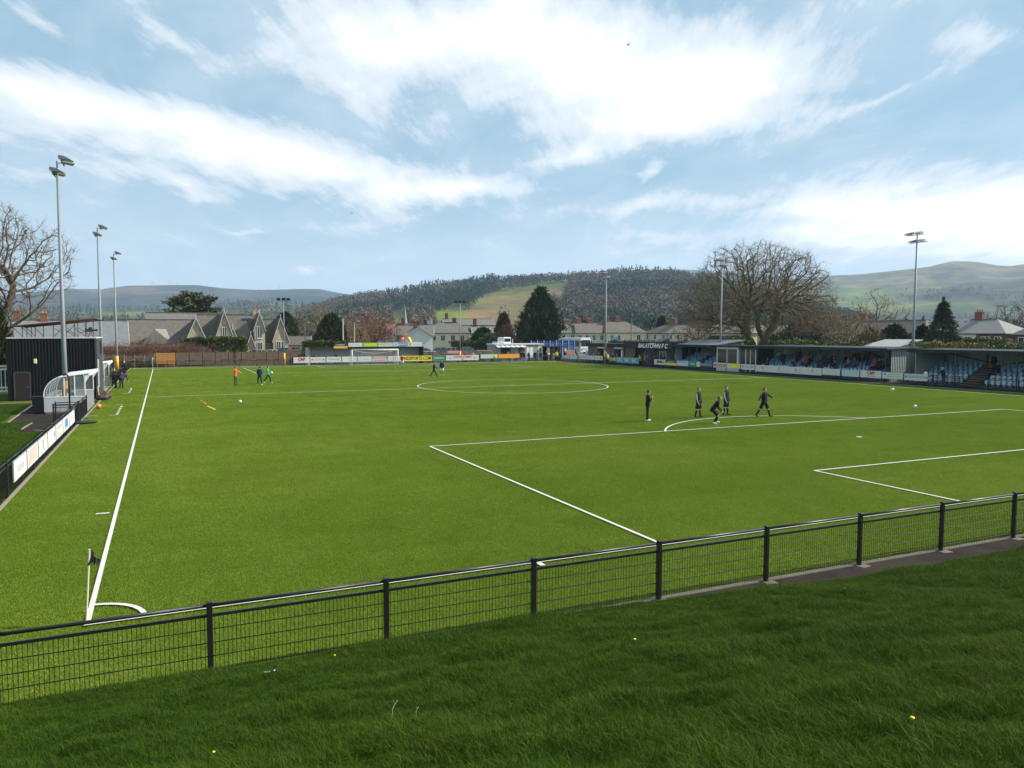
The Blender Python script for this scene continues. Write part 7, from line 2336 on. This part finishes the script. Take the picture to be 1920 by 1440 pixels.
def tube_np(N, par, rad, seg_of):
    """prism for each parent link"""
    N = np.array([tuple(v) for v in N]); par = np.array(par); rad = np.array(rad)
    idx = np.where(par >= 0)[0]
    A, B = N[par[idx]], N[idx]
    ra, rb = np.minimum(rad[par[idx]], rad[idx] * 1.6), rad[idx]
    D = B - A
    L = np.linalg.norm(D, axis=1, keepdims=True); D = D / np.maximum(L, 1e-6)
    ref = np.where(np.abs(D[:, 2:3]) < .9, np.array([[0, 0, 1.]]), np.array([[1., 0, 0]]))
    U = np.cross(D, ref); U /= np.maximum(np.linalg.norm(U, axis=1, keepdims=True), 1e-6)
    W_ = np.cross(D, U)
    Vs, Fs, off = [], [], 0
    for lo, hi, S in seg_of:
        k = np.where((rb >= lo) & (rb < hi))[0]
        if not len(k):
            continue
        an = np.arange(S) * 2 * PI / S
        ca, sa = np.cos(an)[None, :, None], np.sin(an)[None, :, None]
        ring = U[k][:, None] * ca + W_[k][:, None] * sa
        ext = D[k][:, None] * (rb[k] * .5)[:, None, None]
        P0 = A[k][:, None] + ring * ra[k][:, None, None]
        P1 = B[k][:, None] + ring * rb[k][:, None, None] + ext
        V = np.concatenate([P0, P1], 1).reshape(-1, 3)
        base = (np.arange(len(k)) * 2 * S)[:, None]
        for j in range(S):
            jj = (j + 1) % S
            Fs.append(base + np.array([[j, jj, S + jj]]) + off)
            Fs.append(base + np.array([[j, S + jj, S + j]]) + off)
        Vs.append(V); off += len(V)
    return np.concatenate(Vs), np.concatenate(Fs)

def add_twigs(rs, N, par, nt, L, droop=0.0):
    """short forked shoots on every outer node"""
    ch = [0] * len(N)
    for p in par:
        if p >= 0: ch[p] += 1
    tips = [i for i in range(len(N)) if ch[i] == 0 or (ch[i] == 1 and rs.rand() < .4)]
    n0 = len(N)
    for i in tips:
        d0 = (N[i] - N[par[i]]).normalized() if par[i] >= 0 else Vector((0, 0, 1))
        for k in range(nt):
            d = d0 + Vector(rs.normal(0, .55, 3)); d.z += .18 - droop
            q = N[i] + d.normalized() * L * rs.uniform(.5, 1.1)
            N.append(q); par.append(i)
            if rs.rand() < .6:
                d2 = d + Vector(rs.normal(0, .6, 3))
                N.append(q + d2.normalized() * L * rs.uniform(.4, .8)); par.append(len(N) - 2)
    return n0

def radii(N, par, tip, ex=2.25, rmax=9):
    acc = np.zeros(len(N))
    for i in range(len(N) - 1, -1, -1):
        r = acc[i] ** (1 / ex) if acc[i] > 0 else tip
        acc[i] = max(acc[i], tip ** ex)
        if par[i] >= 0:
            acc[par[i]] += acc[i]
    return np.minimum(acc ** (1 / ex), rmax)

def bare_tree(label, x, y, att, trunk, step, infl, kill, tip, bark, twig, ex=2.25, nt=3, TL=.6, rmax=.8, seed=1, iters=120, group=None, name='bare_tree', z=0):
    rs_ = np.random.RandomState(seed)
    N, par = skeleton(rs_, att(rs_), trunk, step, infl, kill, iters)
    add_twigs(rs_, N, par, nt, TL)
    rad = radii(N, par, tip, ex, rmax)
    t = thing(name, label, 'tree', (x, y, z), 0, group)
    V, F = tube_np(N, par, rad, ((tip * 2.6, 99, 7),))
    obj('trunk', np_mesh('trunk', V, F, [bark], smooth=True), t)
    V, F = tube_np(N, par, rad, ((0, tip * 2.6, 3),))
    obj('crown', np_mesh('crown', V, F, [twig]), t)
    return t

def dome(rs, n, rx, ry, z0, z1, cz, shell=.55, lump=.12, seed=0):
    """points in a lumpy dome, denser towards the outside"""
    out = []
    while len(out) < n:
        d = Vector(rs.normal(0, 1, 3)).normalized()
        r = rs.rand() ** shell
        k = 1 + lump * fractal(d * 2.2 + Vector((seed, 0, 0)), 1.0, 2.0, 2)
        p = Vector((d.x * rx * r * k, d.y * ry * r * k, cz + d.z * r * k * ((z1 - cz) if d.z > 0 else (cz - z0))))
        out.append(p)
    return out

# the spreading oak behind the main stand
oak_tr = [((0, 0, 0), -1), ((-.15, 0, 1.0), 0), ((-.4, .1, 2.0), 1), ((-.9, .1, 3.0), 2), ((-1.5, .2, 4.0), 3), ((-2.1, .2, 5.0), 4), ((-2.6, .3, 6.0), 5),
          ((.55, -.1, 2.0), 1), ((1.0, -.1, 3.0), 7), ((1.3, -.2, 4.0), 8), ((1.9, -.3, 5.0), 9), ((2.7, -.4, 6.0), 10), ((3.3, -.5, 7.0), 11),
          ((-2.0, .3, 6.6), 5), ((-1.6, .4, 7.8), 13), ((-4.0, .2, 6.6), 6), ((.4, .2, 5.6), 9), ((.2, .3, 7.0), 16)]
OAK = bare_tree('huge spreading leafless oak behind the main stand', 86.2, 73.0,
          lambda rs_: [p for p in dome(rs_, 7200, 12.9, 10.5, 3.6, 18.9, 8.8, .36, .10, 2) + dome(rs_, 700, 14.0, 8.5, 4.4, 9.5, 7.0, .45, .1, 5) if math.hypot(p.x, p.y) > 6.5 or p.z > 8.0 + .3 * abs(p.x)],
          oak_tr, .36, 3.0, .54, .0086, B_OAK, B_TWIG, 2.08, 6, .72, .80, 3, 150, name='oak_tree')
# leafless tree at the left edge with ivy on its trunk
lt = bare_tree('tall leafless tree with ivy clad trunk at the left edge', -12.2, 60.5,
          lambda rs_: dome(rs_, 2300, 6.8, 6.5, 6.3, 16.4, 10.8, .42, .15, 7) + [Vector((rs_.uniform(1, 5.2), rs_.uniform(-1, 1), rs_.uniform(6.0, 8.2))) for _ in range(60)],
          [((0, 0, 0), -1), ((.1, 0, 1.5), 0), ((.2, 0, 3.0), 1), ((.4, 0, 4.5), 2), ((.8, 0, 6.0), 3), ((1.3, .1, 7.4), 4), ((1.7, .2, 8.8), 5), ((-.2, .2, 7.2), 4), ((1.5, -.2, 5.6), 3), ((2.6, -.3, 6.4), 8)],
          .36, 3.0, .55, .0078, B_GREY, B_TWIG, 2.2, 5, .55, .5, 8, 110, name='bare_tree')

def leaf_cloud(rs, P, D, size, flat=.5, asp=.5):
    """one bent leaf-spray quad per point, pointing along D"""
    n = len(P)
    D = D / np.maximum(np.linalg.norm(D, axis=1, keepdims=True), 1e-6)
    rnd = rs.normal(0, 1, (n, 3))
    S_ = np.cross(D, rnd); S_ /= np.maximum(np.linalg.norm(S_, axis=1, keepdims=True), 1e-6)
    sz = size * (.6 + .8 * rs.rand(n))[:, None]
    V = np.stack([P - S_ * sz * asp * .5, P + S_ * sz * asp * .5, P + S_ * sz * asp * .28 + D * sz, P - S_ * sz * asp * .28 + D * sz], 1).reshape(-1, 3)
    F = np.arange(n * 4).reshape(-1, 4)
    return V, F

def conifer(label, x, y, H, rad, prof, mat_, n=9000, size=.5, seed=1, z0=.6, up=.8, name='conifer', tiers=0, trunk_r=.25, lump=.25, group=None):
    """prof(u): relative radius at relative height u"""
    rs_ = np.random.RandomState(seed)
    t = thing(name, label, 'tree', (x, y, 0), 0, group)
    MB().tube([(0, 0, 0), (0, 0, H * .9)], [trunk_r, .04], 8).build('trunk', B_BROWN, t)
    u = rs_.rand(n) ** .85
    a = rs_.rand(n) * 2 * PI
    if tiers:
        u = (np.floor(u * tiers) + rs_.rand(n) ** 2 * .75) / tiers
        u = np.clip(u, 0, 1)
    pr = np.array([prof(q) for q in u])
    lp = np.array([1 + lump * fractal(Vector((math.cos(aa) * 3.2, math.sin(aa) * 3.2, uu * H * .62 + seed)), .7, 2.1, 4) for aa, uu in zip(a, u)])
    rr = pr * rad * lp * (.50 + .5 * rs_.rand(n) ** .6)
    P = np.c_[np.cos(a) * rr, np.sin(a) * rr, z0 + u * (H - z0) * .97]
    D = np.c_[np.cos(a) * .75, np.sin(a) * .75, np.full(n, up)] + rs_.normal(0, .28, (n, 3))
    k = rs_.rand(n) < .06                       # longer shoots stand out of the outline
    P[k] = P[k] + D[k] * size * .7
    lead = np.c_[rs_.normal(0, .06, 60), rs_.normal(0, .06, 60), H * (.90 + .10 * rs_.rand(60))]
    P = np.concatenate([P, lead]); D = np.concatenate([D, np.c_[rs_.normal(0, .35, (60, 2)), np.ones(60)]])
    V, F = leaf_cloud(rs_, P, D, size, asp=.34)
    o = obj('crown', np_mesh('crown', V, F, [mat_]), t)
    return t
conifer('tall dense dark conifer rising behind the turnstile hut', 73.7, 120.5, 14.2, 3.7, lambda u: (min(1, u / .28 + .45) if u < .28 else (1 - ((u - .28) / .72) ** 1.55)) * 1.0 + .02, leaf_mat('cypress_leaf', (.026, .044, .014), (.082, .110, .032)), 13500, .74, 3, 2.4, .85, lump=.55, trunk_r=.35)
conifer('rounded dark conifer behind the low stand left of the far goal', 29.8, 119.0, 8.6, 2.75, lambda u: math.sin(PI * min(1, .28 + u * .72)) ** .75 + .04, L_YEW, 7000, .5, 5, .6, .6)
conifer('tiered blue green spruce left of the white and brick house', 100.3, 53.4, 9.6, 2.7, lambda u: (1 - u) ** 1.0 + .02, L_YEW, 6500, .42, 6, .7, -.08, 'spruce_tree', tiers=12, lump=.45)
conifer('dark rounded evergreen behind the gap between the stands', 101.0, 61.2, 6.2, 2.6, lambda u: math.sin(PI * min(1, .3 + u * .7)) ** .8 + .04, L_DARK, 4200, .45, 7, .4, .5)
conifer('second dark evergreen beside the spruce', 100.8, 56.6, 5.9, 1.7, lambda u: math.sin(PI * min(1, .3 + u * .7)) ** .8 + .04, L_DARK, 3600, .45, 8, .4, .6)
conifer('dark green bushy evergreen left of the bare pink tree', 66.2, 133.0, 6.2, 3.0, lambda u: math.sin(PI * min(1, .3 + u * .7)) ** .7 + .04, L_DARK, 5000, .5, 9, .3, .5)
conifer('brown tinged conical tree in front of the white building', 72.6, 136.0, 9.6, 3.2, lambda u: (1 - u) ** .75 + .03, leaf_mat('brown_conifer', (.055, .045, .025), (.13, .095, .055)), 6000, .5, 10, .4, .5)
conifer('dark conifers clump right of the oak trunk', 112.0, 88.0, 7.6, 4.2, lambda u: math.sin(PI * min(1, .3 + u * .7)) ** .7 + .04, L_YEW, 6000, .55, 12, .3, .6)
conifer('dark evergreen between the long row and the oak', 127.0, 150.0, 9.6, 2.6, lambda u: (1 - u) ** .8 + .05, L_DARK, 3000, .6, 13, .3, .5)
conifer('dark rounded yew right of the school gables', 26.2, 150.0, 9.6, 3.4, lambda u: math.sin(PI * min(1, .3 + u * .7)) ** .7 + .04, L_YEW, 4500, .55, 14, .3, .5)

# flat topped cedar behind the school roof
def cedar():
    rs_ = np.random.RandomState(21)
    t = thing('cedar_tree', 'wide dark cedar with ragged level branches above the school roof', 'tree', (7.5, 152.0, 0))
    MB().tube([(0, 0, 0), (.1, 0, 7), (-.1, 0, 13.6)], [.6, .4, .08], 8).build('trunk', B_BROWN, t)
    Ps, Ds = [], []
    br = MB()
    for k in range(30):
        u = k / 29
        z = 7.8 + 6.3 * u ** .95
        L = (5.9 - 3.2 * u) * rs_.uniform(.65, 1.1) if u < .85 else rs_.uniform(.8, 1.8)
        a = rs_.rand() * 2 * PI
        if rs_.rand() < .72:
            a = rs_.choice([0, PI]) + rs_.normal(0, .45)
        d = np.array([math.cos(a), math.sin(a), rs_.uniform(.12, .5)])
        br.tube([(0, 0, z - .8), tuple(np.array([0, 0, z - .8]) + d * L)], [.09, .02], 4)
        n = int(170 * L / 4)
        s = rs_.rand(n) ** .7
        P = np.array([0, 0, z - .8]) + d[None] * (L * s)[:, None] + rs_.normal(0, 1, (n, 3)) * np.array([.55, .55, .22]) * (1.2 - .5 * s)[:, None]
        Ps.append(P); Ds.append(d[None] * .8 + rs_.normal(0, .45, (n, 3)))
    V, F = leaf_cloud(rs_, np.concatenate(Ps), np.concatenate(Ds), .55)
    obj('crown', np_mesh('crown', V, F, [L_YEW]), t)
    br.build('branch', B_BROWN, t, kind='stuff')
cedar()

def leafy(label, x, y, rz, L, D, z0, z1, m, n=3000, size=.22, seed=1, name='hedge', cat='hedge', box=True, twig=None, group=None, fuzz=.12, par=None):
    """hedge or bush: leaf sprays through the outer volume round a solid twiggy core"""
    rs_ = np.random.RandomState(seed)
    t = par or thing(name, label, cat, (x, y, 0), rz, group)
    if box:
        P = np.c_[rs_.uniform(0, L, n), rs_.uniform(-D / 2, D / 2, n), z0 + (z1 - z0) * rs_.rand(n) ** .6]
        f = rs_.randint(0, 3, n)
        P[f == 0, 1] = -D / 2; P[f == 1, 2] = z1
        P += rs_.normal(0, fuzz, P.shape)
        wv = np.array([fractal(Vector((p[0] * .6, p[1] * .3, seed)), 1.0, 2.0, 3) for p in P])
        P[:, 2] += wv * (z1 - z0) * .12
        Dv = rs_.normal(0, .5, P.shape) + np.array([0, -.3, .5])
    else:
        d = rs_.normal(0, 1, (n, 3)); d /= np.linalg.norm(d, axis=1, keepdims=True); d[:, 2] = np.abs(d[:, 2])
        k = np.array([1 + .22 * fractal(Vector(q) * 2.0 + Vector((seed, 0, 0)), 1.0, 2.0, 3) for q in d])
        r = (rs_.rand(n) ** .4) * k
        P = np.c_[L / 2 + d[:, 0] * r * L / 2, d[:, 1] * r * D / 2, z0 + d[:, 2] * r * (z1 - z0)]
        Dv = d + rs_.normal(0, .4, P.shape) + np.array([0, 0, .3])
    V, F = leaf_cloud(rs_, P, Dv, size)
    obj('foliage', np_mesh('foliage', V, F, [m]), t)
    if twig:
        nt = max(60, n // 12)
        a = rs_.rand(nt) * 2 * PI
        B_ = np.c_[rs_.uniform(0, L, nt), rs_.uniform(-D / 2, D / 2, nt), np.full(nt, z0 * .6)]
        if not box:
            B_ = np.c_[L / 2 + rs_.normal(0, L * .08, nt), rs_.normal(0, D * .08, nt), np.zeros(nt)]
        k = P[rs_.randint(0, n, nt)]
        mb = MB()
        for p, q in zip(B_, k):
            mid = (p + q) / 2 + rs_.normal(0, .15, 3)
            mb.tube([tuple(p), tuple(mid), tuple(q)], [.035, .02, .008], 3, cap=False)
        mb.build('stems', twig, t)
    return t
leafy('', 0, 0, 0, 24.0, 1.0, 2.6, 3.5, L_HEDGE, 7000, .22, 31, par=HEDGES[0][0])
leafy('clipped green hedge right of the school gables', 8.2, 112.5, 0, 6.0, 2.2, .8, 4.1, L_HEDGE, 6000, .28, 32)
leafy('dark green hedge left of the clipped hedge', 4.2, 113.2, 0, 4.2, 2.0, .6, 3.9, leaf_mat('dark_hedge_leaf', (.028, .052, .016), (.062, .092, .028)), 4000, .28, 33)
leafy('green hedge behind the parked cars right of the far terrace', 55.0, 124.0, 0, 12.0, 2.0, .8, 3.2, L_HEDGE, 6000, .3, 34)
leafy('low dark hedge on top of the far terrace left end', 22.5, 107.0, 0, 7.0, 1.5, .8, 3.5, L_HEDGE, 5000, .25, 35)
leafy('yellow green bushes above the main stand roof left of the oak', 80.5, 76.5, -PI / 2, 7.0, 2.0, 1.5, 4.1, L_OLIVE, 5000, .26, 36, fuzz=.2)
leafy('dark green bush at the foot of the oak', 86.0, 70.4, -PI / 2, 4.0, 4.0, .5, 5.2, L_HEDGE, 4000, .28, 37, 'bush', 'bush', False)
leafy('low hedge between the main stand and the sheds', 79.0, 62.0, -PI / 2, 14.0, 1.2, 1.0, 3.75, L_HEDGE, 5000, .24, 38)
leafy('yellow green hedge in the gap behind the big stands', 80.0, 43.0, -PI / 2, 8.0, 1.5, .8, 3.7, L_OLIVE, 3500, .24, 39)
leafy('green hedge behind the nearest stand roof', 82.0, 38.0, -PI / 2, 16.0, 1.5, .8, 3.55, L_HEDGE, 6000, .24, 40)
leafy('rounded olive bush right of the oak', 95.5, 63.5, -PI / 2, 5.5, 4.0, .4, 6.0, leaf_mat('olive_brown_leaf', (.10, .080, .036), (.19, .155, .070)), 4000, .28, 41, 'bush', 'bush', False, B_BROWN)
leafy('golden bush above the cream end house', 131.0, 158.0, 0, 7.0, 5.0, 2.0, 10.2, L_OLIVE, 3500, .4, 42, 'bush', 'bush', False, B_TAN)
leafy('round green bush before the low stone house', 62.0, 126.5, 0, 5.0, 3.0, .6, 4.9, L_HEDGE, 3500, .3, 43, 'bush', 'bush', False)
leafy('ivy wrapped round the trunk of the tree at the left edge', -13.0, 60.5, 0, 2.6, 2.6, .2, 8.2, L_IVY, 6500, .22, 44, 'ivy', 'ivy', False)
leafy('dark evergreen thicket at the left edge behind the white railing', -16.5, 64.0, 0, 6.5, 4.0, .2, 5.6, L_IVY, 6000, .28, 45, 'bush', 'bush', False, B_BROWN)
leafy('garden hedge before the right hand brick houses', 112.0, 66.0, -PI / 2, 14.0, 2.0, .5, 3.9, L_HEDGE, 4500, .3, 46)

# brambles: reddish leafless scrub in front of the school
def scrub(label, x, y, L, D, H, m, n, seed, name='bramble_scrub', group=None, leafm=None, rz=0):
    rs_ = np.random.RandomState(seed)
    t = thing(name, label, 'scrub', (x, y, 0), rz, group)
    bx_, by_ = rs_.uniform(0, L, n), rs_.uniform(-D / 2, D / 2, n)
    h = H * np.array([.72 + .5 * fractal(Vector((q * .35, seed, 0)), 1.0, 2.0, 3) for q in bx_]) * rs_.uniform(.35, 1.05, n)
    A = np.c_[bx_, by_, np.zeros(n)]
    lean = rs_.normal(0, .30, (n, 2)) * h[:, None]
    Bm = A + np.c_[lean * .35, h * .6]
    C_ = A + np.c_[lean * 1.3, h]
    N = np.concatenate([A, Bm, C_]); par = np.concatenate([np.full(n, -1), np.arange(n), np.arange(n) + n])
    N = [Vector(v) for v in N]; par = list(par)
    # side shoots
    for i in range(n):
        for k in range(3):
            b0 = N[n + i].lerp(N[2 * n + i], rs_.rand())
            N.append(b0); par.append(-1)
            N.append(b0 + Vector((rs_.normal(0, .45), rs_.normal(0, .4), rs_.uniform(.1, .6)))); par.append(len(N) - 2)
    rad = np.full(len(N), .012); rad[:n] = .022
    V, F = tube_np(N, par, rad, ((0, 9, 3),))
    obj('stems', np_mesh('stems', V, F, [m]), t, kind='stuff')
    if leafm:
        P = np.c_[rs_.uniform(0, L, n), rs_.uniform(-D / 2, D / 2, n), rs_.rand(n) ** 1.6 * H * .6]
        V, F = leaf_cloud(rs_, P, rs_.normal(0, 1, P.shape), .22)
        obj('foliage', np_mesh('foliage', V, F, [leafm]), t)
    return t
L_BRAMB = leaf_mat('bramble_leaf', (.045, .050, .018), (.13, .085, .040))
scrub('reddish brown bramble thicket before the left half of the school', -9.0, 110.0, 10.0, 4.0, 4.6, B_RED, 1500, 51, leafm=L_BRAMB)
scrub('reddish brown bramble thicket before the first white gable', -.5, 110.5, 8.6, 4.0, 4.7, B_RED, 1500, 52, leafm=L_BRAMB)
scrub('brown grass and scrub bank behind the farthest mast', -10.0, 107.5, 13.0, 2.5, 2.2, B_TAN, 1400, 53, leafm=L_BRAMB)
scrub('brown scrub behind the white railing at the left edge', -22.0, 92.0, 12.0, 4.0, 4.0, B_BROWN, 900, 54, leafm=L_IVY)

# mid-distance leafless trees, each grown on its own
def small_bare(label, x, y, H, rad, tr, n, seed, bark=B_BROWN, twig=B_BROWN, group='leafless trees beyond the ground', tip=.020, z=0, zlow=.28):
    return bare_tree(label, x, y, lambda rs_: dome(rs_, n, rad, rad, H * zlow, H, H * .55, .5, .25, seed),
                     [((0, 0, 0), -1), ((.05, 0, H * .12), 0), ((.0, .1, H * .24), 1)], H * .042, H * .32, H * .055, tip, bark, twig, 2.3, 3, H * .075, .35, seed, 70, group)
small_bare('reddish leafless tree behind the terrace roof boards', 46.5, 150.0, 11.0, 6.5, 0, 620, 61, B_BROWN, B_RED)
small_bare('wide reddish leafless tree left of the red slide', 40.5, 142.0, 9.0, 5.5, 0, 560, 62, B_BROWN, B_RED)
small_bare('olive leafless tree behind the lime green board', 36.5, 134.0, 7.8, 5.0, 0, 520, 63, B_BROWN, B_TAN)
small_bare('tall pale yellowish leafless tree behind the rounded conifer', 38.5, 175.0, 13.5, 5.0, 0, 560, 64, B_TAN, B_TAN)
small_bare('brown leafless tree left of the rounded conifer', 29.5, 165.0, 10.0, 5.5, 0, 520, 65)
small_bare('pink brown leafless tree before the white gable house', 71.8, 126.0, 8.2, 4.2, 0, 620, 66, B_BROWN, B_RED)
small_bare('grey leafless tree beside the tall conifer', 67.6, 124.0, 6.6, 3.2, 0, 380, 67, B_GREY, B_BROWN)
small_bare('leafless tan tree before the long red brick terrace', 112.0, 78.0, 9.4, 5.2, 0, 560, 68, B_TAN, B_TAN)
small_bare('tall grey leafless tree above the long red brick terrace', 140.0, 95.0, 13.5, 6.5, 0, 560, 69, B_GREY, B_TAN)
small_bare('grey leafless tree behind the half white house', 150.0, 74.0, 11.0, 5.0, 0, 480, 70, B_GREY, B_GREY)
small_bare('grey leafless tree above the roof at the right edge', 152.0, 62.0, 11.0, 5.0, 0, 480, 71, B_GREY, B_GREY)
small_bare('brown leafless tree behind the village inn', 78.0, 200.0, 11.0, 6.0, 0, 420, 72)
small_bare('leafless tree left of the brown stone house', 50.0, 165.0, 9.5, 5.0, 0, 460, 73, B_BROWN, B_RED)
small_bare('brown leafless tree at the lower left of the oak', 104.0, 108.0, 8.4, 5.0, 0, 480, 74, B_BROWN, B_TAN)

# far valley trees that read as one mass
def slivers(rs, C, H, Wd, nt):
    n = len(C)
    t = rs.rand(n, nt)
    ph = np.arccos(1 - 1.7 * t); an = rs.rand(n, nt) * 2 * PI
    d = np.stack([np.sin(ph) * np.cos(an), np.sin(ph) * np.sin(an), np.cos(ph)], -1)
    r = (.55 + .45 * rs.rand(n, nt))[..., None]
    base = C[:, None] + np.array([0, 0, .52]) * H[:, None, None]
    sc = np.stack([Wd, Wd, H * .48], -1)[:, None]
    tipp = base + d * r * sc
    L = (.22 + .3 * rs.rand(n, nt))[..., None] * sc
    root = tipp - (d * .8 + np.array([0, 0, .35])) * L
    s = rs.normal(0, 1, (n, nt, 3)); s = np.cross(d, s); s /= np.maximum(np.linalg.norm(s, axis=-1, keepdims=True), 1e-6)
    w_ = (.035 + .05 * rs.rand(n, nt))[..., None] * Wd[:, None, None] * .8
    T = np.stack([root - s * w_, root + s * w_, tipp], 2)
    V = T.reshape(-1, 3)
    return V, np.arange(len(V)).reshape(-1, 3)
rs = np.random.RandomState(77)
def valley(n, dmin, dmax, a0, a1, hr, label, m, nt=110, keep=None):
    az_ = rs.uniform(a0, a1, n); d = np.sqrt(rs.uniform(dmin ** 2, dmax ** 2, n))
    C = np.array([polar(a, q, -.1) for a, q in zip(az_, d)])
    if keep:
        C = C[[keep(a, q) for a, q in zip(az_, d)]]
    H = rs.uniform(*hr, len(C)); Wd = H * rs.uniform(.38, .55, len(C))
    V, F = slivers(rs, C, H, Wd, nt)
    o = obj('valley_wood', np_mesh('valley_wood', V, F, [m]), kind='stuff')
    tag(o, label, 'wood')
valley(460, 240, 480, -24, 20, (7, 11), 'brown leafless trees massed in the valley behind the school', M_WOODB)
valley(380, 250, 480, 31, 75, (7, 11), 'grey leafless trees massed in the valley behind the houses', M_WOODB)
valley(120, 240, 400, 20, 31, (4, 7), 'low brown trees massed in the valley behind the village', M_WOODB)
rs = np.random.RandomState(78)
az_ = rs.uniform(-24, 75, 260); dd = rs.uniform(230, 480, 260)
C = np.array([polar(a, q, -.1) for a, q in zip(az_, dd)])
H = np.where((az_ > 20) & (az_ < 31), .55, 1.0) * rs.uniform(6, 11, 260)
V, F = crown_cloud(rs, C, H, H * .24, 'c', 90)
tag(obj('valley_evergreens', np_mesh('valley_evergreens', V, F, [M_WOODC]), kind='stuff'), 'scattered dark evergreens in the valley', 'wood')

# small things in the bank grass: dead stalks, dandelions, daisies
def bank_small():
    mS = mat('dead_stalk', (.22, .17, .09), .9, .2, 10)
    for (x, y, lab) in ((3.32, -7.43, 'pale dead stalk lying in the bank grass at the lower middle'), (3.5, -7.6, 'short pale straw beside the long dead stalk')):
        t = thing('dead_stalk', lab, 'stalk', (x, y, bank_z(x, y) + .03))
        k = .75 if 'long' not in lab else .4
        MB().tube([(0, 0, 0), (.01 * k, .05 * k, .07 * k), (.06 * k, .10 * k, .11 * k), (.12 * k, .16 * k, .12 * k)], [.004, .004, .003, .002], 5).build('stem', mS, t)
        MB().tube([(.06 * k, .10 * k, .11 * k), (.05 * k, .17 * k, .14 * k)], .002, 4).build('side_stem', mS, t)
    for (x, y, wh) in ((3.54, -3.75, 'near the second visible fence post'), (6.25, -7.22, 'below the middle of the picture'), (5.62, -11.0, 'at the lower right'), (1.69, -7.31, 'at the bottom left of the middle')):
        t = thing('dandelion', f'yellow dandelion in the bank grass {wh}', 'flower', (x, y, bank_z(x, y)))
        MB().tube([(0, 0, 0), (.01, 0, .075)], .003, 5).build('stem', M_BLADE, t)
        b = MB(); b.ball((.01, 0, .08), (.015, .015, .008), 10, 5); b.build('flower_head', M_YELLOW, t)
    for k, (dx_, dy_) in enumerate(((0, 0), (.07, .03), (.12, -.04), (.04, .09))):
        x, y = 2.51 + dx_, -4.25 + dy_
        t = thing('daisy', f'white daisy {("leftmost", "in the middle", "rightmost", "farthest back")[k]} in the small cluster below the second fence post', 'flower', (x, y, bank_z(x, y)), 0, 'daisies in the bank grass')
        MB().tube([(0, 0, 0), (0, 0, .07)], .002, 4).build('stem', M_BLADE, t)
        MB().tube([(0, 0, .07), (0, 0, .075)], .012, 10).build('petals', M_WPAINT, t)
bank_small()
